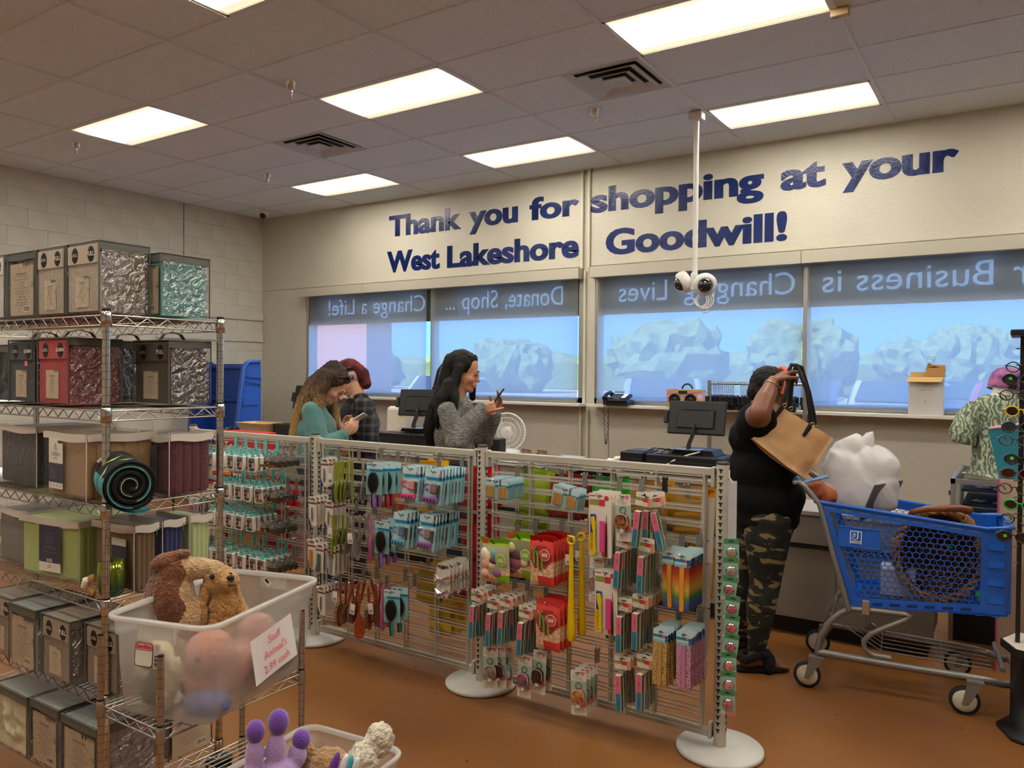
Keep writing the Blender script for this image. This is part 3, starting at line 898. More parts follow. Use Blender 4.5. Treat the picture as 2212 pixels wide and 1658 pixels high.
def shoehorn():
    t = thing('shoehorn', None, None)
    MB().tube(arc((0, 0, -.012), .017, 0, 360, 20)[:-1], .006, M_yel, 8, closed=True).build('ring', t)
    rings = []
    for i in range(20):
        v = i / 19; z = -.03 - v * .42
        w = .010 + .014 * v ** 1.5; d = .004
        if i == 19: w *= .5
        rings.append([(math.cos(a) * w, math.sin(a) * d - .012 * v * (1 - (math.cos(a)) ** 2), z) for a in [2 * PI * k / 12 for k in range(12)]])
    MB().rings(rings, M_yel).build('blade', t)
    tagmesh(.03, .046).build('price_tag', t, T(-.018, .006, -.1))
    return t
M_cblue = mat('comb_blue', S('1f3f9a'), .35); M_cpink = mat('comb_pink', S('d84a86'), .35); M_cred = mat('comb_red', S('c4312e'), .3)
def comb_set():
    t = thing('comb_set', None, None)
    w, h = .105, .27
    mb = cardmesh(w, h, M_cardw, [(-.47, -.05, .1, .19, M_olive), (-.05, .22, .1, .2, M_redp), (-.47, -.2, .035, .055, M_redp)])
    mb.ell((.03, -.0006, -.006), (.011, .0006, .011), M_redp, 12, 6)
    rg = random.Random(5)
    for k in range(30): mb.quad(-.048, -.05 - k * .0065, -.046, -.047 - k * .0065, -.0006, M_inkg)
    textlines(mb, -.04, .03, -.236, 3, .006, M_olive, rg)
    mb.build('card', t)
    MB().box((-.03, -.005, -.15), (.026, .005, .15), M_cblue, None, .003).build('blue_comb', t)
    mb = MB()
    mb.tube([(-.03, -.011, -.085), (-.026, -.011, -.11), (-.022, -.011, -.15), (-.021, -.011, -.24)], .006, M_yel, 8, rad=[(.004, .009), (.004, .012), (.004, .006), (.004, .007)])
    for k in range(16): mb.box((-.032, -.011, -.155 - k * .0053), (.02, .003, .0028), M_yel)
    mb.box((-.043, -.011, -.196), (.004, .004, .09), M_yel); mb.box((-.032, -.011, -.243), (.028, .004, .006), M_yel)
    mb.build('yellow_comb', t)
    MB().box((.014, -.009, -.165), (.024, .008, .13), M_cpink, None, .002).build('pink_comb', t)
    MB().box((.02, -.005, -.18), (.02, .007, .14), M_cred, None, .004).build('red_comb', t)
    MB().tube([(.032, -.006, -.075), (.031, -.006, -.25)], .003, M_black, 6, rad=[.001, .004]).build('tail_comb', t)
    return t
M_sage = mat('card_sage', S('a9bfab'), .45)
M_pinkb = mat('badge_pink', S('dd7f86'), .5)
def holder(c1, c2, key):
    t = thing('key_holder', None, None)
    w, h = .07, .195
    rg = random.Random(8)
    mb = cardmesh(w, h, M_cardw, [(-.5, .5, .24, .8, M_sage)])
    textlines(mb, -.028, .004, -.008, 2, .006, M_inkg, rg); textlines(mb, -.025, .03, -.02, 2, .006, M_inkg, rg)
    textlines(mb, -.026, .03, -.148, 5, .0065, M_inkg, rg)
    mb.add([(.008, -.0008, .004), (.018, -.0008, -.012), (.03, -.0008, .004), (.026, -.0008, .009), (.012, -.0008, .009)], [(0, 1, 2, 3, 4)], M_pinkb)
    mb.ell((.02, -.001, -.13), (.014, .001, .014), M_pinkb, 14, 6)
    mb.build('card', t)
    MB().tube(arc((0, -.004, -.052), .013, 0, 360, 18)[:-1], .0016, mat('ring_bronze', S('5a5348'), .3, .9), 6, closed=True).build('key_ring', t)
    out = [(-.012, .03), (.012, .03), (.026, .018), (.029, -.02), (.018, -.032), (-.018, -.032), (-.029, -.02), (-.026, .018)]
    m1 = mat('holder_' + key, S(c1), .6, col2=S(c2), vscale=55, bump=.2, bscale=200)
    a = MB(); a.prism(out, m1, .016, T(0, -.022, -.095)); a.prism([(x * .6, z * .5 + .01) for x, z in out], m1, .006, T(0, -.027, -.1))
    a.build('pouch', t)
    MB().tube([(-.026, -.023, -.078), (-.012, -.024, -.066), (.012, -.024, -.066), (.026, -.023, -.078), (.029, -.023, -.11)], .0012, M_cardw, 5).build('piping', t)
    MB().lathe([(.009, 0), (.009, .014)], M_white, 12, T(0, -.014, -.14)).build('bottle_cap', t)
    return t
M_fpink = mat('file_pink', S('f0648f'), .7); M_fteal = mat('file_teal', S('1c7f9c'), .7); M_fgreen = mat('file_green', S('3f6b52'), .6)
M_stick = mat('wood_stick', S('d9b98a'), .7)
M_bag = film('clear_bag', (.96, .97, .96), .5, .08, .3, 40)
def nail_file(lab='plain'):
    t = thing('nail_file_set', None, None)
    mb = cardmesh(.072, .056, M_cardw, [(-.5, -.05, .38, .62, M_olive), (-.05, .3, .38, .68, M_redp), (.25, .48, .35, 1, M_skinp)])
    for i in range(6):
        for j in range(2): mb.quad(-.01 + i * .004, -.032 - j * .005, -.008 + i * .004, -.03 - j * .005, -.0006, M_olive)
    mb.build('header_card', t)
    b = MB(); x0, x1, y0, y1, zt, zm, zb = -.024, .0, -.026, -.002, -.062, -.137, -.212
    b.box(((x0 + x1) / 2, (y0 + y1) / 2, (zt + zb) / 2), (x1 - x0, y1 - y0, zt - zb), M_cardw)
    b.build('file_core', t)
    f = MB()
    f.quad(x0 + .0015, zt - .002, x1 - .0015, zm, y0 - .0005, M_fpink); f.quad(x0 + .0015, zm, x1 - .0015, zb + .001, y0 - .0005, M_fteal)
    f.quad(x0 + .011, zt - .03, x0 + .0135, zt - .045, y0 - .0008, M_ink); f.quad(x0 + .011, zm - .03, x0 + .0135, zm - .05, y0 - .0008, M_ink)
    for z1, z2, m in ((zt - .002, zm, M_fgreen), (zm, zb + .001, mat('file_bluegreen', S('4f8a8a'), .6))):
        f.add([(x1 + .0005, y0 + .0015, z1), (x1 + .0005, y0 + .0015, z2), (x1 + .0005, y1, z2), (x1 + .0005, y1, z1)], [(0, 1, 2, 3)], m)
        f.add([(x0 - .0005, y0 + .0015, z1), (x0 - .0005, y1, z1), (x0 - .0005, y1, z2), (x0 - .0005, y0 + .0015, z2)], [(0, 1, 2, 3)], M_black)
    f.build('file_face', t)
    MB().tube([(.008, -.016, -.07), (.01, -.018, -.22)], .0017, M_stick, 5).build('wooden_stick', t)
    MB().box((-.002, -.014, -.13), (.058, .03, .175), M_bag).build('clear_bag', t)
    return t
def leo(name, base, spot, mid):
    m = mat(name, S(base), .6)
    nt = m.node_tree; b = nt.nodes['Principled BSDF']
    tc = nt.nodes.new('ShaderNodeTexCoord'); vo = nt.nodes.new('ShaderNodeTexVoronoi'); vo.inputs['Scale'].default_value = 130
    nz = nt.nodes.new('ShaderNodeTexNoise'); nz.inputs['Scale'].default_value = 260
    r = nt.nodes.new('ShaderNodeValToRGB'); r.color_ramp.interpolation = 'CONSTANT'
    r.color_ramp.elements[0].color = (*S(mid), 1); r.color_ramp.elements[1].position = .16; r.color_ramp.elements[1].color = (*S(spot), 1)
    e = r.color_ramp.elements.new(.42); e.color = (*S(base), 1)
    ad = nt.nodes.new('ShaderNodeMath'); ad.operation = 'MULTIPLY_ADD'; ad.inputs[1].default_value = .25
    nt.links.new(tc.outputs['Object'], vo.inputs[0]); nt.links.new(tc.outputs['Object'], nz.inputs[0])
    nt.links.new(nz.outputs[0], ad.inputs[0]); nt.links.new(vo.outputs[0], ad.inputs[2])
    nt.links.new(ad.outputs[0], r.inputs[0]); nt.links.new(r.outputs[0], b.inputs['Base Color'])
    return m
M_leoy = leo('leopard_tan', 'd2ae62', '1d1711', '8f6c30'); M_leop = leo('leopard_pink', 'd79bb8', '231a20', '8a5a75')
M_rainbow = mat('rainbow_print', S('c04a28'), .6)
nt = M_rainbow.node_tree; b = nt.nodes['Principled BSDF']
tc = nt.nodes.new('ShaderNodeTexCoord'); sx = nt.nodes.new('ShaderNodeSeparateXYZ'); nz = nt.nodes.new('ShaderNodeTexNoise'); nz.inputs['Scale'].default_value = 60
mr = nt.nodes.new('ShaderNodeMapRange'); mr.inputs[1].default_value = -.22; mr.inputs[2].default_value = -.04
ad = nt.nodes.new('ShaderNodeMath'); ad.operation = 'MULTIPLY_ADD'; ad.inputs[1].default_value = .12
r = nt.nodes.new('ShaderNodeValToRGB')
cs = ['3a2a6a', '2f5aa8', '3f8a3a', 'e0c04a', 'e08a34', 'c8402c', 'a02c2c']
r.color_ramp.elements[0].color = (*S(cs[0]), 1); r.color_ramp.elements[1].color = (*S(cs[-1]), 1)
for i in range(1, 6): e = r.color_ramp.elements.new(i / 6 + .05); e.color = (*S(cs[i]), 1)
nt.links.new(tc.outputs['Object'], sx.inputs[0]); nt.links.new(tc.outputs['Object'], nz.inputs[0]); nt.links.new(sx.outputs[2], mr.inputs[0])
nt.links.new(nz.outputs[0], ad.inputs[0]); nt.links.new(mr.outputs[0], ad.inputs[2]); nt.links.new(ad.outputs[0], r.inputs[0]); nt.links.new(r.outputs[0], b.inputs['Base Color'])
def boards(m, mid):
    t = thing('emery_board_pack', None, None)
    mb = cardmesh(.064, .056, M_cardlb, [(-.5, .5, .42, .62, M_blue), (.3, .5, .42, 1, M_dkblue), (-.5, .5, .62, .66, M_cardw), (-.5, .5, .78, 1, M_cardt)])
    mb.ell((.014, -.001, -.012), (.006, .0006, .006), M_sal, 10, 5)
    mb.build('header_card', t)
    for i, mm in enumerate((m, mid, m)):
        MB().prism(rrect(.0185, .178, .009, 5, (i - 1) * .0205, -.128), mm, .0025, T(0, -.0035 - .002 * (i == 1), 0)).build('emery_board', t)
    MB().box((0, -.001, -.13), (.064, .006, .185), M_bag).build('clear_bag', t)
    return t
def vent_brush(col, metal):
    t = thing('hair_brush', None, None)
    m = mat('brush_' + col, S(col), .28, metal, coat=.4)
    MB().tube([(0, 0, .006), (0, 0, -.004), (0, 0, -.02), (0, 0, -.05), (.001, 0, -.085), (.001, 0, -.105)], .006, m, 10,
              rad=[(.003, .004), (.005, .0075), (.0055, .009), (.005, .0085), (.0035, .006), (.004, .007)]).build('handle', t)
    mb = MB()
    N = 22
    def rim(s):
        return [(.002 - .004 * math.sin(PI * k / N), s * (.006 + .018 * math.sin(min(1, k / N * 1.9) * PI / 2) * (1 - max(0, (k / N - .8) / .2) ** 2 * .75)), -.1 - .12 * k / N) for k in range(N + 1)]
    for s in (-1, 1): mb.tube(rim(s), .0032, m, 6)
    mb.tube([rim(-1)[-1], (.002, 0, -.224), rim(1)[-1]], .0034, m, 6)
    for k in range(4, N, 3):
        a, b2 = rim(-1)[k], rim(1)[k]
        mb.tube([a, (a[0], 0, a[2] - .006), b2], .003, m, 5)
    mb.prism([(y_, z_) for y_, z_ in [(rim(-1)[k][1], rim(-1)[k][2]) for k in range(2, N + 1)] + [(rim(1)[k][1], rim(1)[k][2]) for k in range(N, 1, -1)]], m, .003, T(.001, 0, 0) @ rotz(PI / 2))
    mb.build('head', t)
    br = MB(); mbk = mat('bristle_' + ('grey' if metal else 'dark'), S('3a3a2c') if not metal else S('55504a'), .6)
    for k in range(4, N, 2):
        for q in (-2, -1, 0, 1, 2):
            y = q / 2.4 * rim(1)[k][1]; z = rim(1)[k][2]
            br.tube([(0, y, z), (-.026, y * 1.15, z - .003)], .0011, mbk, 3, caps=False, rad=[.002, .0012])
    o = br.build('bristles', t); o['kind'] = 'stuff'
    return t
def round_brush():
    t = thing('round_brush', None, None)
    m = mat('brush_pink', S('c76f9e'), .3, .2)
    MB().tube([(0, 0, .006), (0, 0, -.01), (0, 0, -.05), (0, 0, -.1)], .007, m, 10, rad=[.005, .008, .006, .008]).build('handle', t)
    MB().lathe([(.009, -.1), (.011, -.104), (.011, -.215), (.007, -.22)], m, 12).build('barrel', t)
    br = MB(); mk = mat('bristle_plum', S('6b3354'), .6)
    for k in range(14):
        for q in range(8):
            a = q * PI / 4 + k * .4; z = -.112 - k * .0075
            br.tube([(math.cos(a) * .01, math.sin(a) * .01, z), (math.cos(a) * .018, math.sin(a) * .018, z)], .001, mk, 3, caps=False)
    o = br.build('bristles', t); o['kind'] = 'stuff'
    return t
def paddle(col):
    t = thing('paddle_brush', None, None)
    w, h = .09, .165
    cardmesh(w, h, M_cardt, [(-.5, .5, .0, .2, M_cardlb), (-.3, .5, .2, .28, M_blue), (-.45, -.2, .05, .09, M_blue)]).build('card', t)
    mh = mat('paddle_' + col, S(col), .35)
    rs_ = []
    for i in range(14):
        v = i / 13; z = -.035 - v * .105
        a = .031 * math.sin(PI * (v * .9 + .08)) ** .6
        rs_.append([(math.cos(q) * a, -.014 + math.sin(q) * .011, z) for q in [2 * PI * k / 14 for k in range(14)]])
    MB().rings(rs_, M_black).build('pad', t)
    br = MB()
    for j in range(11):
        for i in range(-4, 5):
            z = -.045 - j * .0086; a = .026 * math.sin(PI * ((-(z) - .035) / .105 * .9 + .08)) ** .6
            br.tube([(i / 4 * a, -.022, z), (i / 4 * a * 1.1, -.034, z)], .0009, M_mblack, 3, caps=False)
    o = br.build('bristles', t); o['kind'] = 'stuff'
    MB().tube([(.0, -.012, -.135), (.003, -.012, -.155), (.008, -.012, -.19), (.008, -.012, -.212)], .008, mh, 10, rad=[(.006, .007), (.007, .009), (.009, .013), (.005, .008)]).build('handle', t)
    MB().tube([(-.004, -.012, -.135), (-.002, -.012, -.155), (.001, -.012, -.19), (.0, -.012, -.214)], .008, M_black, 8, rad=[(.006, .007), (.007, .008), (.008, .011), (.005, .007)]).build('handle_edge', t)
    return t
def pumice(col, stone):
    t = thing('pedicure_set', None, None)
    w, h = .11, .172
    mc = mat('pedi_' + col, S(col), .4); ms = mat('stone_' + stone, S(stone), .9, bump=.5, bscale=250, var=.12, vscale=150)
    mb = cardmesh(w, h, M_cardt, [(-.5, .5, 0, .2, M_cardlb), (-.38, .5, .22, .3, M_blue), (-.46, -.42, .2, .27, M_blue), (.3, .42, .0, .3, M_dkblue), (-.42, .42, .34, .96, M_cardlb)])
    mb.ell((.034, -.001, -.014), (.006, .0008, .007), M_sal, 10, 5); mb.build('card', t)
    MB().tube(arc((-.03, -.01, -.07), .013, 60, 300, 14, 'xz'), .0045, mc, 7).build('toe_hook', t)
    MB().box((.012, -.013, -.075), (.036, .02, .048), ms, None, .006).build('stone', t)
    MB().box((.04, -.009, -.085), (.01, .012, .06), mat('nail_clipper', S('6b5a50'), .3, .7), None, .003).build('clipper', t)
    b = MB(); b.box((-.0, -.014, -.13), (.085, .018, .026), mc, None, .004)
    for k in range(4):
        b.add([(-.035 + k * .019, -.0242, -.137), (-.021 + k * .019, -.0242, -.137), (-.028 + k * .019, -.0242, -.122)], [(0, 1, 2)], M_ink)
    b.build('toe_separator', t)
    MB().box((.0, -.012, -.083), (.095, .026, .08), M_blist, None, .008).build('blister', t)
    return t
M_cardp = mat('card_header_plum', S('6b3a5c'), .5)
def tool_card(col, style):
    t = thing('comb_card', None, None)
    mb = cardmesh(.06, .16, M_cardw, [(-.5, .5, .2, .26, M_cardp), (-.3, .3, .06, .14, M_inkg)], top=.014)
    mb.ell((.012, -.001, -.016), (.006, .0008, .006), M_sal, 10, 5)
    mb.add([(-.03, -.0006, -.1), (-.03, -.0006, -.145), (-.008, -.0006, -.145)], [(0, 1, 2)], M_dkblue)
    mb.build('card', t)
    mc = mat('tool_' + col, S(col), .35, .6 if style else 0)
    if style: MB().tube([(0, -.006, -.045), (0, -.006, -.1), (0, -.006, -.125)], .006, mc, 8, rad=[(.003, .004), (.004, .006), (.001, .001)]).build('tool', t)
    else:
        b = MB(); b.box((-.008, -.006, -.09), (.016, .005, .1), mc, None, .002)
        for k in range(14): b.box((.004, -.006, -.045 - k * .0068), (.014, .003, .0035), mc)
        b.build('comb', t)
    return t
M_irid = mat('iridescent_foil', S('c9b3d6'), .12, .9, col2=S('e9e2c8'), vscale=40)
def bow_card():
    t = thing('hair_bow_card', None, None)
    mb = cardmesh(.085, .13, M_cardw, hole=True); mb.prism(rrect(.07, .03, .014, 4, 0, .012), M_cardw, .0014); mb.build('card', t)
    for zc, k in ((-.05, 1.0), (-.118, .9)):
        b = MB()
        for s in (-1, 1):
            b.add([(0, -.01, zc), (s * .045 * k, -.016, zc + .024 * k), (s * .052 * k, -.008, zc + .004), (s * .04 * k, -.02, zc - .02 * k), (s * .02, -.022, zc)], [(0, 1, 4), (1, 2, 4), (2, 3, 4), (3, 0, 4)], M_irid)
            b.add([(0, -.01, zc), (s * .03 * k, -.012, zc - .036 * k), (s * .012, -.016, zc - .03 * k)], [(0, 1, 2)], M_irid)
        b.ell((0, -.018, zc), (.008, .008, .01), M_irid, 8, 6)
        b.build('bow', t)
    MB().tube(arc((0, -.004, -.098), .014, 0, 360, 14)[:-1], .0018, M_cardw, 5, closed=True).build('hair_tie', t)
    return t
M_teal = mat('hook_teal', S('4fc3c0'), .3, coat=.3)
M_pwhite = mat('pack_white', S('ece6da'), .35)
M_photo = mat('pack_photo_dark', S('1d2a2c'), .3); M_photog = mat('pack_photo_grey', S('9b958c'), .4); M_photop = mat('pack_photo_pink', S('e58f86'), .4)
def case_pack():
    t = thing('earbud_pack', None, None)
    w, h, d = .066, .086, .02
    mb = MB(); mb.prism(rrect(w, h, .008, 3, 0, -.066), M_pwhite, d, T(0, -d / 2, 0)); mb.build('box', t)
    f = MB(); y = -d / 2 - .0005
    f.prism(rrect(w - .012, h - .014, .006, 3, 0, -.066), M_photog, .0006, T(0, y - .0002, 0))
    y -= .0006
    f.quad(-.024, -.082, .0, -.042, y - .0002, M_photo); f.quad(-.018, -.066, -.012, -.058, y - .0005, M_pwhite)
    f.quad(.004, -.088, .02, -.058, y - .0002, M_photop); f.quad(.006, -.056, .016, -.04, y - .0003, M_photo)
    f.ell((0, y, -.096), (.024, .0006, .009), mat('pack_photo_teal', S('1f4a4e'), .4), 14, 6)
    f.quad(-.02, -.035, .02, -.03, y - .0003, M_photo)
    f.build('window', t)
    b = MB(); b.box((0, 0, -.018), (.03, .012, .012), M_teal, None, .002); b.tube(arc((0, 0, -.004), .01, 0, 360, 12)[:-1], .0032, M_teal, 6, closed=True); b.box((0, .0, .008), (.014, .004, .01), M_teal)
    b.build('hang_tab', t)
    return t
M_smoke = mat('smoke_box', S('3a352e'), .12, coat=.6); M_amber = mat('pack_amber', S('6b5a26'), .3)
def lens_pack():
    t = thing('sunglasses_pack', None, None)
    b = MB(); b.box((0, 0, -.05), (.07, .026, .036), M_smoke, Matrix.Rotation(.35, 4, 'X'), .003); b.build('case', t)
    b = MB(); b.quad(-.03, -.064, .03, -.048, -.029, M_amber); b.ell((-.025, -.03, -.04), (.006, .001, .006), M_photop, 8, 5); b.build('label', t)
    b = MB(); b.box((0, .0, -.018), (.04, .004, .03), mat('clear_tab', S('9a958a'), .15, alpha=.5)); b.tube(arc((0, 0, 0), .008, 0, 360, 10)[:-1], .0018, M_black, 5, closed=True); b.build('hang_tab', t)
    return t

# ---- right panel of the rack
G = 'packs on the right panel of the rack'
stack('wood', wood_pack, (), -2.03, 1.056, 9, 'teal emery board card', 'on upper left hook of right panel', 'tan emery packs', 'emery pack', dy=.016)
stack('wood', wood_pack, (), -1.665, 1.05, 4, 'teal card of tan emery boards, tilted', 'on right panel, top centre', 'tan emery packs', 'emery pack', dy=.022, roll=.16)
stack('gp0', green_pouch, (0,), -2.028, .782, 1, 'lime pouch of pastel make-up sponges', 'overlapping the second rack post', 'lime sponge pouches', 'pouch', yf=2.95, hm=M_hookb)
stack('gp1', green_pouch, (1,), -1.925, .806, 2, 'lime pouch of plum and tan sponges', 'beside the red pouches', 'lime sponge pouches', 'pouch', yf=3.01, dy=.04, hm=M_hookb)
stack('rp', red_pouch, (), -1.782, .82, 5, 'coral red pouch of green razors', 'in the upper row', 'red razor pouches', 'pouch', yf=2.965, dy=.034, hm=M_hookb)
stack('rp', red_pouch, (), -1.735, .545, 4, 'coral red pouch of green razors', 'in the lower row', 'red razor pouches', 'pouch', yf=2.945, dy=.034)
stack('horn', shoehorn, (), -1.634, .848, 2, 'long yellow plastic shoehorn', 'in middle of right panel', 'yellow shoehorns', 'shoehorn', yf=2.965, dy=.09)
stack('comb', comb_set, (), -1.492, 1.042, 4, 'white card with yellow, pink and blue combs', 'in the upper row', 'comb set cards', 'comb set', yf=2.95, dy=.034)
stack('comb', comb_set, (), -1.458, .72, 4, 'white card with yellow, pink and blue combs', 'in the lower row', 'comb set cards', 'comb set', yf=2.95, dy=.034)
KH = 'hand gel key holders on cards'
stack('kh1', holder, ('2a1d1a', 'b06a2c', 'floral'), -1.385, 1.048, 1, 'key holder with dark floral bottle pouch', 'beside the upper comb sets', KH, 'key holder', yf=2.95, roll=-.04)
stack('kh2', holder, ('a84a3a', '8a8f86', 'redgrey'), -1.527, .755, 2, 'key holder with red and grey pouch', 'by the lower comb sets', KH, 'key holder', yf=3.0, dy=.03)
NF = 'pink and teal nail file sets'
for i, (dx, rl, dy_) in enumerate(((-.03, .1, 0), (.0, .02, .03), (.035, -.24, .02), (.02, -.12, .06))):
    put('nf', nail_file, (), T(-1.279 + dx * .6, 2.965 + dy_, 1.06) @ Matrix.Rotation(rl, 4, 'Y'), 'nail file set fanned on the black hook, %s from the left' % ['first', 'second', 'last', 'third'][i], NF, 'nail file set')
hook(-1.279, 1.058, .2, 'black display hook holding the fanned nail file sets', True, M_hookb, M_mblack)
for x, z, n, pl in ((-1.384, .88, 5, 'on left hook, second row'), (-1.284, .876, 4, 'on right hook, second row'), (-1.382, .614, 5, 'on left hook, third row'), (-1.307, .64, 5, 'on right hook, third row'),
                    (-1.387, .37, 4, 'on left hook, bottom row'), (-1.287, .395, 4, 'on right hook, bottom row'), (-2.133, .528, 4, 'left of the second post'), (-2.04, .508, 2, 'right of the second post, lower'),
                    (-1.968, .53, 4, 'right of the second post, higher'), (-1.864, .498, 4, 'beside the lower red pouches')):
    stack('nf', nail_file, (), x, z, n, 'pink and teal nail file set', pl, NF, 'nail file set', dy=.036, jit=.06)
M_gold = mat('board_orange', S('e0992c'), .6); M_tanb = mat('board_tan', S('b98f52'), .6); M_pnkb = mat('board_mauve', S('b87a9b'), .6)
stack('rain', boards, (M_rainbow, M_gold), -1.2, .828, 5, 'rainbow striped emery board pack', 'on the left hook', 'emery board packs', 'emery pack', yf=3.0, dy=.026)
stack('rain', boards, (M_rainbow, M_gold), -1.125, .836, 8, 'rainbow striped emery board pack', 'on the right hook', 'emery board packs', 'emery pack', yf=2.95, dy=.021)
stack('leoy', boards, (M_leoy, M_tanb), -1.21, .52, 8, 'tan leopard emery board pack', 'above the bottom rail', 'emery board packs', 'emery pack', yf=2.95, dy=.021)
stack('leop', boards, (M_leop, M_pnkb), -1.114, .527, 8, 'pink leopard emery board pack', 'nearest the end post', 'emery board packs', 'emery pack', yf=2.95, dy=.021)
stack('kh3', holder, ('b0a088', '6a5a4a', 'beige'), -2.056, .274, 1, 'key holder card with beige pouch', 'low beside the second post', KH, 'key holder', yf=2.965, yaw=.5)
stack('kh4', holder, ('1d1a1c', '5a1f1c', 'black'), -2.034, .27, 1, 'key holder card with black patterned pouch', 'low, behind the beige one', KH, 'key holder', yf=3.0, yaw=.35, hk=False)
stack('kh5', holder, ('7fa6c4', 'd8dfe6', 'blue'), -2.022, .26, 1, 'key holder card with pale blue pouch', 'low, last behind the beige one', KH, 'key holder', yf=3.04, yaw=.2, hk=False)
stack('kh6', holder, ('c04a4a', '3a5a7a', 'redblue'), -1.865, .275, 1, 'key holder card with red and blue pouch', 'low, under the nail files', KH, 'key holder', yf=2.965, yaw=.1)
stack('kh4', holder, ('1d1a1c', '5a1f1c', 'black'), -1.804, .3, 2, 'key holder with black pouch', 'low, under the red pouches', KH, 'key holder', yf=2.99, dy=.05)
stack('kh7', holder, ('d0a83a', 'a03a4a', 'patch'), -1.593, .265, 1, 'key holder with colourful patchwork pouch', 'front of lowest hook', KH, 'key holder', yf=2.965, yaw=.25)
stack('kh4', holder, ('1d1a1c', '5a1f1c', 'black'), -1.591, .265, 3, 'key holder with black pouch', 'behind the patchwork one', KH, 'key holder', yf=3.0, dy=.035, yaw=.25, hk=False)
# ---- middle panel
PB = 'olive green vent brushes'
stack('bg', vent_brush, ('9aa52c', .35), -3.076, 1.075, 5, 'olive green vent hair brush', 'in the upper row', PB, 'hair brush', dy=.03, yaw=.5, jit=.1)
stack('bg', vent_brush, ('9aa52c', .35), -3.093, .785, 4, 'olive green vent hair brush', 'in the second row', PB, 'hair brush', dy=.034, yaw=.5, jit=.1)
stack('bs', vent_brush, ('b3b1ac', .7), -2.908, 1.09, 2, 'silver vent hair brush', 'in the upper row', 'silver vent brushes', 'hair brush', yf=3.0, dy=.05, yaw=.45)
stack('bs', vent_brush, ('b3b1ac', .7), -2.96, .79, 5, 'silver vent hair brush', 'in the second row', 'silver vent brushes', 'hair brush', dy=.034, yaw=.3, jit=.35)
stack('pk', round_brush, (), -2.813, .8, 2, 'pink round hair brush', 'in the second row', 'pink round brushes', 'hair brush', dy=.08)
stack('pk', round_brush, (), -2.734, .458, 2, 'pink round hair brush', 'in the bottom row', 'pink round brushes', 'hair brush', dy=.05)
stack('pk', round_brush, (), -2.86, 1.06, 1, 'pink round hair brush', 'behind the upper paddle brushes', 'pink round brushes', 'hair brush', yf=3.06)
PD = 'black paddle brushes on teal cards'
stack('pdp', paddle, ('8a6bb5',), -2.79, 1.078, 2, 'black paddle brush with purple handle', 'in the upper row', PD, 'paddle brush', dy=.04, yaw=.3)
stack('pdr', paddle, ('c8384c',), -2.775, 1.074, 2, 'black paddle brush with red handle', 'behind the upper purple ones', PD, 'paddle brush', yf=3.045, dy=.04, yaw=.35, hk=False)
stack('pdp', paddle, ('8a6bb5',), -2.738, .78, 3, 'black paddle brush with purple handle', 'in the second row', PD, 'paddle brush', dy=.05, yaw=.1)
stack('pdt', paddle, ('1f8a86',), -2.668, .44, 2, 'black paddle brush with teal handle', 'in the bottom row', PD, 'paddle brush', dy=.06, yaw=.3)
PU = 'pedicure stone sets on teal cards'
stack('pup', pumice, ('d8487f', 'eaa0a4'), -2.51, 1.082, 4, 'teal card with pink pedicure stone set', 'in the upper row', PU, 'pedicure set', yf=2.925, dy=.03, tilt=.12)
stack('puv', pumice, ('8f4f9b', '8d7d78'), -2.364, 1.078, 8, 'teal card with purple pedicure stone set', 'in the upper row', PU, 'pedicure set', yf=2.925, dy=.025, tilt=.12)
stack('pub', pumice, ('4f93b5', '5f86a4'), -2.566, .85, 4, 'teal card with blue pedicure stone set', 'in the second row', PU, 'pedicure set', yf=2.925, dy=.03, tilt=.12)
stack('puv', pumice, ('8f4f9b', '8d7d78'), -2.4, .856, 8, 'teal card with purple pedicure stone set', 'in the second row', PU, 'pedicure set', yf=2.925, dy=.025, tilt=.12)
TC = 'combs and tools on white cards'
stack('tcs', tool_card, ('8c8680', 1), -3.235, 1.066, 3, 'white card with steel nail tool', 'top left of middle panel', TC, 'nail tool', yf=3.04, dy=.03)
stack('tcs', tool_card, ('8c8680', 1), -3.25, .86, 4, 'white card with steel nail tool', 'in front of the first post', TC, 'nail tool', dy=.03)
stack('tcs', tool_card, ('8c8680', 1), -3.12, .852, 4, 'white card with steel nail tool', 'above the second row brushes', TC, 'nail tool', dy=.03)
stack('tco', tool_card, ('c8823c', 0), -3.255, .625, 3, 'white card with orange comb', 'near the first post', TC, 'comb card', dy=.03)
stack('tcg', tool_card, ('4a6a5c', 0), -3.19, .61, 4, 'white card with green comb', 'near the first post', TC, 'comb card', dy=.03)
stack('tck', tool_card, ('9a98a6', 0), -3.1, .61, 4, 'white card with silver grey comb', 'below the second row brushes', TC, 'comb card', dy=.03)
stack('tcs', tool_card, ('8c8680', 1), -3.215, .366, 5, 'white card with steel nail tool', 'in the bottom row', TC, 'nail tool', yf=3.0, dy=.025)
CB = 'copper vent brushes'
stack('bc', vent_brush, ('a84a26', .45), -3.035, .428, 3, 'copper brown vent hair brush', 'on the left hook', CB, 'hair brush', dy=.045, yaw=.2, jit=.2)
stack('bc', vent_brush, ('a84a26', .45), -2.94, .44, 4, 'copper brown vent hair brush', 'on the middle hook', CB, 'hair brush', dy=.045, yaw=.4, jit=.3)
stack('bc', vent_brush, ('a84a26', .45), -2.862, .4, 1, 'copper brown vent brush with open slotted back showing', 'front of right hook', CB, 'hair brush', yf=2.93, yaw=-.75, jit=.02)
stack('bc', vent_brush, ('a84a26', .45), -2.85, .435, 3, 'copper brown vent hair brush', 'behind the slotted one', CB, 'hair brush', yf=2.985, dy=.05, yaw=.4, jit=.2, hk=False)
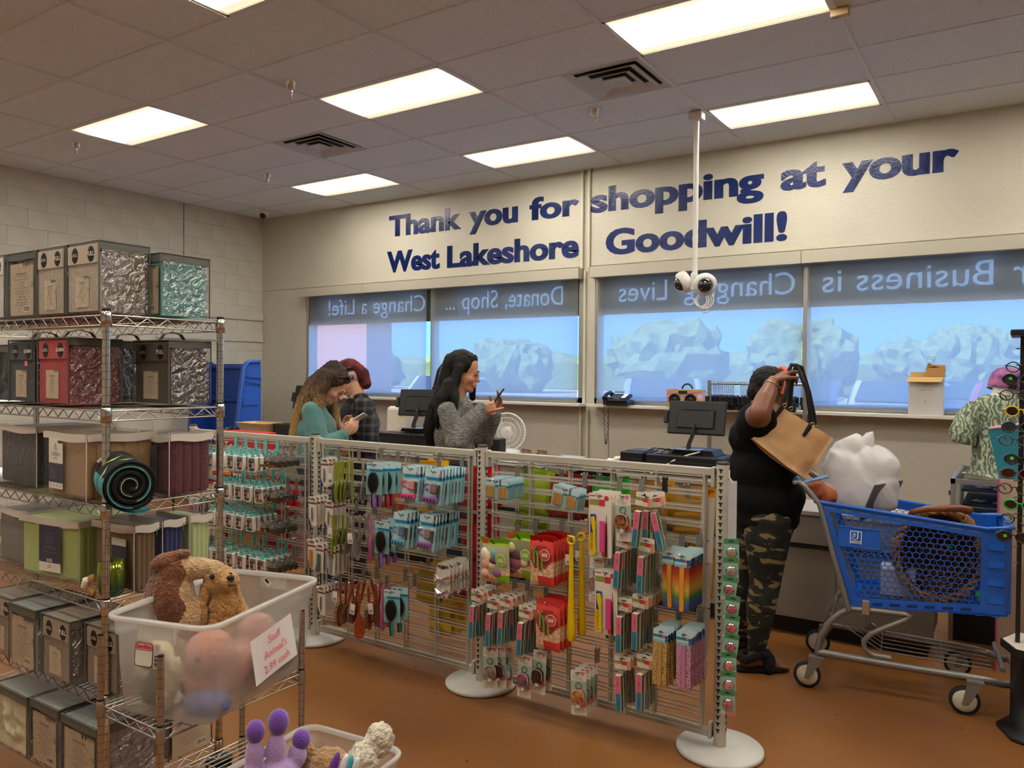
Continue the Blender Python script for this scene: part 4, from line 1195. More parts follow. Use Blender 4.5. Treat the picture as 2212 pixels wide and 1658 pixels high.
for i, (x, z, y) in enumerate(((-2.895, .33, 2.915), (-3.06, .36, 2.95), (-3.09, .99, 2.94), (-3.08, .70, 2.93), (-2.93, .69, 2.93), (-2.8, .34, 2.95))):
    o = tagmesh(.035, .055).build('price_tag', None, T(x, y, z) @ Matrix.Rotation(.15 - .06 * i, 4, 'Y'))
    tag(o, 'white barcode tag tied to ' + ['the slotted copper brush', 'the left copper brushes', 'the upper olive brushes', 'the second row olive brushes', 'the second row silver brushes', 'the rear copper brushes'][i], 'tag', 'barcode tags on the brushes')
stack('bow', bow_card, (), -2.338, .612, 6, 'white card with shiny iridescent hair bow', 'at right of middle panel', 'hair bow cards', 'hair bow', dy=.03, jit=.06)
# ---- left panel
EB = 'white earbud packs with teal hang tabs'
xs = {1: [-4.14, -4.04, -3.945, -3.855, -3.75], 2: [-4.07, -3.99, -3.87, -3.79, -3.695], 3: [-4.13, -4.05, -3.955, -3.86, -3.77], 4: [-4.17, -4.085, -3.955, -3.85, -3.74, -3.665]}
RW = {1: 'top row', 2: 'second row', 3: 'third row', 4: 'bottom row'}
NUM = ['first', 'second', 'third', 'fourth', 'fifth', 'sixth']
for r_, z in ((1, 1.08), (2, .905), (3, .73), (4, .495)):
    for q, x in enumerate(xs[r_]):
        stack('eb', case_pack, (), x, z, 4 if q < len(xs[r_]) - 1 else 5, 'white earbud pack', '%s, hook %s from left' % (RW[r_], NUM[q]), EB, 'earbud pack', dy=.04, jit=.08, htag=M_teal)
SG = 'dark sunglasses packs on the left panel'
for r_, z, xl in ((1, 1.075, (-3.63, -3.56)), (2, .87, (-3.655, -3.58)), (3, .69, (-3.66, -3.585)), (4, .47, (-3.6, -3.57))):
    for q, x in enumerate(xl):
        stack('lp', lens_pack, (), x, z, 4, 'dark smoked sunglasses pack', '%s, %s hook' % (RW[r_], ['left', 'right'][q]), SG, 'sunglasses pack', dy=.042, jit=.1)
# ---- items left of the left panel, seen past the wire shelf
stack('tcs', tool_card, ('8c8680', 1), -4.27, 1.05, 3, 'white card with steel tool', 'far left of rack by shelf post', TC, 'nail tool', dy=.04)
stack('kh6', holder, ('c04a4a', '3a5a7a', 'redblue'), -4.3, .8, 3, 'key holder with red pouch', 'far left of rack, middle', KH, 'key holder', dy=.04)
stack('kh2', holder, ('a84a3a', '8a8f86', 'redgrey'), -4.25, .56, 3, 'key holder with red and grey pouch', 'far left of rack, low', KH, 'key holder', dy=.04)
# ---- clip strip with pill mirrors on the end post
cs = thing('clip_strip', 'white plastic clip strip hanging down the end post', 'strip', T(-.985, 3.135, 1.16))
M_strip = film('strip_plastic', (.9, .9, .92), .5, .1, diffuse=.6, dcol=(.85, .86, .9))
MB().box((0, 0, -.32), (.034, .0014, .58), M_strip).build('strip', cs, rotz(.35))
MB().tube([(-.014, .0, .012), (-.016, .006, -.018), (0, -.004, -.034), (.004, -.004, -.045)], .003, M_white, 6).build('hook', cs)
for k in range(4):
    b = MB()
    for q in (-1, 1): b.box((q * .006, -.008, -.1 - k * .075), (.004, .006, .032), M_white, Matrix.Rotation(.2, 4, 'X'))
    b.build('clip', cs, rotz(.35))
M_mint = mat('card_mint', S('9fd3c4'), .4); M_mgreen = mat('card_green', S('4f9a6a'), .4)
def mirror_card(k):
    t = thing('pocket_mirror_card', None, None)
    mb = cardmesh(.058, .105, M_mint, [(-.5, .5, 0, .22, M_mgreen), (-.2, .5, .82, 1, M_pinkb), (-.5, -.05, .84, .96, M_cardw)]); mb.build('card', t)
    MB().lathe([(.021, 0), (.022, .006), (.018, .009)], M_chrome, 20, T(0, -.001, -.042) @ RX90).build('mirror_case', t)
    cols = (('c9c0b0', 'a89a8c'), ('c9c0b0', '8a8078'), ('e08a5a', '8a4a9a'), ('d84a4a', 'e8d0d0'), ('e89a9a', 'b04060'))[k]
    MB().lathe([(.017, .0091), (.015, .0105), (.002, .011)], mat('mirror_top_%d' % k, S(cols[0]), .25, .3, col2=S(cols[1]), vscale=90), 18, T(0, -.001, -.042) @ RX90).build('mirror_top', t)
    return t
for k in range(9):
    z = .885 - k * .076
    kk = (0, 1, 2, 2, 4, 2, 3, 3, 4)[k]
    put('mc%d' % kk, mirror_card, (kk,), T(-.982 + (.012 if 2 < k < 6 else 0), 3.118 - .003 * k, z) @ rotz(.3) @ Matrix.Rotation(.12 if 1 < k < 6 else -.04, 4, 'Y') @ Matrix.Rotation(.1, 4, 'X'),
        'mint card with a small round pocket mirror, %s from the top of the strip' % (ORD[k] if k else 'first'), 'pocket mirror cards', 'mirror card')
M_cardback = mat('card_back', S('cbc4b8'), .6)
for k in range(7):
    z = (1.03, .86, .765, .67, .56, .46, .34)[k]
    b = cardmesh(.058, .105 if k != 0 else .17, M_cardback, hole=k > 0)
    if k == 6:
        for q in range(8): b.quad(-.01 + q * .003, -.075, -.0085 + q * .003, -.055, -.0006, M_bar)
    o = b.build('mirror_card_back', None, T(-1.105 - .004 * k, 3.19 - .006 * (k % 2), z) @ rotz(.2) @ Matrix.Rotation(.1 if k == 6 else .03, 4, 'Y'))
    tag(o, 'grey card back hanging behind the end post, %s from the top' % (ORD[k] if k else 'first'), 'card', 'card backs behind the end post')
# ---- snack bags on the far side of the rack
def snack(col, col2, key):
    t = thing('snack_bag', None, None)
    m1 = mat('snack_' + key, S(col), .25); m2 = mat('snackb_' + key, S(col2), .3)
    pouch_body(.15, .21, .04, m1, seed=7, mats=lambda u, v: m2 if .35 < v < .62 else m1).build('bag', t)
    MB().box((0, -.022, -.06), (.09, .003, .035), M_cardw).build('label', t)
    return t
SN = 'snack bags on the far side of the rack'
for key, c1, c2, x, z, n, pl in (('red', 'c0202c', 'a81a2c', -2.36, 1.05, 4, 'behind the second post, top'), ('red', 'c0202c', 'a81a2c', -2.36, .8, 4, 'behind the second post, middle'), ('red', 'c0202c', 'a81a2c', -2.38, .58, 4, 'behind the hair bows'),
                                 ('yel', 'd8b020', '8a2a1a', -2.62, .52, 4, 'behind the teal paddle brushes'), ('yel', 'd8b020', '8a2a1a', -2.56, .36, 4, 'lowest, behind the middle panel'), ('yel', 'd8b020', '8a2a1a', -2.72, .78, 3, 'behind the second row cards'),
                                 ('yel', 'd8b020', '8a2a1a', -2.7, 1.06, 3, 'behind the pink pedicure sets'), ('lime', '9fb52a', '6a8a2a', -2.02, 1.06, 3, 'behind the left emery packs'), ('lime', '9fb52a', '6a8a2a', -2.06, .84, 3, 'behind the lime pouches'),
                                 ('nut', '8a2a24', 'c9a45a', -1.82, 1.05, 4, 'between the two emery stacks'), ('grn', '2f9a2c', '3f6a2a', -1.62, 1.05, 3, 'behind the tilted emery packs'), ('grn', '2f9a2c', '3f6a2a', -1.6, .76, 3, 'behind the shoehorns'), ('grn', '2f9a2c', '3f6a2a', -1.56, .52, 3, 'low behind the shoehorns'),
                                 ('gold', 'b3832e', '8a5a1e', -1.4, 1.05, 4, 'behind the key holder'), ('gold', 'b3832e', '8a5a1e', -1.2, 1.04, 4, 'top right of the rack'), ('gold', 'b3832e', '8a5a1e', -1.2, .78, 4, 'behind the rainbow boards'),
                                 ('org', 'd0602a', 'f0d0a0', -3.0, .95, 3, 'behind the silver brush'), ('org', 'd0602a', 'f0d0a0', -4.05, .85, 3, 'behind the left panel'), ('red', 'c0202c', 'a81a2c', -3.9, .84, 3, 'behind the left panel, right'), ('red', 'c0202c', 'a81a2c', -3.95, .6, 3, 'low behind the left panel'), ('pk', 'c98a94', 'd8b0a8', -3.7, .55, 3, 'low behind the sunglasses')):
    nm = {'red': 'red', 'yel': 'yellow', 'lime': 'yellow green', 'nut': 'maroon and tan', 'grn': 'bright green', 'gold': 'golden', 'org': 'orange', 'pk': 'pale pink'}[key]
    stack('sn' + key, snack, (c1, c2, key), x, z, n, nm + ' snack bag', pl, SN, 'snack bag', yf=3.37, dy=.05, front=False, jit=.12)
# ------------------------------------------------------------------ wire shelving
M_wire = mat('shelf_chrome', (.66, .64, .60), .18, 1.0)
M_wire2 = mat('shelf_bronze', (.50, .47, .44), .3, 1.0)
M_groove = mat('post_groove', (.16, .15, .14), .4, .8)
def post(parent, x, y, z0, z1, r, m, cap=M_black):
    mb = MB().lathe([(r, z0), (r, z1)], m, 14); z = z0 + .0254
    while z < z1 - .005:
        mb.lathe([(r * 1.012, z), (r * 1.012, z + .0016)], M_groove, 14, None, False, False); z += .0254
    mb.build('post', parent, T(x, y, 0))
    MB().lathe([(r * .98, z1), (r * .9, z1 + .004)], cap, 12).build('post_cap', parent, T(x, y, 0))
def truss(a, b, z, m, parent, wd=.0028, pitch=.034, h=.032):
    A, B = Vector(a), Vector(b); L = (B - A).length; d = (B - A) / L
    mb = MB()
    mb.tube([A + Vector((0, 0, z)), B + Vector((0, 0, z))], wd, m, 6); mb.tube([A + Vector((0, 0, z - h)), B + Vector((0, 0, z - h))], wd, m, 6)
    n = int(L / pitch) // 2 * 2; pts = []
    for i in range(n + 1): pts.append(A + d * (L * (i + .5) / (n + 1)) + Vector((0, 0, z - (wd if i % 2 else h - wd))))
    mb.tube(pts, wd * .75, m, 5)
    mb.build('side_truss', parent)
def wire_shelf(parent, x0, x1, y0, y1, z, m, r, pitch=.026, h=.032):
    for a, b in (((x0, y0), (x1, y0)), ((x1, y0), (x1, y1)), ((x1, y1), (x0, y1)), ((x0, y1), (x0, y0))):
        A, B = Vector((*a, 0)), Vector((*b, 0)); d = (B - A).normalized()
        truss(A + d * r, B - d * r, z, m, parent, h=h)
    mb = MB(); n = int((x1 - x0) / pitch)
    for i in range(1, n): x = x0 + (x1 - x0) * i / n; mb.tube([(x, y0, z + .002), (x, y1, z + .002)], .0019, m, 4, caps=False)
    for q in (.33, .66): mb.tube([(x0, y0 + (y1 - y0) * q, z - .003), (x1, y0 + (y1 - y0) * q, z - .003)], .0026, m, 5, caps=False)
    o = mb.build('deck_wires', parent); o['kind'] = 'stuff'
    for x in (x0, x1):
        for y in (y0, y1):
            MB().lathe([(r * 1.05, z + .012), (r * 1.3, z + .008), (r * 1.38, z - h - .004), (r * 1.1, z - h - .006)], m, 12).build('corner_collar', parent, T(x, y, 0))
            MB().lathe([(r * 1.06, z + .018), (r * 1.06, z + .010)], M_black, 12).build('split_sleeve', parent, T(x, y, 0))
SX0, SX1, SY0, SY1 = -3.82, -2.47, 1.38, 1.805
ZS = [1.735, 1.425, 1.115, .805, .495, .185]
unit = thing('wire_shelving', 'tall chrome wire shelving unit filled with bedding sets, at left', 'shelf', T(0, 0, 0))
for x in (SX0, SX1):
    for y in (SY0, SY1):
        post(unit, x, y, .13, 1.752, .0127, M_wire)
        c = MB().lathe([(.018, -.025), (.05, -.025), (.055, 0), (.05, .025), (.018, .025)], M_black, 18, T(x, y, .056) @ Matrix.Rotation(PI / 2, 4, 'X'))
        c.box((x, y + .035, .085), (.05, .006, .08), M_black); c.box((x, y - .035, .085), (.05, .006, .08), M_black); c.box((x, y, .126), (.06, .08, .012), M_black)
        c.build('caster', unit)
for z in ZS: wire_shelf(unit, SX0, SX1, SY0, SY1, z, M_wire, .0127)

M_pvc = film('clear_vinyl', (.97, .97, .97), .2, .07, .5, 38)
M_pvcw = film('crinkled_vinyl', (.97, .97, .97), 2.6, .1, 1.0, 22)
M_zip = mat('zip_band_grey', S('5f605a'), .45, bump=.2, bscale=150)
M_zipw = mat('zip_band_white', S('d9d0c4'), .4)
M_insert = mat('insert_card', S('cbb69a'), .55)
M_insert2 = mat('insert_card_pale', S('d8c5a8'), .5)
M_leafp = mat('leaf_print', S('2a2c24'), .6)
def crumple(w, h, d, m, seed, amp=.012, nx=16, nz=20, sc=1.0):
    """folded cloth face in the x-z plane (centre bottom at origin), facing -y"""
    vs = []; fs = []
    for j in range(nz + 1):
        for i in range(nx + 1):
            x = (i / nx - .5) * w; z = j / nz * h
            e = min(1, 6 * min(i / nx, 1 - i / nx)) * min(1, 6 * min(j / nz, 1 - j / nz))
            p = Vector((x * 13 * sc, z * 13 * sc, seed * 3.1))
            n = abs(noise.noise(p)) * 1.3 + abs(noise.noise(p * 2.3 + Vector((5, 2, 1)))) * .7 - .5
            vs.append((x, -amp * n * e, z))
    for j in range(nz):
        for i in range(nx):
            a = j * (nx + 1) + i; fs.append((a, a + 1, a + nx + 2, a + nx + 1))
    return MB().add(vs, fs, m, None, True)
def insert(mb, w, h, x, z, y, m, seed, leaves=True, bar=True, top=None):
    """printed card: centre x, bottom z"""
    rg = random.Random(seed)
    def q(x0, z0, x1, z1, mm, dy=0): mb.quad(x0, z0, x1, z1, y - dy, mm)
    q(x - w / 2, z, x + w / 2, z + h, m)
    for k in range(11):
        zz = z + h * (.74 - k * .055); L = rg.uniform(.25, .8) * w * .42
        q(x - L, zz, x + L, zz + h * .012, M_inkg, .0006)
    q(x - w * .22, z + h * .78, x + w * .2, z + h * .82, M_inkg, .0006)
    if leaves:
        for k in range(8):
            a = x + w * (.08 + .055 * k); b = rg.uniform(-.05, .05) * w; l = rg.uniform(.05, .13) * h
            mb.add([(a, y - .0008, z + h), (a + w * .035, y - .0008, z + h), (a + b, y - .0008, z + h - l)], [(0, 1, 2)], M_leafp)
        for k in range(4):
            zz = z + h * (.52 + .03 * k)
            mb.add([(x + w / 2, y - .0008, zz), (x + w / 2, y - .0008, zz + h * .012), (x + w * .34, y - .0008, zz + h * rg.uniform(-.03, .05))], [(0, 1, 2)], M_leafp)
    if bar:
        q(x + w * .1, z + h * .06, x + w * .38, z + h * .19, M_cardw, .0006)
        xx = x + w * .12
        while xx < x + w * .36:
            k = rg.uniform(.001, .003); q(xx, z + h * .08, xx + k, z + h * .17, M_bar, .0009); xx += k + rg.uniform(.001, .003)
BAGN = [0]
def bedding(label, fr, style, cloth, size='FULL', w=.2, d=.17, h=.245, band=None, side=None, lid=None, handle=False, cat='bedding', group='zipped bedding sets on the wire shelves', rz=0.0, sidecard=False, trim=True):
    """fr = world position of the bottom front-right corner"""
    BAGN[0] += 1; sd = BAGN[0]
    band = band or M_zip
    R = rotz(rz); c = Vector(fr) + (R @ Vector((-w / 2, d / 2, 0)))
    t = thing('bedding_set', label, cat, T(c.x, c.y, c.z + .004) @ R, group)
    mc = mat('cloth_' + cloth, S(cloth), .75, bump=.1, bscale=300, sheen=.2)
    b = MB(); b.box((0, .004, (h - .02) / 2 + .004), (w - .024, d - .03, h - .03), mc, None, .015); b.build('folded_bedding', t)
    crumple(d - .012, h - .045, .01, side or mc, sd, .026, 20, 24).build('crumpled_side', t, T(w / 2 - .014, 0, .006) @ rotz(PI / 2))
    y = -d / 2 + .006
    if style == 'front':
        b = MB(); b.box((0, y, (h - .07) / 2 + .006), (w - .014, .008, h - .075), mc, None, .003); b.build('folded_sheet', t)
        b = MB(); b.box((0, y - .002, h - .045), (w - .012, .012, .07), mc, None, .005); b.build('folded_pillowcase', t)
        for q in (-.22, .27): MB().ell((w * q, y - .0085, h - .045), (.021, .001, .027), M_black, 18, 6).build('size_badge', t)
        text(size, .021 if size == 'FULL' else .016, M_cardw, t, T(w * .27, y - .0098, h - .045), 'lettering', bold=.0004, ext=.0001, res=2)
        text('INCLUDES\nPILLOWCASES', .0058, M_cardw, t, T(-w * .22, y - .0098, h - .045), 'lettering', ext=.0001, res=1)
        b = MB(); insert(b, w * .42, h * .42, -.004, h * .1, y - .0055, M_insert2, sd, bar=False); b.build('insert_card', t)
    elif style == 'back':
        b = MB(); insert(b, w - .03, h - .055, -.004, .012, y - .003, M_insert, sd); b.build('insert_card', t)
    elif style == 'cloth':
        crumple(w - .012, h - .04, .01, mc, sd + .5, .022).build('crumpled_front', t, T(0, y, .006))
    b = MB(); b.box((0, 0, h / 2), (w, d, h), M_pvc, None, .008); b.build('clear_cover', t)
    b = MB(); b.box((w / 2 + .002, 0, h / 2 - .012), (.002, d - .014, h - .04), M_pvcw); b.build('side_window', t)
    b = MB()
    zt = h - .004
    rim = [(s[0] * (w / 2 + .001), s[1] * (d / 2 + .001)) for s in ((-1, -1), (1, -1), (1, 1), (-1, 1))]
    if style != 'front':
        for i in range(4):
            p, q = rim[i], rim[(i + 1) % 4]
            n = 8
            vs = []
            for k in range(n + 1):
                u = k / n; x = p[0] + (q[0] - p[0]) * u; yy = p[1] + (q[1] - p[1]) * u
                wv = .003 * math.sin(u * 7 + sd + i)
                vs += [(x * 1.004, yy * 1.004, zt + wv), (x * 1.004, yy * 1.004, zt - .028 + wv * .6)]
            b.add(vs, [(2 * k, 2 * k + 1, 2 * k + 3, 2 * k + 2) for k in range(n)], band, None, True)
    else:
        p, q = rim[1], rim[2]; n = 8; vs = []
        for k in range(n + 1):
            u = k / n; x = p[0]; yy = p[1] + (q[1] - p[1]) * u; wv = .003 * math.sin(u * 5 + sd)
            vs += [(x * 1.006, yy, zt + wv), (x * 1.006, yy, zt - .026 + wv * .6)]
        b.add(vs, [(2 * k, 2 * k + 1, 2 * k + 3, 2 * k + 2) for k in range(n)], band, None, True)
    for (x, yy) in rim:
        b.tube([(x, yy, .006), (x, yy, zt)], .0028 if trim else .0012, band, 6)
    for i in range(4): b.tube([(rim[i][0], rim[i][1], zt), (rim[(i + 1) % 4][0], rim[(i + 1) % 4][1], zt)], .0028, band, 6)
    b.build('zip_band', t)
    lm = lid or mc
    MB().box((0, 0, h - .006), (w - .012, d - .012, .003), lm).build('lid_panel', t)
    if handle:
        MB().tube([(0, -d * .3, h), (0, -d * .2, h + .022), (0, 0, h + .03), (0, d * .2, h + .022), (0, d * .3, h)], .01, M_zip, 6, rad=[(.012, .0015)] * 5).build('handle', t)
    return t
z1, z2, z3, z4, z5, z6 = [z + .004 for z in ZS]
TP = 'b3a48f'
bedding('sheet set at far left of the top shelf, cut by the photo edge', (-3.20, 1.40, z1), 'front', 'd8d3cc', w=.19)
bedding('back of a sheet set with text card, leftmost whole one on the top shelf', (-2.972, 1.40, z1), 'back', 'cfcac2', w=.2, band=M_zip)
bedding('taupe full sheet set, middle of the top shelf', (-2.768, 1.40, z1), 'front', TP, w=.19)
bedding('taupe full sheet set with crinkled side above the front post', (-2.545, 1.398, z1), 'front', TP, w=.205, d=.175, side=mat('cloth_mauve_highlight', S('c6bab4'), .6))  # mauve side cloth lightened, highlights of the crinkled cover put into its colour
bedding('turquoise sheet set at the right end of the top shelf', (-2.495, 1.585, z1), 'back', '62cdc4', w=.2, d=.19, h=.225)
bedding('navy queen sheet set at left of the second shelf', (-2.975, 1.40, z2), 'front', '1d2433', 'QUEEN', w=.19, h=.235, handle=True)
bedding('red queen sheet set on the second shelf', (-2.735, 1.395, z2), 'front', 'b02024', 'QUEEN', w=.205, d=.19, h=.238, handle=True, side=mat('cloth_crimson', S('c42a42'), .6))
bedding('dark olive sheet set showing its text card, behind the shelf post', (-2.79, 1.60, z2), 'back', '4a4436', w=.16, d=.17, h=.235, handle=True)
bedding('dark olive full sheet set at the right end of second shelf', (-2.5, 1.62, z2), 'front', '4d4535', w=.215, d=.165, h=.235, handle=True, side=mat('cloth_olive', S('6a5c44'), .6))
tag(box_obj('price_sticker', (-3.02, 1.3925, z2 + .15), (.016, .002, .018), M_sal), 'small pink price sticker on the navy sheet set', 'sticker')
bedding('charcoal dark bedding at far left of the second shelf', (-3.2, 1.42, z2), 'cloth', '2b2a2c', w=.2, h=.22)
# microfibre sets in clear bags with white zip
def boxset(label, fl, cloth, w, d, h, rz=0.0, card=None, top_front=True):
    BAGN[0] += 1
    t = thing('bedding_set', label, 'bedding', T(*fl) @ rotz(rz), 'zipped bedding sets on the wire shelves')
    mc = mat('cloth_' + cloth, S(cloth), .7, bump=.12, bscale=220, sheen=.3)
    b = MB(); b.box((w / 2, d / 2, h / 2), (w - .01, d - .01, h - .01), mc, None, .014)
    b.build('folded_bedding', t)
    b = MB()
    for k in range(4): b.box((w - .006, d * (.2 + .2 * k), h * .45), (.008, d * .15, h * .84), mc, None, .004)
    b.build('folded_edges', t)
    MB().box((w / 2, d / 2, h / 2 + .002), (w + .006, d + .006, h + .004), M_pvc, None, .006).build('clear_cover', t)
    b = MB()
    for s in ((0, 0, w, 0), (w, 0, w, d)):
        if s[3] == 0 and not top_front: continue
        n = 8; vs = []
        for k in range(n + 1):
            u = k / n; x = s[0] + (s[2] - s[0]) * u; y = s[1] + (s[3] - s[1]) * u
            ox, oy = (0, -.005) if s[3] == 0 else (.005, 0)
            vs += [(x + ox, y + oy, h + .002 + .002 * math.sin(u * 8)), (x + ox, y + oy, h - .024 + .004 * math.sin(u * 6 + 1))]
        b.add(vs, [(2 * k, 2 * k + 1, 2 * k + 3, 2 * k + 2) for k in range(n)], M_zipw, None, True)
    b.tube([(w + .004, -.004, .004), (w + .004, -.004, h)], .0018, M_zipw, 5)
    b.tube([(w + .004, d, h - .01), (w + .006, d - .01, h - .02), (w + .008, d - .012, h - .04)], .002, M_chrome, 5)
    b.build('zip_band', t)
    if card: card(t, w, h)
    return t
M_slate = mat('card_slate', S('3f3f55'), .5)
def lebra(x, z, cw, ch, flip=False):
    def f(t, w, h):
        b = MB(); y = -.006
        b.quad(x, z, x + cw, z + ch, y, M_cardw)
        if not flip:
            b.quad(x, z + ch * .12, x + cw, z + ch * .5, y - .0006, M_slate); b.quad(x + cw * .65, z + ch * .9, x + cw, z + ch * .95, y - .0006, mat('print_brown', S('5a3a20'), .6))
            rg = random.Random(3)
            for k in range(4): b.quad(x + cw * .1, z + ch * (.36 - .05 * k), x + cw * rg.uniform(.4, .7), z + ch * (.37 - .05 * k), y - .001, M_inkg)
            for k in range(4): b.ell((x + cw * (.15 + .23 * k), y - .0006, z + ch * .06), (.003, .0004, .004), M_inkg, 8, 4)
        else:
            b.quad(x, z + ch * .2, x + cw, z + ch, y - .0006, M_slate)
            rg = random.Random(4)
            for k, zz in enumerate((.82, .76, .72, .66, .62, .54, .5, .42)): L = rg.uniform(.15, .35) * cw; b.quad(x + cw / 2 - L, z + ch * zz, x + cw / 2 + L, z + ch * (zz + .008), y - .001, M_inkg)
            b.quad(x + cw * .38, z + ch * .22, x + cw * .62, z + ch * .28, y - .001, M_cardw)
            for k in range(9): b.quad(x + cw * (.42 + .018 * k), z + ch * .23, x + cw * (.43 + .018 * k), z + ch * .27, y - .0014, M_bar)
        b.build('insert_card', t)
        if not flip:
            text('LEBRA', cw * .2, M_inkg, t, T(x + cw / 2, y - .0012, z + ch * .68), 'lettering', ext=.0001, res=1, space=1.1)
            text('HOME', cw * .08, M_inkg, t, T(x + cw / 2, y - .0012, z + ch * .6), 'lettering', ext=.0001, res=1)
        e = MB(); zz = z + (ch * .82 if not flip else ch * .12); s = 1 if not flip else .5
        e.tube([(x + cw * .42, y - .001, zz - .006 * s), (x + cw * .5, y - .001, zz + .012 * s), (x + cw * .58, y - .001, zz - .006 * s), (x + cw * .5, y - .001, zz - .01 * s), (x + cw * .42, y - .001, zz - .006 * s)], .0009, M_inkg, 4)
        e.build('leaf_emblem', t)
    return f
boxset('charcoal bedding bag at left of the third shelf', (-3.34, 1.44, z3), '232524', .3, .3, .225)
boxset('tan bedding bag with white and slate card, third shelf', (-2.877, 1.388, z3), 'a07c52', .3, .24, .222, -.04, lebra(.045, .03, .1, .175))
boxset('olive green bedding bag behind the front post', (-2.71, 1.645, z3), '5c6238', .16, .14, .215)
def slatecard(t, w, h):
    b = MB(); b.quad(.05, .02, .1, h - .04, -.006, mat('card_slate_dark', S('4c5152'), .5)); b.build('insert_card', t)
boxset('burgundy bedding bag at the right end of third shelf', (-2.63, 1.6, z3), '571626', .165, .17, .215, 0, slatecard)
boxset('grey crumpled bedding bag at far left of the fourth shelf', (-3.35, 1.44, z4), '6f6a60', .25, .3, .215)
boxset('lime green bedding bag with large slate card, fourth shelf', (-3.069, 1.395, z4), 'b3c46e', .335, .26, .218, .12, lebra(.12, .03, .12, .165, True))
def browncard(t, w, h):
    b = MB(); b.quad(.12, .07, .2, .18, -.006, M_slate); b.quad(.12, .155, .2, .18, -.0066, M_cardw); b.quad(.12, .06, .2, .07, -.0066, M_cardw); b.build('insert_card', t)
boxset('brown bedding bag behind the green cup, fourth shelf', (-2.715, 1.47, z4), '7f6347', .235, .09, .225, .05, browncard)
boxset('navy bedding bag at right of the fourth shelf', (-2.68, 1.585, z4), '1e2a66', .2, .085, .228)
boxset('pale green bedding bag, rightmost on the fourth shelf', (-2.68, 1.69, z4), 'c5d69a', .2, .09, .228)
TP2 = '94836f'
bedding('taupe sheet set, leftmost on the fifth shelf', (-3.06, 1.365, z5), 'front', TP2, w=.2, h=.222)
bedding('back of a sheet set with grey lid on the fifth shelf', (-2.842, 1.34, z5), 'back', 'd5d3d0', w=.185, d=.2, h=.225, lid=mat('lid_grey', S('8f918c'), .3))
bedding('taupe full sheet set, middle of the fifth shelf', (-2.636, 1.352, z5), 'front', TP2, w=.185, d=.2, h=.22)
bedding('taupe full sheet set with shiny cover behind the small rack post', (-2.42, 1.39, z5), 'front', TP2, w=.19, d=.2, h=.215)
bedding('cream crumpled bedding in a clear bag on the lowest shelf', (-2.9, 1.34, z6), 'cloth', 'd9cfa8', w=.24, d=.22, h=.22, lid=mat('lid_grey'))
bedding('back of a sheet set, second on the lowest shelf', (-2.7, 1.345, z6), 'back', 'dcd9d2', w=.185, d=.22, h=.222, lid=mat('lid_grey'))
bedding('back of a sheet set with lavender sheets bulging, lowest shelf', (-2.47, 1.35, z6), 'back', 'c5bfd0', w=.215, d=.21, h=.215, lid=mat('lid_grey'), side=mat('cloth_lavender', S('c9c4d4'), .6))
o = bedding('back of a sheet set facing right at the end of lowest shelf', (-2.467, 1.6, z6), 'cloth', 'c9c2b4', w=.2, d=.17, h=.205)
b = MB(); insert(b, .15, .17, 0, .012, 0, M_insert, 99, leaves=False); b.build('insert_card', o, T(.1 + .006, 0, 0) @ rotz(PI / 2))

# rolled dinosaur style fleece blanket hanging over the shelf end
M_fblack = mat('fleece_black', S('0f1110'), .9, bump=.3, bscale=200)
M_faqua = mat('fleece_aqua', S('5fb8b4'), .9, bump=.3, bscale=200, col2=S('3f7f86'), vscale=14)
M_flime = mat('fleece_lime', S('a9c96a'), .9)
M_fpale = mat('fleece_pale_green', S('b9d8a0'), .9)
t = thing('fleece_blanket', 'rolled black and aqua fleece blanket hanging off the third shelf end', 'blanket', T(-2.64, 1.50, z3 + .088) @ rotz(-.38) @ Matrix.Rotation(.02, 4, 'Y'))
R_, L_ = .076, .36
MB().rings([[(x, math.cos(a) * R_ * k, math.sin(a) * R_ * k) for a in [2 * PI * q / 28 for q in range(28)]] for x, k in ((0, .8), (.012, .97), (.05, 1.02), (.2, 1.0), (L_ - .02, 1.03), (L_ - .004, .98), (L_ - .012, .86))], M_fblack).build('roll', t)
sp = []
for i in range(90):
    a = i / 90 * 2 * PI * 3.2; r = R_ * (.95 - .78 * i / 90); sp.append((L_ - .008 + .002 * math.sin(a * 3), r * math.cos(-a - .6), r * math.sin(-a - .6)))
MB().tube(sp, .004, M_fblack, 6, rad=[(.006, .008)] * 90).build('spiral_edge', t)
MB().tube(sp[4:32], .004, M_faqua, 6, rad=[(.007, .0045)] * 28).build('aqua_fold', t)
MB().tube(sp[60:86], .003, M_fpale, 6, rad=[(.0065, .004)] * 26).build('pale_fold', t)
vs = []; n = 14
for i in range(n + 1):
    a = math.radians(20 - 150 * i / n)
    r = R_ * 1.05 + (.03 * max(0, i / n - .6))
    for x, dx in ((.17, 0), (.26, 0), (L_ + .002, 0)): vs.append((x, -r * math.cos(a) * 1.0 if False else r * math.cos(PI - a), r * math.sin(a) - (.05 * max(0, i / n - .7) if x < .3 else .03 * max(0, i / n - .7))))
MB().add(vs, [(3 * i + k, 3 * i + k + 1, 3 * i + k + 4, 3 * i + k + 3) for i in range(n) for k in range(2)], M_faqua, None, True).build('hanging_flap', t)
vs = []
for i in range(11):
    a = math.radians(100 + 90 * i / 10)
    for x in (.02, .16): vs.append((x, math.cos(a) * R_ * 1.03, math.sin(a) * R_ * 1.03))
MB().add(vs, [(2 * i, 2 * i + 1, 2 * i + 3, 2 * i + 2) for i in range(10)], mat('wrap_label', S('16181a'), .4), None, True).build('paper_wrap', t)
RL = Matrix.Rotation(math.radians(-48), 4, 'X')
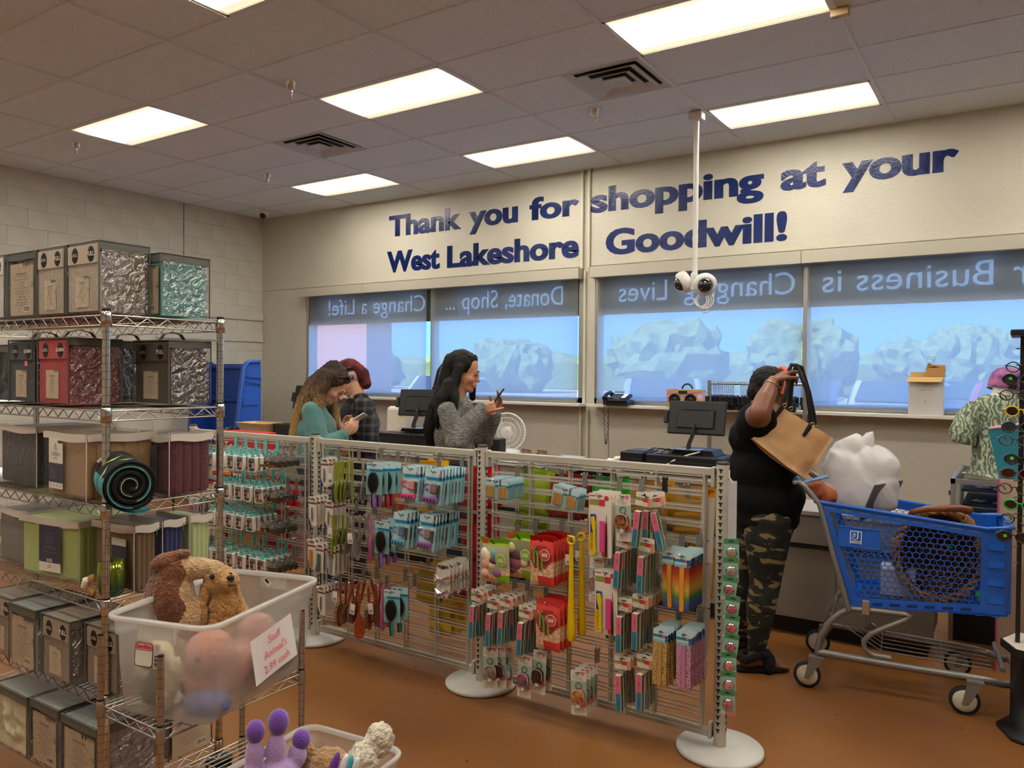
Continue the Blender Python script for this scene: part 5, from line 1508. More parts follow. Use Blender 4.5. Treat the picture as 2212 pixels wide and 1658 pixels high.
for s, m_, dz in (('JURASSIC', M_redp, .012), ('WORLD', M_cardw, -.006)):
    text(s, .026, m_, t, T(.09, 0, 0) @ RL @ T(0, -R_ * 1.035, dz), 'lettering', bold=.0006, ext=.0004, res=2)
b = MB()
for a0, x0, w_, h_, m_ in ((150, .30, .02, .05, M_fpale), (115, .24, .02, .06, M_flime), (95, .31, .015, .05, M_flime)):
    a = math.radians(a0); c = Vector((x0, math.cos(a) * R_ * 1.04, math.sin(a) * R_ * 1.04)); tn = Vector((0, -math.sin(a), math.cos(a)))
    b.add([c - tn * h_ / 2, c + Vector((w_, 0, 0)), c + tn * h_ / 2, c + Vector((-w_ * .3, 0, 0))], [(0, 1, 2, 3)], m_)
b.build('leaf_print', t)
# green ombre cup with a tan loop
M_cupg = mat('cup_green', S('0f6a48'), .12, .7, coat=1)
nt = M_cupg.node_tree; bb = nt.nodes['Principled BSDF']; tc = nt.nodes.new('ShaderNodeTexCoord'); sx = nt.nodes.new('ShaderNodeSeparateXYZ'); r = nt.nodes.new('ShaderNodeValToRGB')
r.color_ramp.elements[0].position = .2; r.color_ramp.elements[0].color = (*S('0a5a45'), 1); r.color_ramp.elements[1].position = .9; r.color_ramp.elements[1].color = (*S('9aa81c'), 1)
nt.links.new(tc.outputs['Generated'], sx.inputs[0]); nt.links.new(sx.outputs[2], r.inputs[0]); nt.links.new(r.outputs[0], bb.inputs['Base Color'])
t = thing('tumbler_cup', 'shiny green stemless cup on the fourth shelf behind the post', 'cup', T(-2.53, 1.432, z4))
MB().lathe([(.0, .001), (.03, .001), (.04, .012), (.045, .035), (.044, .07), (.039, .115), (.037, .116), (.042, .07), (.042, .03), (.0, .012)], M_cupg, 28, None, False, False).build('bowl', t)
t = thing('tan_loop', 'tan and cream loop toy lying beside the green cup', 'toy', T(-2.605, 1.40, z4 + .005))
MB().tube([(.03, 0, .055), (-.0, 0, .045), (-.018, 0, .02), (-.005, 0, .004), (.03, 0, .0)], .006, mat('tan_loop_tan', S('b98a4a'), .5), 8, rad=[(.004, .012)] * 5).build('loop', t)
MB().lathe([(.013, 0), (.014, .03), (.01, .034)], M_tagw, 14, T(-.03, 0, .014) @ Matrix.Rotation(.5, 4, 'Y')).build('cream_knob', t)

# ------------------------------------------------------------------ small wire stand with the plush toy tub
UA = math.radians(-.5)
st2 = thing('small_wire_stand', 'low bronze wire stand holding the clear tub of plush toys', 'shelf', T(-2.225, 1.228, 0))
bx, by = .295, .49
for x in (0, bx):
    for y in (0, by): post(st2, x, y, .02, .79, .0092, M_wire2)
for z in (.588, .294): wire_shelf(st2, 0, bx, 0, by, z, M_wire2 if z > .4 else M_wire, .0092, .023, .026)
for x in (0, bx):
    for y in (0, by): MB().lathe([(.013, 0), (.013, .02)], M_black, 10).build('foot', st2, T(x, y, 0))
def tub_mesh(w0, d0, w1, d1, h, m, lip, th=.003, zr=None):
    """open tapered tub, bottom w0 x d0, rim w1 x d1"""
    mb = MB()
    def ring(w, d, z, r): return [(x, y, z) for x, y in rrect(w, d, r, 5)]
    rs_ = [ring(w0 - .03, d0 - .03, 0, .03), ring(w0, d0, .012, .04), ring(w0 + (w1 - w0) * .5, d0 + (d1 - d0) * .5, h * .5, .045), ring(w1 - .012, d1 - .012, h * .8, .05), ring(w1, d1, h * .805, .05), ring(w1 + .004, d1 + .004, h - .012, .05)]
    mb.rings(rs_, m, None, True, True, False)
    r2 = [ring(w1 + .004, d1 + .004, h - .014, .05), ring(w1 + 2 * lip, d1 + 2 * lip, h - .012, .055), ring(w1 + 2 * lip + .004, d1 + 2 * lip + .004, h - .004, .056), ring(w1 + 2 * lip, d1 + 2 * lip, h, .055), ring(w1, d1, h, .05), ring(w1 - .002, d1 - .002, h - .014, .05)]
    return mb, r2
M_tubp = film('tub_plastic', (.9, .9, .88), .35, .28, diffuse=.25, dcol=(.97, .96, .93))
M_tubr = film('tub_rim_plastic', (.9, .9, .88), .4, .25, diffuse=.6, dcol=(.95, .94, .9))
tub = thing('storage_tub', 'large clear storage tub of plush toys with paper price sign', 'tub', T(-2.035, 1.493, .594) @ rotz(math.radians(15.5)))
mb, r2 = tub_mesh(.305, .49, .345, .53, .285, M_tubp, .012)
mb.build('tub_body', tub)
MB().rings(r2, M_tubr, None, True, False, False).build('rim', tub)
b = MB()
for k in range(26): b.box((-.05 + k * .004, -.266, .255), (.0015, .002, .045), M_tubr)
for x in (-.06, .06): b.box((x, -.265, .25), (.005, .006, .05), M_tubr)
for k in range(26): b.box((-.05 + k * .004, .266, .255), (.0015, .002, .045), M_tubr)
b.build('grip_ribs', tub)
M_paper = mat('paper_white', S('f0ece8'), .6)
M_pinkink = mat('pink_ink', S('e8647a'), .6)
sg = thing('paper_sign', 'white paper price sign in pink letters on the plush tub', 'sign', T(-2.035, 1.493, .594) @ rotz(math.radians(15.5)) @ T(.172, 0.02, .133) @ rotz(PI / 2) @ Matrix.Rotation(-.07, 4, 'X') @ Matrix.Rotation(-.12, 4, 'Y'))
vs = []; n = 6
for j in range(n + 1):
    for i in range(n + 1): vs.append(((i / n - .5) * .205, -.003 - .006 * (i / n) ** 3 * (1 - j / n), (j / n - .5) * .135))
MB().add(vs, [(j * (n + 1) + i, j * (n + 1) + i + 1, (j + 1) * (n + 1) + i + 1, (j + 1) * (n + 1) + i) for j in range(n) for i in range(n)], M_paper, None, True).build('sheet', sg)
for s, z in (('Stuff', .04), ("Animal's", .0), ('2.99 each', -.04)): text(s, .034, M_pinkink, sg, T(.0, -.0095, z), 'lettering', ext=.0002, res=2)
lb = thing('tub_label', 'square maker label with barcode on the plush tub end', 'label', T(-2.035, 1.493, .594) @ rotz(math.radians(15.5)) @ T(-.045, -.262, .185) @ Matrix.Rotation(-.07, 4, 'X'))
b = MB(); b.prism(rrect(.062, .066, .01, 4), M_ink, .0004, T(0, -.001, 0)); b.prism(rrect(.057, .061, .009, 4), M_tagw, .0004, T(0, -.0014, 0)); b.prism(rrect(.06, .021, .008, 4, 0, .022), M_redp, .0004, T(0, -.0018, 0)); b.prism(rrect(.055, .017, .007, 4, 0, .022), mat('label_pink', S('e9b3ac'), .5), .0004, T(0, -.0022, 0)); b.build('sticker', lb)
text('Sterilite', .0165, M_redp, lb, T(0, -.003, .022), 'lettering', bold=.0003, ext=.0002, res=2)
b = MB(); b.quad(.034, -.033, .055, .033, -.0012, M_tagw)
for k in range(9): b.quad(.036, -.03 + k * .0036, .053, -.0285 + k * .0036 + .0008 * (k % 3), -.0016, M_bar)
for k in range(8): b.quad(.036, .006 + k * .003, .05, .007 + k * .003, -.0016, M_inkg)
b.build('barcode', lb)
b = MB(); b.quad(-.03, -.02, .03, .02, -.002, M_tagw); b.quad(-.02, -.006, .01, .012, -.0026, M_ink)
o = b.build('hazard_sticker', None, T(-2.035, 1.493, .594) @ rotz(math.radians(15.5)) @ T(-.02, .262, .255) @ Matrix.Rotation(.06, 4, 'X') @ Matrix.Rotation(.78, 4, 'Y') @ Matrix.Scale(.55, 4)); tag(o, 'small diamond sticker inside the far end of the plush tub', 'sticker')

# plush toys ---------------------------------------------------------------
def plush_mat(name, col, c2=None): return mat(name, S(col), .95, bump=.9, bscale=110, sheen=.5, col2=S(c2) if c2 else None, vscale=40)
def blob(parts, name, parent, m, vox=.006, fuzz=.004, fs=55, paint=None, sub=0, M=None):
    """one continuous soft body from overlapping ellipsoids (centre, radii, optional rotation)"""
    mb = MB()
    for p in parts:
        c, r = p[0], p[1]
        R = T(*c) @ (p[2].to_matrix().to_4x4() if len(p) > 2 else Matrix())
        mb.ell((0, 0, 0), r, m, 18, 12, R)
    me = mb.mesh(name)
    o = bpy.data.objects.new(name, me); COL.objects.link(o)
    md = o.modifiers.new('r', 'REMESH'); md.mode = 'VOXEL'; md.voxel_size = vox; md.use_smooth_shade = True
    ms = o.modifiers.new('s', 'SMOOTH'); ms.iterations = 6; ms.factor = .6
    dg = bpy.context.evaluated_depsgraph_get(); dg.update()
    m2 = bpy.data.meshes.new_from_object(o.evaluated_get(dg)); m2.name = name
    bpy.data.objects.remove(o); bpy.data.meshes.remove(me)
    if fuzz:
        m2.calc_loop_triangles()
        N = [Vector(v.normal) for v in m2.vertices]
        for v, nn in zip(m2.vertices, N): v.co += nn * fuzz * (noise.noise(v.co * fs) + .6 * noise.noise(v.co * fs * 2.1))
    m2.materials.clear(); m2.materials.append(m)
    if paint:
        ml = paint[0]
        for mm in ml: m2.materials.append(mm)
        for p in m2.polygons: p.material_index = paint[1](p.center, p.normal)
    for p in m2.polygons: p.use_smooth = True
    m2.update()
    return link(name, m2, parent, M)
E_ = lambda x, y, z: Euler((x, y, z))
P_beige = plush_mat('plush_beige', 'd8b483', 'c39a66'); P_brown = plush_mat('plush_brown', '8a4e1f', '6e3a14'); P_gold = plush_mat('plush_gold', 'd3a052', 'b8813a')
t = thing('plush_dog', 'beige plush dog with big brown patch, hunched in the clear tub', 'plush toy', T(-2.185, 1.42, .60) @ rotz(.99), 'plush toys in the clear tub')
def pd(c, n):
    if c.z > .33 and c.x < .035: return 1
    if c.y < .04 and c.x < .035 + .01 * math.sin(c.z * 60) and .185 < c.z and c.x > -.075: return 1
    return 0
blob([((-.01, .02, .13), (.07, .07, .13)), ((.0, .015, .26), (.075, .07, .1)), ((.015, .02, .34), (.06, .06, .06)), ((.07, .0, .345), (.07, .036, .034)), ((.13, -.005, .325), (.032, .034, .042)), ((.05, .0, .2), (.05, .05, .07)), ((-.03, .03, .05), (.07, .08, .05))], 'body', t, P_beige, paint=([P_brown], pd), fuzz=.003, fs=90)
blob([((-.01, -.0, .372), (.05, .03, .03), E_(0, -.25, 0)), ((.03, -.005, .393), (.035, .022, .016), E_(0, -.1, 0))], 'ear', t, P_brown, fuzz=.002, fs=90)
t = thing('plush_spaniel', 'golden plush spaniel looking up inside the clear tub', 'plush toy', T(-2.095, 1.54, .60) @ rotz(.99), 'plush toys in the clear tub')
blob([((0, .03, .1), (.07, .065, .12)), ((.01, .02, .22), (.055, .05, .08)), ((-.005, .01, .3), (.05, .048, .05)), ((.02, -.025, .305), (.033, .034, .028)), ((.06, .01, .13), (.04, .045, .09))], 'body', t, P_gold, fuzz=.004, fs=80)
for s in (-1, 1): blob([((s * .045 - .005, .01, .26), (.018, .026, .055), E_(0, s * -.2, 0)), ((s * .056 - .005, .005, .2), (.022, .028, .045))], 'ear', t, P_gold, fuzz=.006, fs=70)
for s in (-1, 1): MB().ell((s * .026 - .004, -.036, .325), (.008, .006, .009), M_black, 10, 8).build('eye', t)
b = MB(); b.ell((.022, -.057, .322), (.012, .008, .009), M_black, 12, 8); b.build('nose', t)
MB().tube([(.008, -.05, .296), (.022, -.058, .3), (.038, -.05, .296)], .0016, M_black, 5).build('mouth', t)
TUBM = T(-2.035, 1.493, .594) @ rotz(math.radians(15.5))
def fill(name, lab, parts, col, c2=None, M=None, paint=None, eyes=None):
    t = thing(name, lab, 'plush toy', (M or Matrix()), 'plush toys in the clear tub')
    blob(parts, 'body', t, plush_mat('plush_' + col, col, c2), fuzz=.003, paint=paint)
    if eyes:
        for e in eyes: MB().ell(e, (.007, .006, .008), M_black, 8, 6).build('eye', t)
    return t
fill('plush_pink', 'pinkish orange plush pressed against the tub front', [((0, 0, .07), (.09, .08, .07)), ((.02, -.02, .15), (.075, .07, .07)), ((.06, .04, .1), (.05, .06, .06))], 'd88a5e', 'c9746a', TUBM @ T(.04, -.10, .0), eyes=[(.03, -.088, .16)])
fill('plush_green', 'dark green plush low in the left corner of the tub', [((0, 0, .05), (.045, .05, .05)), ((.01, .0, .09), (.035, .04, .03))], '2f4a3c', None, TUBM @ T(-.085, -.165, .0))
fill('plush_bird', 'small plush bird with orange beak in the left tub corner', [((0, 0, .03), (.03, .03, .03)), ((-.025, -.012, .03), (.02, .012, .012))], 'e8843a', None, TUBM @ T(-.105, -.17, .1))
fill('plush_cream', 'cream plush leg against the tub end under the label', [((0, 0, .08), (.03, .026, .09), E_(0, .35, 0)), ((-.03, 0, .16), (.04, .03, .05))], 'e4d3a8', None, TUBM @ T(-.015, -.2, .0))
fill('plush_pink_bear', 'pale pink plush bear behind the paper sign', [((0, 0, .08), (.08, .09, .08)), ((0, .02, .16), (.06, .06, .05))], 'c98a7c', None, TUBM @ T(.07, .06, .0))
fill('plush_purple', 'purple plush at the bottom of the tub', [((0, 0, .035), (.07, .06, .035))], '5a5a94', None, TUBM @ T(.09, -.17, .0))
fill('plush_penguin', 'black and yellow plush penguin under the paper sign', [((0, 0, .05), (.05, .05, .05)), ((.02, .05, .06), (.03, .03, .03))], '3a3d46', None, TUBM @ T(.09, .17, .0))
b = MB(); b.add([(0, 0, 0), (0, .05, .02), (0, .03, .045), (0, .0, .04)], [(0, 1, 2, 3)], M_yel); o = b.build('yellow_felt_wing', None, TUBM @ T(.148, .14, .045)); tag(o, 'yellow felt wing pressed on the tub wall under the sign', 'plush toy', 'plush toys in the clear tub')
fill('plush_brown_bear', 'brown plush bear deep in the middle of the tub', [((0, 0, .06), (.08, .08, .06)), ((-.02, -.02, .13), (.06, .06, .05))], '9a6a44', None, TUBM @ T(-.04, .08, .0))
# low tub on the lower shelf with more toys
lt = T(-1.65, 1.485, .298) @ rotz(math.radians(5.5))
tub2 = thing('storage_tub', 'low clear tub of plush toys at the bottom edge', 'tub', lt)
mb, r2 = tub_mesh(.3, .36, .36, .42, .165, M_tubp, .01); mb.build('tub_body', tub2); MB().rings(r2, M_tubr, None, True, False, False).build('rim', tub2)
o = thing('low_stool', 'low grey stool under the low plush tub at the bottom edge', 'stool', T(-1.65, 1.485, 0)); MB().box((0, 0, .283), (.3, .34, .022), M_rack, None, .004).build('seat', o)
for x in (-.13, .13):
    for y in (-.15, .15): MB().tube([(x, y, 0), (x, y, .275)], .012, M_rack, 8).build('leg', o)
P_lav = mat('plush_lavender', S('b795cb'), .9, bump=.25, bscale=120, sheen=.6); P_pur = mat('plush_violet', S('6a3aa0'), .9, bump=.25, bscale=120, sheen=.6)
def low(name, lab, x, y, z=0.0, rz=0): return thing(name, lab, 'plush toy', T(x + .135, y + .025, .343 + z) @ rotz(.85 + rz), 'plush toys in the low tub')
t = low('plush_unicorn', 'lavender plush toy upside down with violet feet in the air', -1.80, 1.37)
blob([((0, 0, .12), (.062, .055, .06)), ((-.06, -.02, .12), (.03, .032, .075)), ((-.055, -.015, .2), (.024, .024, .05)), ((.0, .0, .2), (.026, .026, .06)), ((.055, .02, .17), (.026, .026, .035)), ((-.06, -.03, .05), (.05, .05, .06)), ((.03, .01, .06), (.06, .05, .05))], 'body', t, P_lav, vox=.005, fuzz=0)
for c, r in (((-.052, -.014, .262), (.0255, .026, .032)), ((.006, .0, .275), (.0285, .029, .036)), ((.066, .024, .21), (.026, .027, .028))):
    blob([(c, r)], 'hoof', t, P_pur, vox=.004, fuzz=0)
MB().box((-.02, -.06, .12), (.014, .003, .045), M_tagw, Matrix.Rotation(.15, 4, 'Y')).build('sewn_tag', t)
t = low('plush_knit', 'grey cable knit plush with sewn tag at the bottom edge', -1.685, 1.33)
P_knit = mat('knit_grey', S('82828a'), .95, bump=.8, bscale=60, aniso=(6, 6, 1))
blob([((0, 0, .09), (.075, .07, .085)), ((-.01, .03, .175), (.018, .015, .012))], 'body', t, P_knit, fuzz=.0015, fs=140)
MB().box((-.035, -.055, .15), (.03, .003, .034), M_tagw, Matrix.Rotation(-.4, 4, 'Y') @ Matrix.Rotation(-.6, 4, 'X')).build('sewn_tag', t)
blob([((-.03, -.075, .07), (.025, .02, .03))], 'cream_muzzle', t, plush_mat('plush_cream2', 'e2d8bc'), fuzz=.003)
t = low('plush_tan', 'tan plush bear half buried behind the lavender toy', -1.74, 1.50)
blob([((0, 0, .1), (.07, .06, .07)), ((-.06, .02, .15), (.028, .026, .035)), ((.05, 0, .08), (.05, .05, .05))], 'body', t, plush_mat('plush_tan', 'b98f55', '9c733c'), fuzz=.004)
t = low('plush_white', 'fluffy white plush paw sticking out of the low tub', -1.615, 1.51)
P_wht = plush_mat('plush_white_m', 'efe6d0', 'ddd0b4')
blob([((-.05, -.02, .12), (.045, .042, .045)), ((0, 0, .165), (.045, .042, .05)), ((.045, .02, .21), (.04, .04, .045)), ((-.07, -.01, .07), (.06, .05, .06))], 'body', t, P_wht, fuzz=.008, fs=60)
t = low('plush_dragon', 'hot pink plush with large black eyes and striped wings', -1.575, 1.36)
blob([((0, 0, .1), (.05, .05, .07)), ((.0, -.01, .15), (.045, .042, .04)), ((-.02, .0, .19), (.014, .014, .03))], 'body', t, mat('plush_hotpink', S('e0245e'), .9, bump=.4, bscale=130, sheen=.4), vox=.005, fuzz=.001)
for k, (col, dx) in enumerate((('6a3aa0', .0), ('e8e6ea', .022), ('3fb4c4', .034), ('e8e6ea', .05))): blob([((dx, .03, .2 - .006 * k), (.012, .012, .05), E_(0, .35, 0))], 'wing_stripe', t, mat('felt_' + col, S(col), .8), vox=.004, fuzz=0)
for s in (-1, 1): MB().ell((s * .02, -.048, .16), (.01, .006, .012), M_black, 10, 8).build('eye', t)
blob([((-.005, -.055, .138), (.016, .02, .013))], 'muzzle', t, mat('felt_taupe', S('a89488'), .8), vox=.004, fuzz=0)
# ------------------------------------------------------------------ checkout counters and what stands on them
M_lam = mat('counter_laminate', S('8f887b'), .5, var=.03, vscale=4)
M_ctop = mat('counter_top', S('c9cdd2'), .22)
M_kick = mat('counter_kick', S('0d0d0e'), .6)
def counter(x0, x1, zt, lab, D=.72, mt=None):
    mt = mt or M_ctop
    t = thing('checkout_counter', lab, 'counter', T(x0, 4.83, 0), 'checkout counters')
    w = x1 - x0
    MB().box((w / 2, D / 2, .055), (w - .06, D - .12, .11), M_kick).build('kick_base', t)
    n = max(1, round(w / .5))
    MB().box((w / 2, D / 2 - .01, (zt + .1) / 2), (w - .02, D - .1, zt - .12), M_lam).build('carcass', t)
    for i in range(n):
        a, b = w * i / n, w * (i + 1) / n
        MB().box(((a + b) / 2, .012, .325), (b - a - .004, .018, .42), M_lam).build('panel', t)
        MB().box(((a + b) / 2, .012, (.56 + zt - .03) / 2), (b - a - .004, .018, zt - .59), M_lam).build('panel', t)
    MB().box((w / 2, .008, .545), (w - .004, .024, .018), M_black).build('bumper_strip', t)
    MB().box((w / 2, .002, .545), (w - .004, .006, .005), M_alu).build('bumper_trim', t)
    MB().box((w / 2, .004, .112), (w - .004, .006, .005), M_alu).build('kick_trim', t)
    MB().box((w / 2, D / 2 - .02, zt - .015), (w + .01, D - .02, .03), mt, None, .004).build('worktop', t)
    return t
ZA, ZB = .9, .885
counter(-6.7, -2.93, ZA, 'grey checkout counter on the left, behind the two customers')
counter(-2.31, -1.42, ZB, 'grey checkout counter under the right register', .46, mat('counter_top_reflection', S('a89f90'), .4))  # tan reflection of the wall is put into the worktop colour
counter(-1.41, -.4, .76, 'lower grey counter section behind the shopping cart', .46, mat('counter_top_reflection'))
# register monitors
M_steel = mat('brushed_steel', S('a9a9a6'), .3, .85)
def register(x, y, z, lab, rz=0.0, base=True):
    t = thing('register_monitor', lab, 'monitor', T(x, y, z) @ rotz(rz), 'register screens seen from behind')
    R = T(0, 0, .21) @ Matrix.Rotation(-.22, 4, 'X')
    MB().box((0, 0, 0), (.40, .03, .23), M_black, R, .008).build('screen_back', t)
    b = MB(); b.box((0, -.022, -.01), (.26, .02, .13), M_black, R, .006); b.box((0, -.034, .05), (.2, .006, .006), M_mblack, R); b.build('rear_cover', t)
    MB().box((-.215, -.01, .0), (.03, .025, .09), M_black, R, .006).build('card_reader', t)
    text('pos', .014, mat('print_dim', S('4a4844'), .5), t, R @ T(-.03, -.0165, .095), 'lettering', ext=.0002, res=1)
    MB().tube([(0, -.03, .17), (.0, -.05, .12), (-.035, -.055, .03), (-.04, -.04, .0)], .02, mat('arm_grey', S('4b4a47'), .35, .4), 8, rad=[(.035, .006), (.035, .007), (.032, .008), (.03, .01)]).build('support_arm', t)
    b = MB(); b.prism([(-.15, -.0), (.15, 0), (.13, .03), (-.13, .03)], M_black, .2, T(0, -.08, -.032)); b.build('base', t)
    MB().box((-.04, -.06, -.001), (.2, .12, .004), M_steel, None, .001).build('base_plate', t)
    return t
register(-1.86, 5.12, ZB + .17, 'black register monitor on the right counter, seen from behind')
register(-5.66, 5.12, ZA + .2, 'black register monitor behind the woman in the teal sweatshirt')
register(-4.28, 5.1, ZA + .19, 'black register monitor mostly hidden behind the woman in grey', .2)
# cash drawers and printers
def blackbox(x0, x1, y0, y1, z0, z1, name, lab, cat):
    t = thing(name, lab, cat, T((x0 + x1) / 2, (y0 + y1) / 2, z0))
    w, d, h = x1 - x0, y1 - y0, z1 - z0
    MB().box((0, 0, h / 2), (w, d, h), M_black, None, .008).build('body', t)
    b = MB(); b.box((0, -d / 2 - .003, h * .45), (w * .9, .006, h * .5), M_mblack, None, .002); b.build('front_panel', t)
    MB().box((0, .01, h + .002), (w * .8, d * .7, .004), mat('gloss_black', S('1a1b1f'), .12)).build('top_plate', t)
    return t
blackbox(-2.34, -2.17, 4.93, 5.2, ZB + .002, ZB + .14, 'receipt_printer', 'black receipt printer at the left end of the right counter', 'printer')
blackbox(-2.15, -1.62, 4.93, 5.22, ZB + .002, ZB + .135, 'cash_drawer', 'black cash drawer under the right register monitor', 'cash drawer')
blackbox(-5.98, -5.4, 4.95, 5.4, ZA + .002, ZA + .16, 'cash_drawer', 'black cash drawer left of the woman in the teal sweatshirt', 'cash drawer')
blackbox(-6.02, -5.72, 5.35, 5.52, ZA + .165, ZA + .2, 'keyboard_box', 'flat black key tray on the left cash drawer', 'tray')
blackbox(-4.6, -4.02, 4.9, 5.38, ZA + .002, ZA + .15, 'cash_drawer', 'black cash drawer behind the woman in grey', 'cash drawer')
M_cable = mat('cable_black', S('101010'), .5); M_cablew = mat('cable_white', S('dcd8d0'), .5)
def cable(pts, m, lab, r=.004):
    t = MB().tube(pts, r, m, 6).build('cable'); tag(t, lab, 'cable'); return t
for i in range(4):
    cable([(-1.93 - .03 * i, 5.1, ZB + .15), (-1.97 - .05 * i, 5.0, ZB + .17), (-2.02 - .06 * i, 4.94, ZB + .12), (-2.0 - .06 * i, 4.93, ZB + .03)], M_cable, 'black cable looping over the right cash drawer, %s from left' % ['last', 'third', 'second', 'first'][i])
cable([(-1.8, 5.02, ZB + .16), (-1.86, 4.96, ZB + .14), (-1.95, 4.93, ZB + .1), (-2.08, 4.925, ZB + .02), (-2.1, 4.9, ZB + .004)], M_cablew, 'white cable hanging over the right cash drawer', .006)
for i in range(3): cable([(-5.5 + .03 * i, 4.94, ZA + .17), (-5.6 - .02 * i, 4.92, ZA + .12), (-5.62, 4.92, ZA + .05), (-5.5, 4.93, ZA + .01)], M_cablew if i == 1 else M_cable, ['black cable left of the seated register, outer loop', 'white cable loop on the left cash drawer', 'black cable left of the register, inner loop'][i])
for i in range(3): cable([(-4.2 + .05 * i, 4.89, ZA + .15), (-4.24 + .05 * i, 4.87, ZA + .08), (-4.2 + .05 * i, 4.87, ZA + .01)], M_cable, 'black cable on the drawer behind the woman in grey, %s' % ['left', 'middle', 'right'][i])
# things on counter A
t = thing('paper_stack', 'white papers on the left counter beside the brown shoes', 'paper', T(-3.12, 5.14, ZA + .001))
for k in range(3): MB().box((.03 * k, .01 * k, .001 + .002 * k), (.3, .21, .0012), M_paper, rotz(.1 * k)).build('sheet', t)
def shoe(x, y, z, rz, lab):
    t = thing('shoe', lab, 'shoe', T(x, y, z) @ rotz(rz), 'pair of brown shoes on the left counter')
    ml = mat('shoe_brown', S('8a7257'), .7, bump=.2, bscale=120)
    prof = [(0, .035, .075), (.04, .036, .08), (.1, .037, .062), (.16, .038, .05), (.22, .036, .042), (.27, .022, .03)]
    MB().rings([[(math.cos(a) * w * .92, y_, .012 + max(0, math.sin(a)) * h + min(0, math.sin(a)) * .01) for a in [2 * PI * k / 16 for k in range(16)]] for y_, w, h in prof], ml).build('upper', t)
    b = MB(); b.prism([(x_, z_) for x_, z_ in []] or [(-.04, 0), (.04, 0), (.038, .016), (-.038, .016)], mat('shoe_sole', S('5a4630'), .8), .275, T(0, -.004, 0)); b.build('sole', t)
    MB().tube([(math.cos(a) * .026, .05 + math.sin(a) * .045, .084 + .012 * (math.sin(a) < 0) * -math.sin(a)) for a in [2 * PI * k / 14 for k in range(14)]], .006, ml, 6, closed=True).build('collar', t)
    MB().tube([(.03, .06, .085), (.05, .03, .09), (.06, .02, .06), (.055, .03, .03)], .002, mat('lace_tan', S('5a4b3a'), .7), 5).build('lace', t)
shoe(-3.09, 4.86, ZA + .002, .1, 'left brown leather shoe seen from the heel'); shoe(-2.965, 4.87, ZA + .002, -.1, 'right brown leather shoe seen from the heel')
t = thing('flip_flop', 'coral flip flop sandal on the left counter near the rack post', 'sandal', T(-3.3, 4.9, ZA + .004) @ rotz(-1.2))
MB().prism([(-.04, -.1), (.035, -.1), (.045, .02), (.04, .1), (0, .125), (-.04, .1), (-.05, .0)], mat('sandal_cream', S('e6c9a0'), .7), .018, T(0, 0, .018) @ Matrix.Rotation(-PI / 2, 4, 'X')).build('sole', t)
MB().tube([(-.042, -.02, .015), (-.03, .02, .05), (0, .07, .03), (.03, .02, .05), (.042, -.02, .015)], .008, mat('sandal_coral', S('f0776a'), .5), 8).build('strap', t)
t = thing('card_terminal', 'black card payment terminal on the left counter', 'terminal', T(-3.46, 4.98, ZA + .001))
MB().box((.02, .03, .075), (.13, .1, .15), M_black, None, .01).build('housing', t)
MB().box((-.04, -.04, .12), (.09, .02, .15), M_black, Matrix.Rotation(-.3, 4, 'X'), .006).build('keypad', t)
MB().quad(-.08, .13, -.01, .16, -.062, mat('screen_pale', S('9fb7c4'), .2, emit=.3)).build('screen', t)
t = thing('desk_fan', 'white round desk fan behind the card terminal', 'fan', T(-3.6, 5.42, ZA) @ rotz(.3))
MB().lathe([(.1, 0), (.1, .02), (.03, .03)], M_white, 24).build('base', t); MB().tube([(0, 0, .02), (0, 0, .14)], .016, M_white, 10).build('stem', t)
b = MB()
for r in (.155, .12, .08, .045): b.tube(arc((0, -.04 if r < .15 else -.02, .17), r, 0, 360, 28)[:-1], .003 if r < .15 else .007, M_white, 6, closed=True)
for k in range(32):
    a = k * PI / 16; b.tube([(math.cos(a) * .02, -.045, .17 + math.sin(a) * .02), (math.cos(a) * .155, -.02, .17 + math.sin(a) * .155)], .0014, M_white, 4, caps=False)
b.build('grille', t); MB().lathe([(.04, 0), (.04, .05), (.02, .07)], M_white, 16, T(0, .0, .17) @ RX90 @ T(0, 0, -.04)).build('motor', t)
b = MB()
for k in range(3):
    a = k * 2.094; b.add([(0, -.015, .17), (math.cos(a) * .13, -.005, .17 + math.sin(a) * .13), (math.cos(a + .8) * .13, -.03, .17 + math.sin(a + .8) * .13)], [(0, 1, 2)], mat('fan_blade', S('b9b7b2'), .4))
b.build('blades', t)
t = thing('white_appliance', 'white upright plastic case with yellow sticker on the left counter', 'appliance', T(-4.68, 5.3, ZA + .001) @ rotz(.1))
MB().box((0, 0, .175), (.25, .1, .35), mat('appliance_cream', S('ddd3c4'), .35), None, .03).build('shell', t); MB().quad(.02, .26, .065, .32, -.0515, M_yel).build('yellow_label', t)
# guitar in a black bag
t = thing('guitar_bag', 'black padded guitar bag leaning against the window wall', 'guitar bag', T(-5.62, 6.45, .02) @ Matrix.Rotation(.22, 4, 'Y') @ Matrix.Rotation(-.1, 4, 'X'))
M_nyl = mat('nylon_black', S('15161a'), .42, bump=.25, bscale=25)
out = [(-.17, .1), (-.2, .25), (-.18, .42), (-.15, .55), (-.17, .72), (-.14, .84), (-.06, .95), (-.05, 1.2), (-.07, 1.42), (-.07, 1.6), (-.03, 1.68), (.03, 1.68), (.07, 1.6), (.07, 1.42), (.05, 1.2), (.06, .95), (.14, .84), (.17, .72), (.15, .55), (.18, .42), (.2, .25), (.17, .1), (.08, .02), (-.08, .02)]
bm = bmesh.new()
vv = [bm.verts.new((x, 0, z)) for x, z in out]; f = bm.faces.new(vv); r = bmesh.ops.extrude_face_region(bm, geom=[f])
for g in r['geom']:
    if isinstance(g, bmesh.types.BMVert): g.co.y += .12
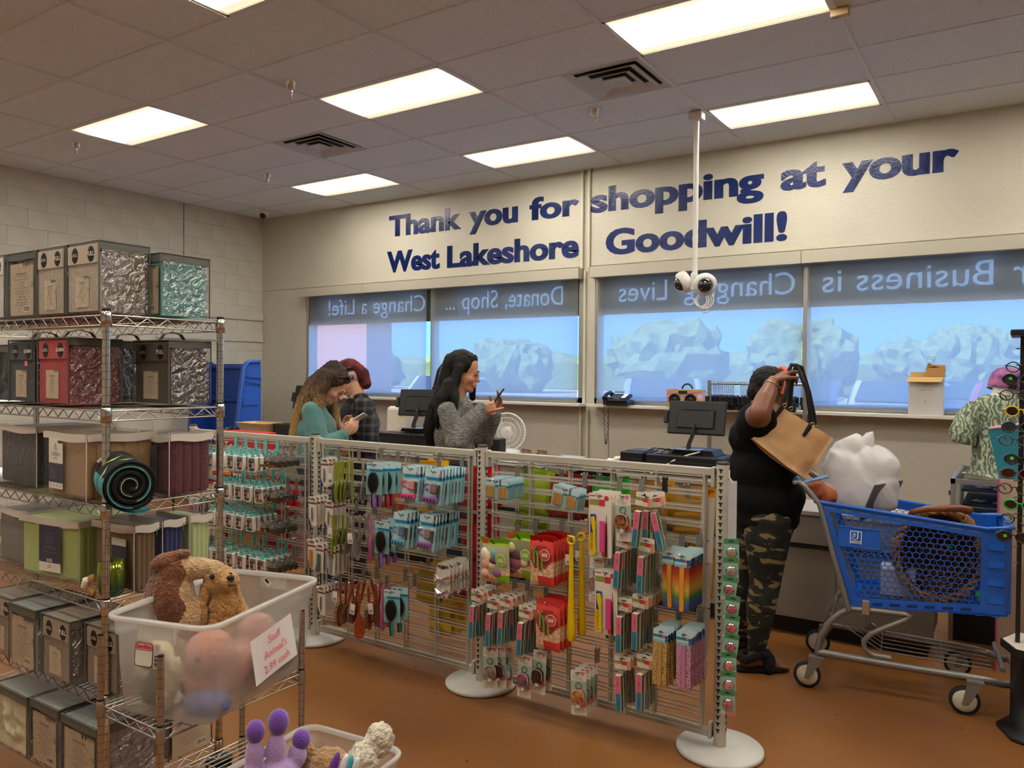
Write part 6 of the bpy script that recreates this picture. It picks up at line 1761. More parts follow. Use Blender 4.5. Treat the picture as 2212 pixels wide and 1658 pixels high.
bmesh.ops.recalc_face_normals(bm, faces=bm.faces[:]); bmesh.ops.bevel(bm, geom=[e for e in bm.edges if abs(e.verts[0].co.y - e.verts[1].co.y) < .01], offset=.03, segments=3, affect='EDGES')
MB().bm(bm, M_nyl, None, True).build('padded_bag', t)
b = MB(); b.box((0, -.015, .42), (.26, .03, .44), M_nyl, None, .014); b.build('front_pocket', t)
MB().box((.0, -.012, 1.18), (.075, .02, .5), M_nyl, None, .008).build('neck_pocket', t)
MB().tube([(-.14, -.01, .86), (-.19, -.03, .82), (-.2, -.03, .74), (-.16, -.01, .68)], .008, M_nyl, 6).build('carry_handle', t)
MB().tube([(-.12, -.032, .6), (.12, -.032, .6)], .003, M_inkg, 5).build('zip', t)
t = thing('broom', 'grey broom handle with blue grip leaning on the window sill', 'broom', T(-5.25, 6.55, 0))
MB().tube([(0, 0, .02), (.02, .3, 1.32)], .012, M_steel, 8).build('stick', t); MB().tube([(.02, .3, 1.3), (.022, .325, 1.42)], .016, mat('grip_blue', S('2a8fc4'), .4), 10).build('grip', t)
MB().box((0, 0, .03), (.3, .05, .06), M_black, None, .01).build('head', t)
t = thing('blue_basket', 'open blue plastic basket on the left counter behind the plaid shirt', 'basket', T(-5.2, 5.3, ZA + .001))
mbk = mat('basket_blue', S('1d4fa8'), .4)
b = MB()
for s in (-1, 1): b.box((s * .17, 0, .05), (.006, .26, .1), mbk); b.box((0, s * .13, .05), (.34, .006, .1), mbk)
b.box((0, 0, .004), (.34, .26, .006), mbk); b.build('body', t)
b = MB()
for s in (-1, 1): b.tube([(-.175, s * .135, .1), (.175, s * .135, .1)], .007, mbk, 6); b.tube([(s * .175, -.135, .1), (s * .175, .135, .1)], .007, mbk, 6)
b.build('rim', t)
for k, (x, z, m_) in enumerate(((-.08, .15, M_stick), (-.02, .12, M_steel), (.06, .13, M_white))):
    o = MB().tube([(x, 0, .01), (x + .02, -.02, z)], .008, m_, 8).build('pen', None, T(-5.2, 5.3, ZA + .004)); tag(o, ['wooden pen', 'steel pen', 'white pen'][k] + ' standing in the blue basket', 'pen')
# left end of counter A
t = thing('plastic_tub', 'small tan plastic tub on the left counter', 'tub', T(-6.2, 4.98, ZA + .001))
mt = mat('tub_tan', S('c8a06a'), .35)
MB().rings([[(x, y, z) for x, y in rrect(w, d, .03, 4)] for w, d, z in ((.3, .16, 0), (.42, .24, .15), (.44, .26, .152), (.44, .26, .158), (.41, .23, .156), (.29, .15, .01))], mt, None, True, True, True).build('body', t)
def bshoe(x, lab):
    t = thing('sneaker', lab, 'shoe', T(x, 4.92, ZA + .001) @ rotz(1.2), 'dark sneakers on the left counter')
    ms = mat('sneaker_dark', S('26241f'), .7)
    MB().rings([[(math.cos(a) * w, y_, .012 + max(0, math.sin(a)) * h + min(0, math.sin(a)) * .01) for a in [2 * PI * k / 14 for k in range(14)]] for y_, w, h in ((0, .034, .09), (.05, .036, .095), (.12, .038, .07), (.2, .04, .05), (.27, .025, .03))], ms).build('upper', t)
    b = MB()
    for k in range(5): b.tube([(-.03, .09 + .02 * k, .085 - .008 * k), (.03, .1 + .02 * k, .085 - .008 * k)], .004, mat('lace_red', S('b03a3a'), .7) if k % 2 else M_cablew, 5)
    b.build('laces', t)
bshoe(-6.55, 'dark sneaker with red laces at far left of the counter'); bshoe(-6.46, 'second dark sneaker beside the tan tub')
# candy rack with the red box
M_redbox = mat('box_red', S('c9241c'), .4)
t = thing('candy_rack', 'low wire candy rack in front of the left counter', 'rack', T(-5.5, 4.25, 0))
for x in (-.38, .38):
    for y in (-.12, .12): MB().tube([(x, y, 0), (x, y, .86)], .01, M_black, 6).build('leg', t)
for z in (.25, .48, .68, .86): MB().box((0, 0, z - .006), (.78, .26, .008), M_black).build('shelf', t)
t = thing('candy_box', 'red candy box lettered in white on top of the candy rack', 'box', T(-5.42, 4.22, .861))
MB().box((0, 0, .095), (.5, .2, .19), M_redbox, None, .004).build('carton', t)
text('Tootsie', .1, M_ink, t, T(.0, -.103, .07), 'lettering', bold=.006, ext=.001); text('Tootsie', .1, M_cardw, t, T(0, -.105, .072), 'lettering', bold=.001, ext=.001)
CW = [('d8b020', 'c03020'), ('c03020', 'e8d8c0'), ('e07a2c', 'f0e0d0'), ('d9d2c8', '303030'), ('b02a2a', 'd8b020'), ('f0e4d8', 'c03a2a'), ('c98a94', '8a3a4a')]
k = 0
for z in (.252, .482, .682):
    for i in range(4):
        a, b_ = CW[k % 7]; k += 1
        t = thing('candy_carton', 'small candy carton, %s from left on the %s rack shelf' % (['first', 'second', 'third', 'fourth'][i], {.252: 'lowest', .482: 'middle', .682: 'upper'}[z]), 'carton', T(-5.78 + .18 * i, 4.22, z), 'cartons in the candy rack')
        MB().box((0, 0, .065), (.15, .16, .13), mat('carton_' + a, S(a), .4), None, .003).build('carton_box', t); MB().quad(-.06, .03, .06, .09, -.082, mat('carton_' + b_, S(b_), .4)).build('print', t)
o = blob([((0, 0, .05), (.14, .09, .05)), ((.08, .0, .07), (.1, .08, .05)), ((-.1, .02, .04), (.1, .07, .04))], 'white_cloth', None, mat('cloth_white', S('d5cabc'), .8), fuzz=.006, fs=12, M=T(-6.72 + .1, 4.6, .86)); tag(o, 'crumpled white cloth on the candy rack end by the shelf', 'cloth')
t = thing('side_table', 'dark side table under the white cloth behind the wire shelves', 'table', T(-6.62, 4.6, 0))
MB().box((0, 0, .845), (.5, .3, .02), M_black).build('top', t)
for x in (-.22, .22):
    for y in (-.12, .12): MB().tube([(x, y, 0), (x, y, .84)], .012, M_black, 6).build('leg', t)
# blue tilt bin in the corner
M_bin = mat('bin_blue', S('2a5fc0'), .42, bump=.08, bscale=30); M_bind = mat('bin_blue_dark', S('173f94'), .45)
t = thing('laundry_bin', 'large blue plastic bin on end in the corner with handwriting', 'bin', T(-7.6, 5.76, 0))
def endp(x, m):
    b = MB(); out = [(-.02, 0), (.36, 0), (.36, 1.62), (.33, 1.665), (.17, 1.668), (.11, 1.6), (.02, .9)]
    b.prism(out, m, .05, T(x, 0, 0) @ rotz(PI / 2)); return b
endp(0, M_bin).build('end_panel', t)
b = MB(); b.tube([(.012, -.02, .0), (.012, .02, .9), (.012, .11, 1.6), (.012, .17, 1.665), (.012, .33, 1.665)], .022, M_bin, 8); b.build('rim', t)
b = MB()
for z in (.92, 1.2): b.box((.006, .2 - .0, z), (.02, .22, .1), M_bin, None, .008)
b.build('step_rib', t)
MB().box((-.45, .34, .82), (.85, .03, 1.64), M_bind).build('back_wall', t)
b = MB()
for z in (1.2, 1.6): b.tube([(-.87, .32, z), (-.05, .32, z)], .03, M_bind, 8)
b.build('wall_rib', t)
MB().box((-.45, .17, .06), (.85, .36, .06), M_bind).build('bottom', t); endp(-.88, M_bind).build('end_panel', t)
M_marker = mat('marker_ink', S('10142a'), .6)
for s, z in (('Unsorted', 1.475), ('Clothing', 1.405)): text(s, .062, M_marker, t, T(.008, .235, z) @ rotz(PI / 2) @ Matrix.Rotation(.08, 4, 'Y'), 'lettering', ext=.0004, res=2)
MB().ell((-.3, .3, 1.25), (.015, .012, .06), M_white, 8, 6).build('handle_slot', t)

# on the window sill ------------------------------------------------------
t = thing('desk_phone', 'black desk telephone on the window sill', 'telephone', T(-3.33, 6.98, SILL + .006))
MB().prism([(-.13, 0), (.13, 0), (.13, .03), (.12, .05), (-.13, .075)], M_black, .17, T(0, -.09, 0)).build('base', t)
MB().box((.02, -.0, .07), (.2, .17, .03), M_black, Matrix.Rotation(.35, 4, 'X'), .006).build('console', t)
MB().tube([(-.11, -.1, .06), (-.11, -.06, .1), (-.11, .03, .12), (-.11, .09, .09)], .018, M_black, 10, rad=[.026, .018, .018, .026]).build('handset', t)
b = MB()
for i in range(4):
    for j in range(3): b.box((-.03 + .028 * j, -.075 + .026 * i, .064 + .009 * i), (.018, .014, .006), M_inkg, Matrix.Rotation(.0, 4, 'X'))
b.build('keys', t); MB().box((.0, .055, .115), (.1, .03, .006), mat('lcd_grey', S('6a7a74'), .2), Matrix.Rotation(.35, 4, 'X')).build('display', t)
MB().box((.085, -.01, .1), (.045, .1, .003), M_paper, Matrix.Rotation(.35, 4, 'X')).build('number_card', t)
n = 90; pts = []
for i in range(n):
    a = i / n * 2 * PI * 22; q = i / n
    zz = -.02 - .36 * math.sin(q * PI) ** .8; xx = -.1 + .05 * q
    pts.append((xx + .008 * math.cos(a), -.125 + .006 * math.sin(a), zz + .03 * (q < .02)))
MB().tube(pts, .0034, M_cable, 4).build('coiled_cord', t); MB().tube([(-.05, -.1, .02), (-.05, -.125, -.01), (-.045, -.125, -.6)], .003, M_cable, 5).build('line_cord', t)
t = thing('boombox', 'colourful swirl patterned radio with two black speakers on the sill', 'radio', T(-2.645, 6.99, SILL + .006))
M_swirl = mat('swirl_print', S('d86a9a'), .4)
nt = M_swirl.node_tree; bb = nt.nodes['Principled BSDF']; tc = nt.nodes.new('ShaderNodeTexCoord'); wv = nt.nodes.new('ShaderNodeTexWave'); wv.wave_type = 'RINGS'; wv.inputs['Scale'].default_value = 9; wv.inputs['Distortion'].default_value = 6
r = nt.nodes.new('ShaderNodeValToRGB'); r.color_ramp.elements[0].color = (*S('c94a86'), 1); r.color_ramp.elements[1].color = (*S('6fa84a'), 1)
for p, c in ((.3, 'e9a0b8'), (.55, 'e8923a'), (.75, 'e8d07a')): e = r.color_ramp.elements.new(p); e.color = (*S(c), 1)
nt.links.new(tc.outputs['Object'], wv.inputs[0]); nt.links.new(wv.outputs[0], r.inputs[0]); nt.links.new(r.outputs[0], bb.inputs['Base Color'])
MB().box((0, 0, .085), (.345, .12, .165), M_swirl, None, .004).build('cabinet', t)
for s in (-.09, .065):
    q = MB().lathe([(.056, 0), (.056, .008), (.045, .01), (.042, .004), (.018, .0), (.014, .006), (.0, .007)], M_black, 24, T(s, -.06, .07) @ RX90, True, False).build('speaker', t)
MB().box((-.01, -.062, .138), (.085, .006, .03), M_black, None, .002).build('control_panel', t)
MB().tube(arc((.01, 0, .165), .05, 0, 180, 14), .008, M_black, 8).build('handle', t); MB().tube([(-.125, .02, .165), (-.125, .02, .235)], .0018, M_steel, 5).build('aerial', t)
MB().lathe([(.0, 0), (.028, .0005)], mat('swirl_pale', S('e9c4d4'), .4), 16, T(.155, -.0605, .1) @ RX90).build('swirl_disc', t)
t = thing('cardboard_box', 'tall white gift box with open tan flaps on the sill', 'box', T(-.655, 7.02, SILL + .006))
M_card = mat('cardboard', S('b5894f'), .8); M_bxw = mat('box_white', S('d3cfcc'), .5)
MB().box((0, 0, .15), (.245, .13, .3), M_bxw).build('carton', t)
b = MB(); b.add([(-.122, -.065, .3), (.122, -.065, .3), (.11, -.12, .262), (-.14, -.12, .262)], [(0, 1, 2, 3)], mat('cardboard_flap', S('c9a368'), .8)); b.add([(-.122, .065, .3), (.122, .065, .3), (.122, .09, .34), (-.122, .09, .34)], [(0, 1, 2, 3)], M_card)
b.add([(-.122, -.065, .3), (-.122, .065, .3), (-.17, .05, .325), (-.17, -.05, .32)], [(0, 1, 2, 3)], M_card); b.add([(.122, -.065, .3), (.122, .065, .3), (.18, .05, .34), (.18, -.04, .335)], [(0, 1, 2, 3)], M_bxw)
b.build('flap', t); MB().box((0, 0, .3), (.24, .125, .004), M_card).build('inner_lid', t)
text('SALUD', .026, M_inkg, t, T(0, -.0665, .2), 'lettering', ext=.0003, space=1.25, res=1)
b = MB(); b.add([(-.006, -.0665, .245), (.006, -.0665, .245), (0, -.0665, .23)], [(0, 1, 2)], M_inkg); b.quad(-.001, .222, .001, .235, -.0665, M_inkg); b.quad(-.006, .221, .006, .2225, -.0665, M_inkg); b.quad(-.006, .1, .006, .115, -.0665, mat('sticker_green')); b.build('print', t)
t = thing('cardboard_box', 'small open brown box on top of the white gift box', 'box', T(-.595, 7.03, SILL + .31))
MB().box((0, 0, .035), (.13, .1, .07), M_card).build('carton', t); b = MB(); b.add([(-.06, -.0, .07), (.03, -.03, .07), (-.0, -.05, .085), (-.05, -.02, .11)], [(0, 1, 2, 3)], M_card); b.box((.0, .045, .08), (.13, .004, .025), M_card); b.build('flap', t)
t = thing('drinking_glass', 'clear drinking glass standing in the small brown box', 'glass', T(-.64, 7.03, SILL + .38) @ Matrix.Rotation(.2, 4, 'Y'))
MB().lathe([(.022, 0), (.026, .002), (.034, .09), (.0325, .09), (.024, .006)], film('clear_glass', (.97, .98, .98), .6, .02), 20, None, True, False).build('bowl', t)
# garment rack with black hangers behind the right counter
t = thing('garment_rack', 'grey garment rail full of empty black hangers by the window', 'clothes rack', T(-1.92, 6.72, 0))
for x in (-.405, .405): MB().box((x, 0, .76), (.03, .03, 1.5), M_steel).build('upright', t); MB().box((x, 0, .02), (.03, .45, .03), M_steel).build('foot', t)
MB().tube([(-.4, 0, 1.485), (.4, 0, 1.485)], .012, M_chrome, 10).build('rail', t); MB().tube([(-.4, 0, .3), (.4, 0, .3)], .01, M_steel, 8).build('lower_rail', t)
hm = MB(); hm.tube([(0, 0, .0), (0, .012, .018), (0, 0, .03), (0, -.014, .018), (0, -.004, -.02), (0, 0, -.09)], .0022, M_steel, 5)
hc = hm.mesh('hook_wire'); hb = MB()
hb.box((0, .075, -.11), (.01, .16, .018), M_black, Matrix.Rotation(-.5, 4, 'X')); hb.box((0, -.075, -.11), (.01, .16, .018), M_black, Matrix.Rotation(.5, 4, 'X')); hb.box((0, 0, -.19), (.03, .1, .05), M_black, Matrix.Rotation(.2, 4, 'Z'), .004); hb.box((0, -.13, -.13), (.02, .02, .07), M_black, None, .003); hb.box((0, .13, -.13), (.02, .02, .07), M_black, None, .003); hb.box((0, 0, -.15), (.006, .26, .008), M_black)
hbm = hb.mesh('hanger_bar'); rg = random.Random(9)
xs_ = [-.37 + .012 * i for i in range(16)] + [-.13 + .011 * i for i in range(16)] + [.1 + .011 * i for i in range(20)]
for i, x in enumerate(xs_):
    o = thing('clothes_hanger', 'empty black clip hanger on the garment rail by the window', 'hanger', T(-1.92 + x, 6.72, 1.47) @ rotz(rg.uniform(-.5, .5)), 'black hangers on the garment rail')
    link('hook_wire', hc, o); link('hanger_bar', hbm, o)
# small things by the right counter
o = blob([((0, 0, .04), (.05, .04, .04)), ((.05, .01, .06), (.04, .03, .04)), ((-.06, .0, .02), (.06, .03, .02))], 'tissue', None, M_paper, fuzz=.012, fs=30, M=T(-2.42, 4.95, ZB + .0)); tag(o, 'crumpled white tissue beside the receipt printer', 'tissue')
t = thing('wire_basket', 'black plastic basket with slotted sides hanging at the right counter end', 'basket', T(-2.5, 4.85, .72))
MB().box((0, 0, 0), (.3, .22, .006), M_black).build('bottom', t)
b = MB()
for s in (-1, 1):
    b.box((0, s * .12, .13), (.34, .012, .03), M_black); b.box((s * .17, 0, .13), (.012, .24, .03), M_black)
    for k in range(9): b.box((-.16 + .04 * k, s * .118, .07), (.012, .006, .12), M_black)
    for k in range(6): b.box((s * .168, -.1 + .04 * k, .07), (.006, .012, .12), M_black)
b.build('slotted_side', t)
o = MB().box((-2.5, 4.85, .715), (.24, .3, .01), M_black); o = o.build('basket_shelf'); tag(o, 'small black bracket shelf under the slotted basket', 'shelf')
# ------------------------------------------------------------------ shopping cart
TH = math.radians(6.7)
CM = T(-.9215, 4.338, 0) @ rotz(TH)
cart = thing('shopping_cart', 'blue plastic shopping cart on a grey tube frame', 'shopping cart', CM)
M_cart = mat('cart_blue', S('1763cc'), .32, coat=.2)
M_tube = mat('cart_tube', S('8b8984'), .42, .55, bump=.08, bscale=60)
M_wheel = mat('wheel_cream', S('cfc7b2'), .5)
def cy(x, z, s): return s * (.262 - .075 * max(0, x) - .05 * (.9 - z))
def P(x, z, s, o=0): return (x, cy(x, z, s) + s * o, z)
for s in (-1, 1):
    Y_ = lambda x, z: cy(x, z, s)
    # frame tubes
    up = [(-.076, 1.02), (-.05, 1.025), (-.02, 1.0), (.046, .92), (.113, .672), (.188, .41)]
    MB().tube([(x, s * .262, z) for x, z in up], .013, M_tube, 10).build('rear_tube', cart)
    lo = [(.188, .41), (.15, .39), (.105, .345), (.055, .25), (.046, .19), (.046, .17)]
    MB().tube([(x, s * .25, z) for x, z in lo], .0155, M_tube, 10).build('rear_leg', cart)
    MB().tube([(.046, s * .25, .178), (.4, s * .245, .17), (.76, s * .225, .162), (.84, s * .21, .15), (.875, s * .19, .146)], .0175, M_tube, 10).build('base_rail', cart)
    zz = [(.188, .412), (.3, .418), (.43, .42), (.455, .415), (.43, .39), (.29, .305), (.255, .265), (.258, .225), (.3, .198), (.377, .198)]
    MB().tube([(x, s * .235, z) for x, z in zz], .0135, M_tube, 10).build('spring_tube', cart)
    MB().tube([(.262, s * .235, .41), (.275, s * .22, .36), (.262, s * .18, .31)], .012, M_tube, 8).build('inner_strut', cart)
    MB().box((.262, s * .248, .43), (.035, .01, .07), M_alu, None, .002).build('clamp', cart)
    # casters
    for x, yy in ((.0, .27), (.684, .262)):
        w = MB().lathe([(.052, -.014), (.064, -.012), (.065, 0), (.064, .012), (.052, .014)], M_tyre, 28, T(x, s * yy, .065) @ RX90, False, False).build('wheel', cart)
        MB().lathe([(.05, -.013), (.052, .0), (.05, .013), (.03, .009), (.02, .014), (.008, .016)], M_wheel, 24, T(x, s * yy, .065) @ RX90).build('hub', w)
        f = MB()
        for q in (-1, 1): f.add([(x - .012, s * yy + q * .02, .05), (x + .012, s * yy + q * .02, .05), (x + .075, s * yy + q * .02, .155), (x + .01, s * yy + q * .02, .16)], [(0, 1, 2, 3)], M_tube)
        f.box((x + .042, s * yy, .158), (.07, .045, .008), M_tube); f.tube([(x, s * yy - .024, .065), (x, s * yy + .024, .065)], .006, M_chrome, 8)
        f.build('caster_fork', cart)
b = MB(); b.tube([(.875, -.19, .146), (.9, -.16, .155), (.905, -.1, .18), (.905, .1, .18), (.9, .16, .155), (.875, .19, .146)], .0175, M_tube, 10); b.build('front_bumper', cart)
MB().tube([(.84, -.2, .21), (.84, .2, .21)], .012, M_tube, 8).build('cross_bar', cart); MB().tube([(.046, -.25, .18), (.046, .25, .18)], .012, M_tube, 8).build('cross_bar', cart)
b = MB()
for k in range(6):
    y = -.17 + .068 * k; b.tube([(.09, y, .36), (.12, y, .33), (.33, y, .205), (.8, y * .9, .19)], .0035, M_tube, 5)
for x, z in ((.1, .35), (.33, .2), (.6, .192)): b.tube([(x, -.2, z), (x, .2, z)], .0035, M_tube, 5)
b.build('lower_rack', cart)
MB().tube([(-.07, -.262, 1.022), (-.075, -.1, 1.026), (-.075, .1, 1.026), (-.07, .262, 1.022)], .016, mat('cart_handle', S('3a5f9a'), .4), 10).build('push_handle', cart)
# basket
OUT = [(.039, .929), (.775, .852), (.772, .46), (.184, .425)]
INN = [(.089, .887), (.745, .815), (.745, .497), (.222, .462)]
def inside(x, z, poly):
    c = False; n = len(poly)
    for i in range(n):
        x1, z1 = poly[i]; x2, z2 = poly[(i + 1) % n]
        if (z1 > z) != (z2 > z) and x < (x2 - x1) * (z - z1) / (z2 - z1) + x1: c = not c
    return c
def hexes(poly, fn, name, r=.0172, skip=None, wall=.0022, th=.006):
    mb = MB(); w = r * math.sqrt(3)
    xs_ = [p[0] for p in poly]; zs_ = [p[1] for p in poly]
    j = 0; z = min(zs_) - r
    while z < max(zs_) + r:
        x = min(xs_) - w + (w / 2 if j % 2 else 0)
        while x < max(xs_) + w:
            if inside(x, z, poly) and not (skip and skip(x, z)):
                o = [(x + r * math.sin(PI / 3 * k), z + r * math.cos(PI / 3 * k)) for k in range(6)]
                i = [(x + (r - wall) * math.sin(PI / 3 * k), z + (r - wall) * math.cos(PI / 3 * k)) for k in range(6)]
                vs = [fn(*p, 0) for p in o] + [fn(*p, 0) for p in i] + [fn(*p, -th) for p in i] + [fn(*p, -th) for p in o]
                fs = []
                for k in range(6):
                    k2 = (k + 1) % 6; fs += [(k, k2, 6 + k2, 6 + k), (6 + k, 6 + k2, 12 + k2, 12 + k), (12 + k, 12 + k2, 18 + k2, 18 + k)]
                mb.add(vs, fs, M_cart)
            x += w
        j += 1; z += r * 1.5
    return mb.build(name, cart)
def strip(a, b, c, d, fn, th, name, inset=0):
    mb = MB(); q = [a, b, c, d]; n = 6
    vs = []
    for i in range(n + 1):
        u = i / n
        for p, r_ in ((a, b), (d, c)):
            x, z = p[0] + (r_[0] - p[0]) * u, p[1] + (r_[1] - p[1]) * u
            vs += [fn(x, z, .004), fn(x, z, -th)]
    fs = []
    for i in range(n):
        o = i * 4; fs += [(o, o + 4, o + 6, o + 2), (o + 1, o + 3, o + 7, o + 5), (o, o + 1, o + 5, o + 4), (o + 2, o + 6, o + 7, o + 3)]
    fs += [(0, 2, 3, 1), (4 * n, 4 * n + 1, 4 * n + 3, 4 * n + 2)]
    return mb.add(vs, fs, M_cart)
for s in (-1, 1):
    fn = lambda x, z, o, s=s: P(x, z, s, o)
    hexes(INN, fn, 'side_lattice', skip=lambda x, z: .128 < x < .322 and .717 < z < .822)
    b = MB()
    for i in range(4):
        q = strip(OUT[i], OUT[(i + 1) % 4], INN[(i + 1) % 4], INN[i], fn, .006, 'x'); b.add(q.v, q.f, M_cart)
    b.build('side_frame', cart)
    MB().tube([P(.02, .934, s, .004), P(.4, .895, s, .004), P(.78, .855, s, .004)], .009, M_cart, 8).build('top_rim', cart)
    b = MB()
    for k in range(9):
        x = .07 + .078 * k; z = .912 - .1045 * (x - .039)
        b.add([P(x, z, s, .0046), P(x + .05, z - .005, s, .0046), P(x + .05, z - .008, s, .0046), P(x, z - .003, s, .0046)], [(0, 1, 2, 3)], M_alu)
    for k in range(6):
        x = .29 + .075 * k; z = .452 + .06 * (x - .29)
        b.add([P(x, z, s, .0046), P(x + .045, z + .003, s, .0046), P(x + .045, z - .012, s, .0046), P(x, z - .015, s, .0046)], [(0, 1, 2, 3)], mat('slot_blue', S('0c2f6e'), .5))
    b.build('rim_slots', cart)
    b = strip((.775, .852), (.84, .862), (.84, .46), (.772, .455), fn, .01, 'c'); b.build('corner_post', cart)
    b = MB()
    for k in range(4):
        z = .79 - .083 * k
        b.add([P(.775, z, s, .004), P(.835, z - .004, s, .004), P(.835, z - .03, s, .012), P(.775, z - .03, s, .012)], [(0, 1, 2, 3)], M_cart); b.add([P(.775, z - .03, s, .012), P(.835, z - .03, s, .012), P(.835, z - .034, s, .004), P(.775, z - .034, s, .004)], [(0, 1, 2, 3)], M_cart)
    b.build('corner_rib', cart)
    for k in range(5):
        x, z = .062 + .028 * k, .84 - .09 * k
        MB().box((x - .006, cy(x, z, s), z), (.02, .02, .016), M_cart, None, .003).build('rear_clip', cart)
# logo plate on the near side
pl = MB(); pl.add([P(.13, .82, -1, .006), P(.13, .72, -1, .006), P(.32, .716, -1, .006), P(.32, .812, -1, .006), P(.13, .82, -1, -.004), P(.13, .72, -1, -.004), P(.32, .716, -1, -.004), P(.32, .812, -1, -.004)], [(0, 1, 2, 3), (0, 4, 5, 1), (2, 6, 7, 3), (1, 5, 6, 2), (0, 3, 7, 4)], M_cart)
plo = pl.build('logo_plate', cart)
MB().tube([P(.131, .819, -1, .007), P(.131, .721, -1, .007), P(.319, .717, -1, .007), P(.319, .811, -1, .007)], .003, M_cart, 5, closed=True).build('plate_edge', cart)
LM = T(*P(.213, .772, -1, .008)) @ rotz(.075) @ Matrix.Rotation(.05, 4, 'X') @ Matrix.Rotation(.03, 4, 'Y')
M_lw = mat('logo_white', S('eef0f2'), .5)
b = MB(); e = .0265
b.prism([(-e, -e), (e, -e), (e, e), (-e, e)], M_lw, .0006, T(0, 0, .002)); b.prism([(-e + .004, -e + .004), (e - .004, -e + .004), (e - .004, e - .004), (-e + .004, e - .004)], M_cart, .0006, T(0, -.0005, .002))
b.prism([(.006, -.004), (.0105, -.004), (.0105, .024), (.006, .024)], M_lw, .0005, T(0, -.001, .002))
b.tube([(.008, -.001, -.002), (.006, -.001, -.01), (-.002, -.001, -.014), (-.012, -.001, -.012), (-.02, -.001, -.006)], .0022, M_lw, 5)
b.ell((-.008, -.001, .012), (.005, .0006, .005), M_lw, 12, 5)
b.tube([(-.018, -.001, .004), (-.01, -.001, -.001), (-.001, -.001, .006)], .002, M_lw, 5)
b.build('logo', plo, CM.inverted() @ CM @ LM)
b = MB(); b.quad(-e, -e - .008, e, -e, -.0006, M_lw); b.build('logo_band', plo, LM)
text('goodwill', .0115, M_cart, plo, LM @ T(0, -.0012, -e - .0035), 'lettering', bold=.0002, ext=.0001, res=1)
# front, bottom, rear gate
yf = abs(cy(.84, .86, 1))
MB().box((.862, 0, .655), (.016, yf * 2 - .06, .39), M_cart, None, .006).build('front_panel', cart)
MB().tube([P(.775, .857, -1, .004), P(.84, .864, -1, .002), (.872, -yf + .03, .866), (.872, yf - .03, .866), P(.84, .864, 1, .002), P(.775, .857, 1, .004)], .011, M_cart, 8).build('front_rim', cart)
for s in (-1, 1): MB().add([P(.84, .86, s, .004), (.87, s * (yf - .03), .86), (.87, s * (yf - .045), .46), P(.84, .46, s, .004)], [(0, 1, 2, 3)], M_cart).build('front_corner', cart)
hexes([(-.2, .2), (.2, .2), (.19, .845), (-.19, .845)], lambda x, z, o: (z, x, .432 + .03 * z + o), 'bottom_lattice', r=.022)
b = MB(); b.add([(.184, -.22, .43), (.22, -.22, .436), (.22, .22, .436), (.184, .22, .43)], [(0, 1, 2, 3)], M_cart)
for s in (-1, 1): b.add([(.184, s * .235, .428), (.85, s * .19, .455), (.85, s * .165, .457), (.184, s * .2, .432)], [(0, 1, 2, 3)], M_cart)
b.build('bottom_frame', cart)
b = MB()
for k in range(9): y = -.2 + .05 * k; b.tube([(.19, y, .44), (.12, y, .68), (.05, y, .91)], .0035, M_tube, 5)
for q in (.1, .5, .95): b.tube([(.19 - .14 * q, -.22, .44 + .47 * q), (.19 - .14 * q, .22, .44 + .47 * q)], .004, M_tube, 5)
b.build('rear_gate', cart)
M_gplas = mat('seat_grey', S('5d5f61'), .5)
b = MB(); R = T(.30, -.06, .88) @ rotz(-.42) @ Matrix.Rotation(.38, 4, 'Y')
b.box((0, 0, .06), (.008, .3, .2), M_gplas, R, .003)
for k in range(7): b.box((-.006, -.12 + .04 * k, .07), (.006, .012, .15), M_gplas, R)
b.build('child_seat_back', cart)
b = MB()
for k in range(5): b.tube([(.06, -.14 + .07 * k, .72), (.24, -.14 + .07 * k, .70), (.3, -.14 + .07 * k, .86)], .003, M_tube, 5)
b.build('child_seat_wires', cart)
# white plastic bag in the child seat
M_pbag = film('carrier_bag', (.95, .95, .95), .35, .28, .25, 14, diffuse=.9, dcol=(.96, .95, .93))
t = thing('plastic_bag', 'full white plastic carrier bag in the child seat of the cart', 'bag', T(-.705, 4.33, .875))
o = blob([((0, 0, .14), (.16, .13, .15)), ((.07, 0, .22), (.11, .1, .12)), ((-.07, -.02, .2), (.1, .1, .12)), ((-.04, 0, .32), (.09, .07, .06)), ((.1, 0, .1), (.1, .11, .11)), ((-.13, -.03, .06), (.07, .09, .08))], 'bag', t, M_pbag, vox=.009, fuzz=0)
me = o.data
for v in me.vertices:
    c = v.co; n = Vector((c.x - .01, c.y, c.z - .16)).normalized()
    f = abs(noise.noise(Vector((c.x * 5 + c.z * 4, c.y * 5, c.z * 4)))) * .045 + abs(noise.noise(Vector((c.x * 14 + c.z * 9, c.y * 12, c.z * 8 - c.x * 6)))) * .014
    v.co = c - n * (f - .015)
MB().tube([(.035, 0, .34), (.05, -.01, .385), (.062, 0, .4)], .02, M_pbag, 8, rad=[.04, .022, .004]).build('knot_ear', t)
o = blob([((0, 0, 0), (.06, .06, .05)), ((.05, .02, -.03), (.05, .05, .05))], 'folded_garment', None, mat('cloth_rust', S('b0603a'), .8), fuzz=.008, fs=20, M=T(-.885, 4.2, .975)); tag(o, 'rust orange garment beside the plastic bag in the cart', 'garment')
o = box_obj('phone', (0, 0, 0), (.15, .07, .009), mat('phone_blue', S('6f9ccc'), .25), None, .003); o.matrix_world = T(-.885, 4.12, 1.035) @ rotz(.2) @ Matrix.Rotation(-.3, 4, 'Y'); tag(o, 'pale blue phone lying on the rust garment in the cart', 'phone')
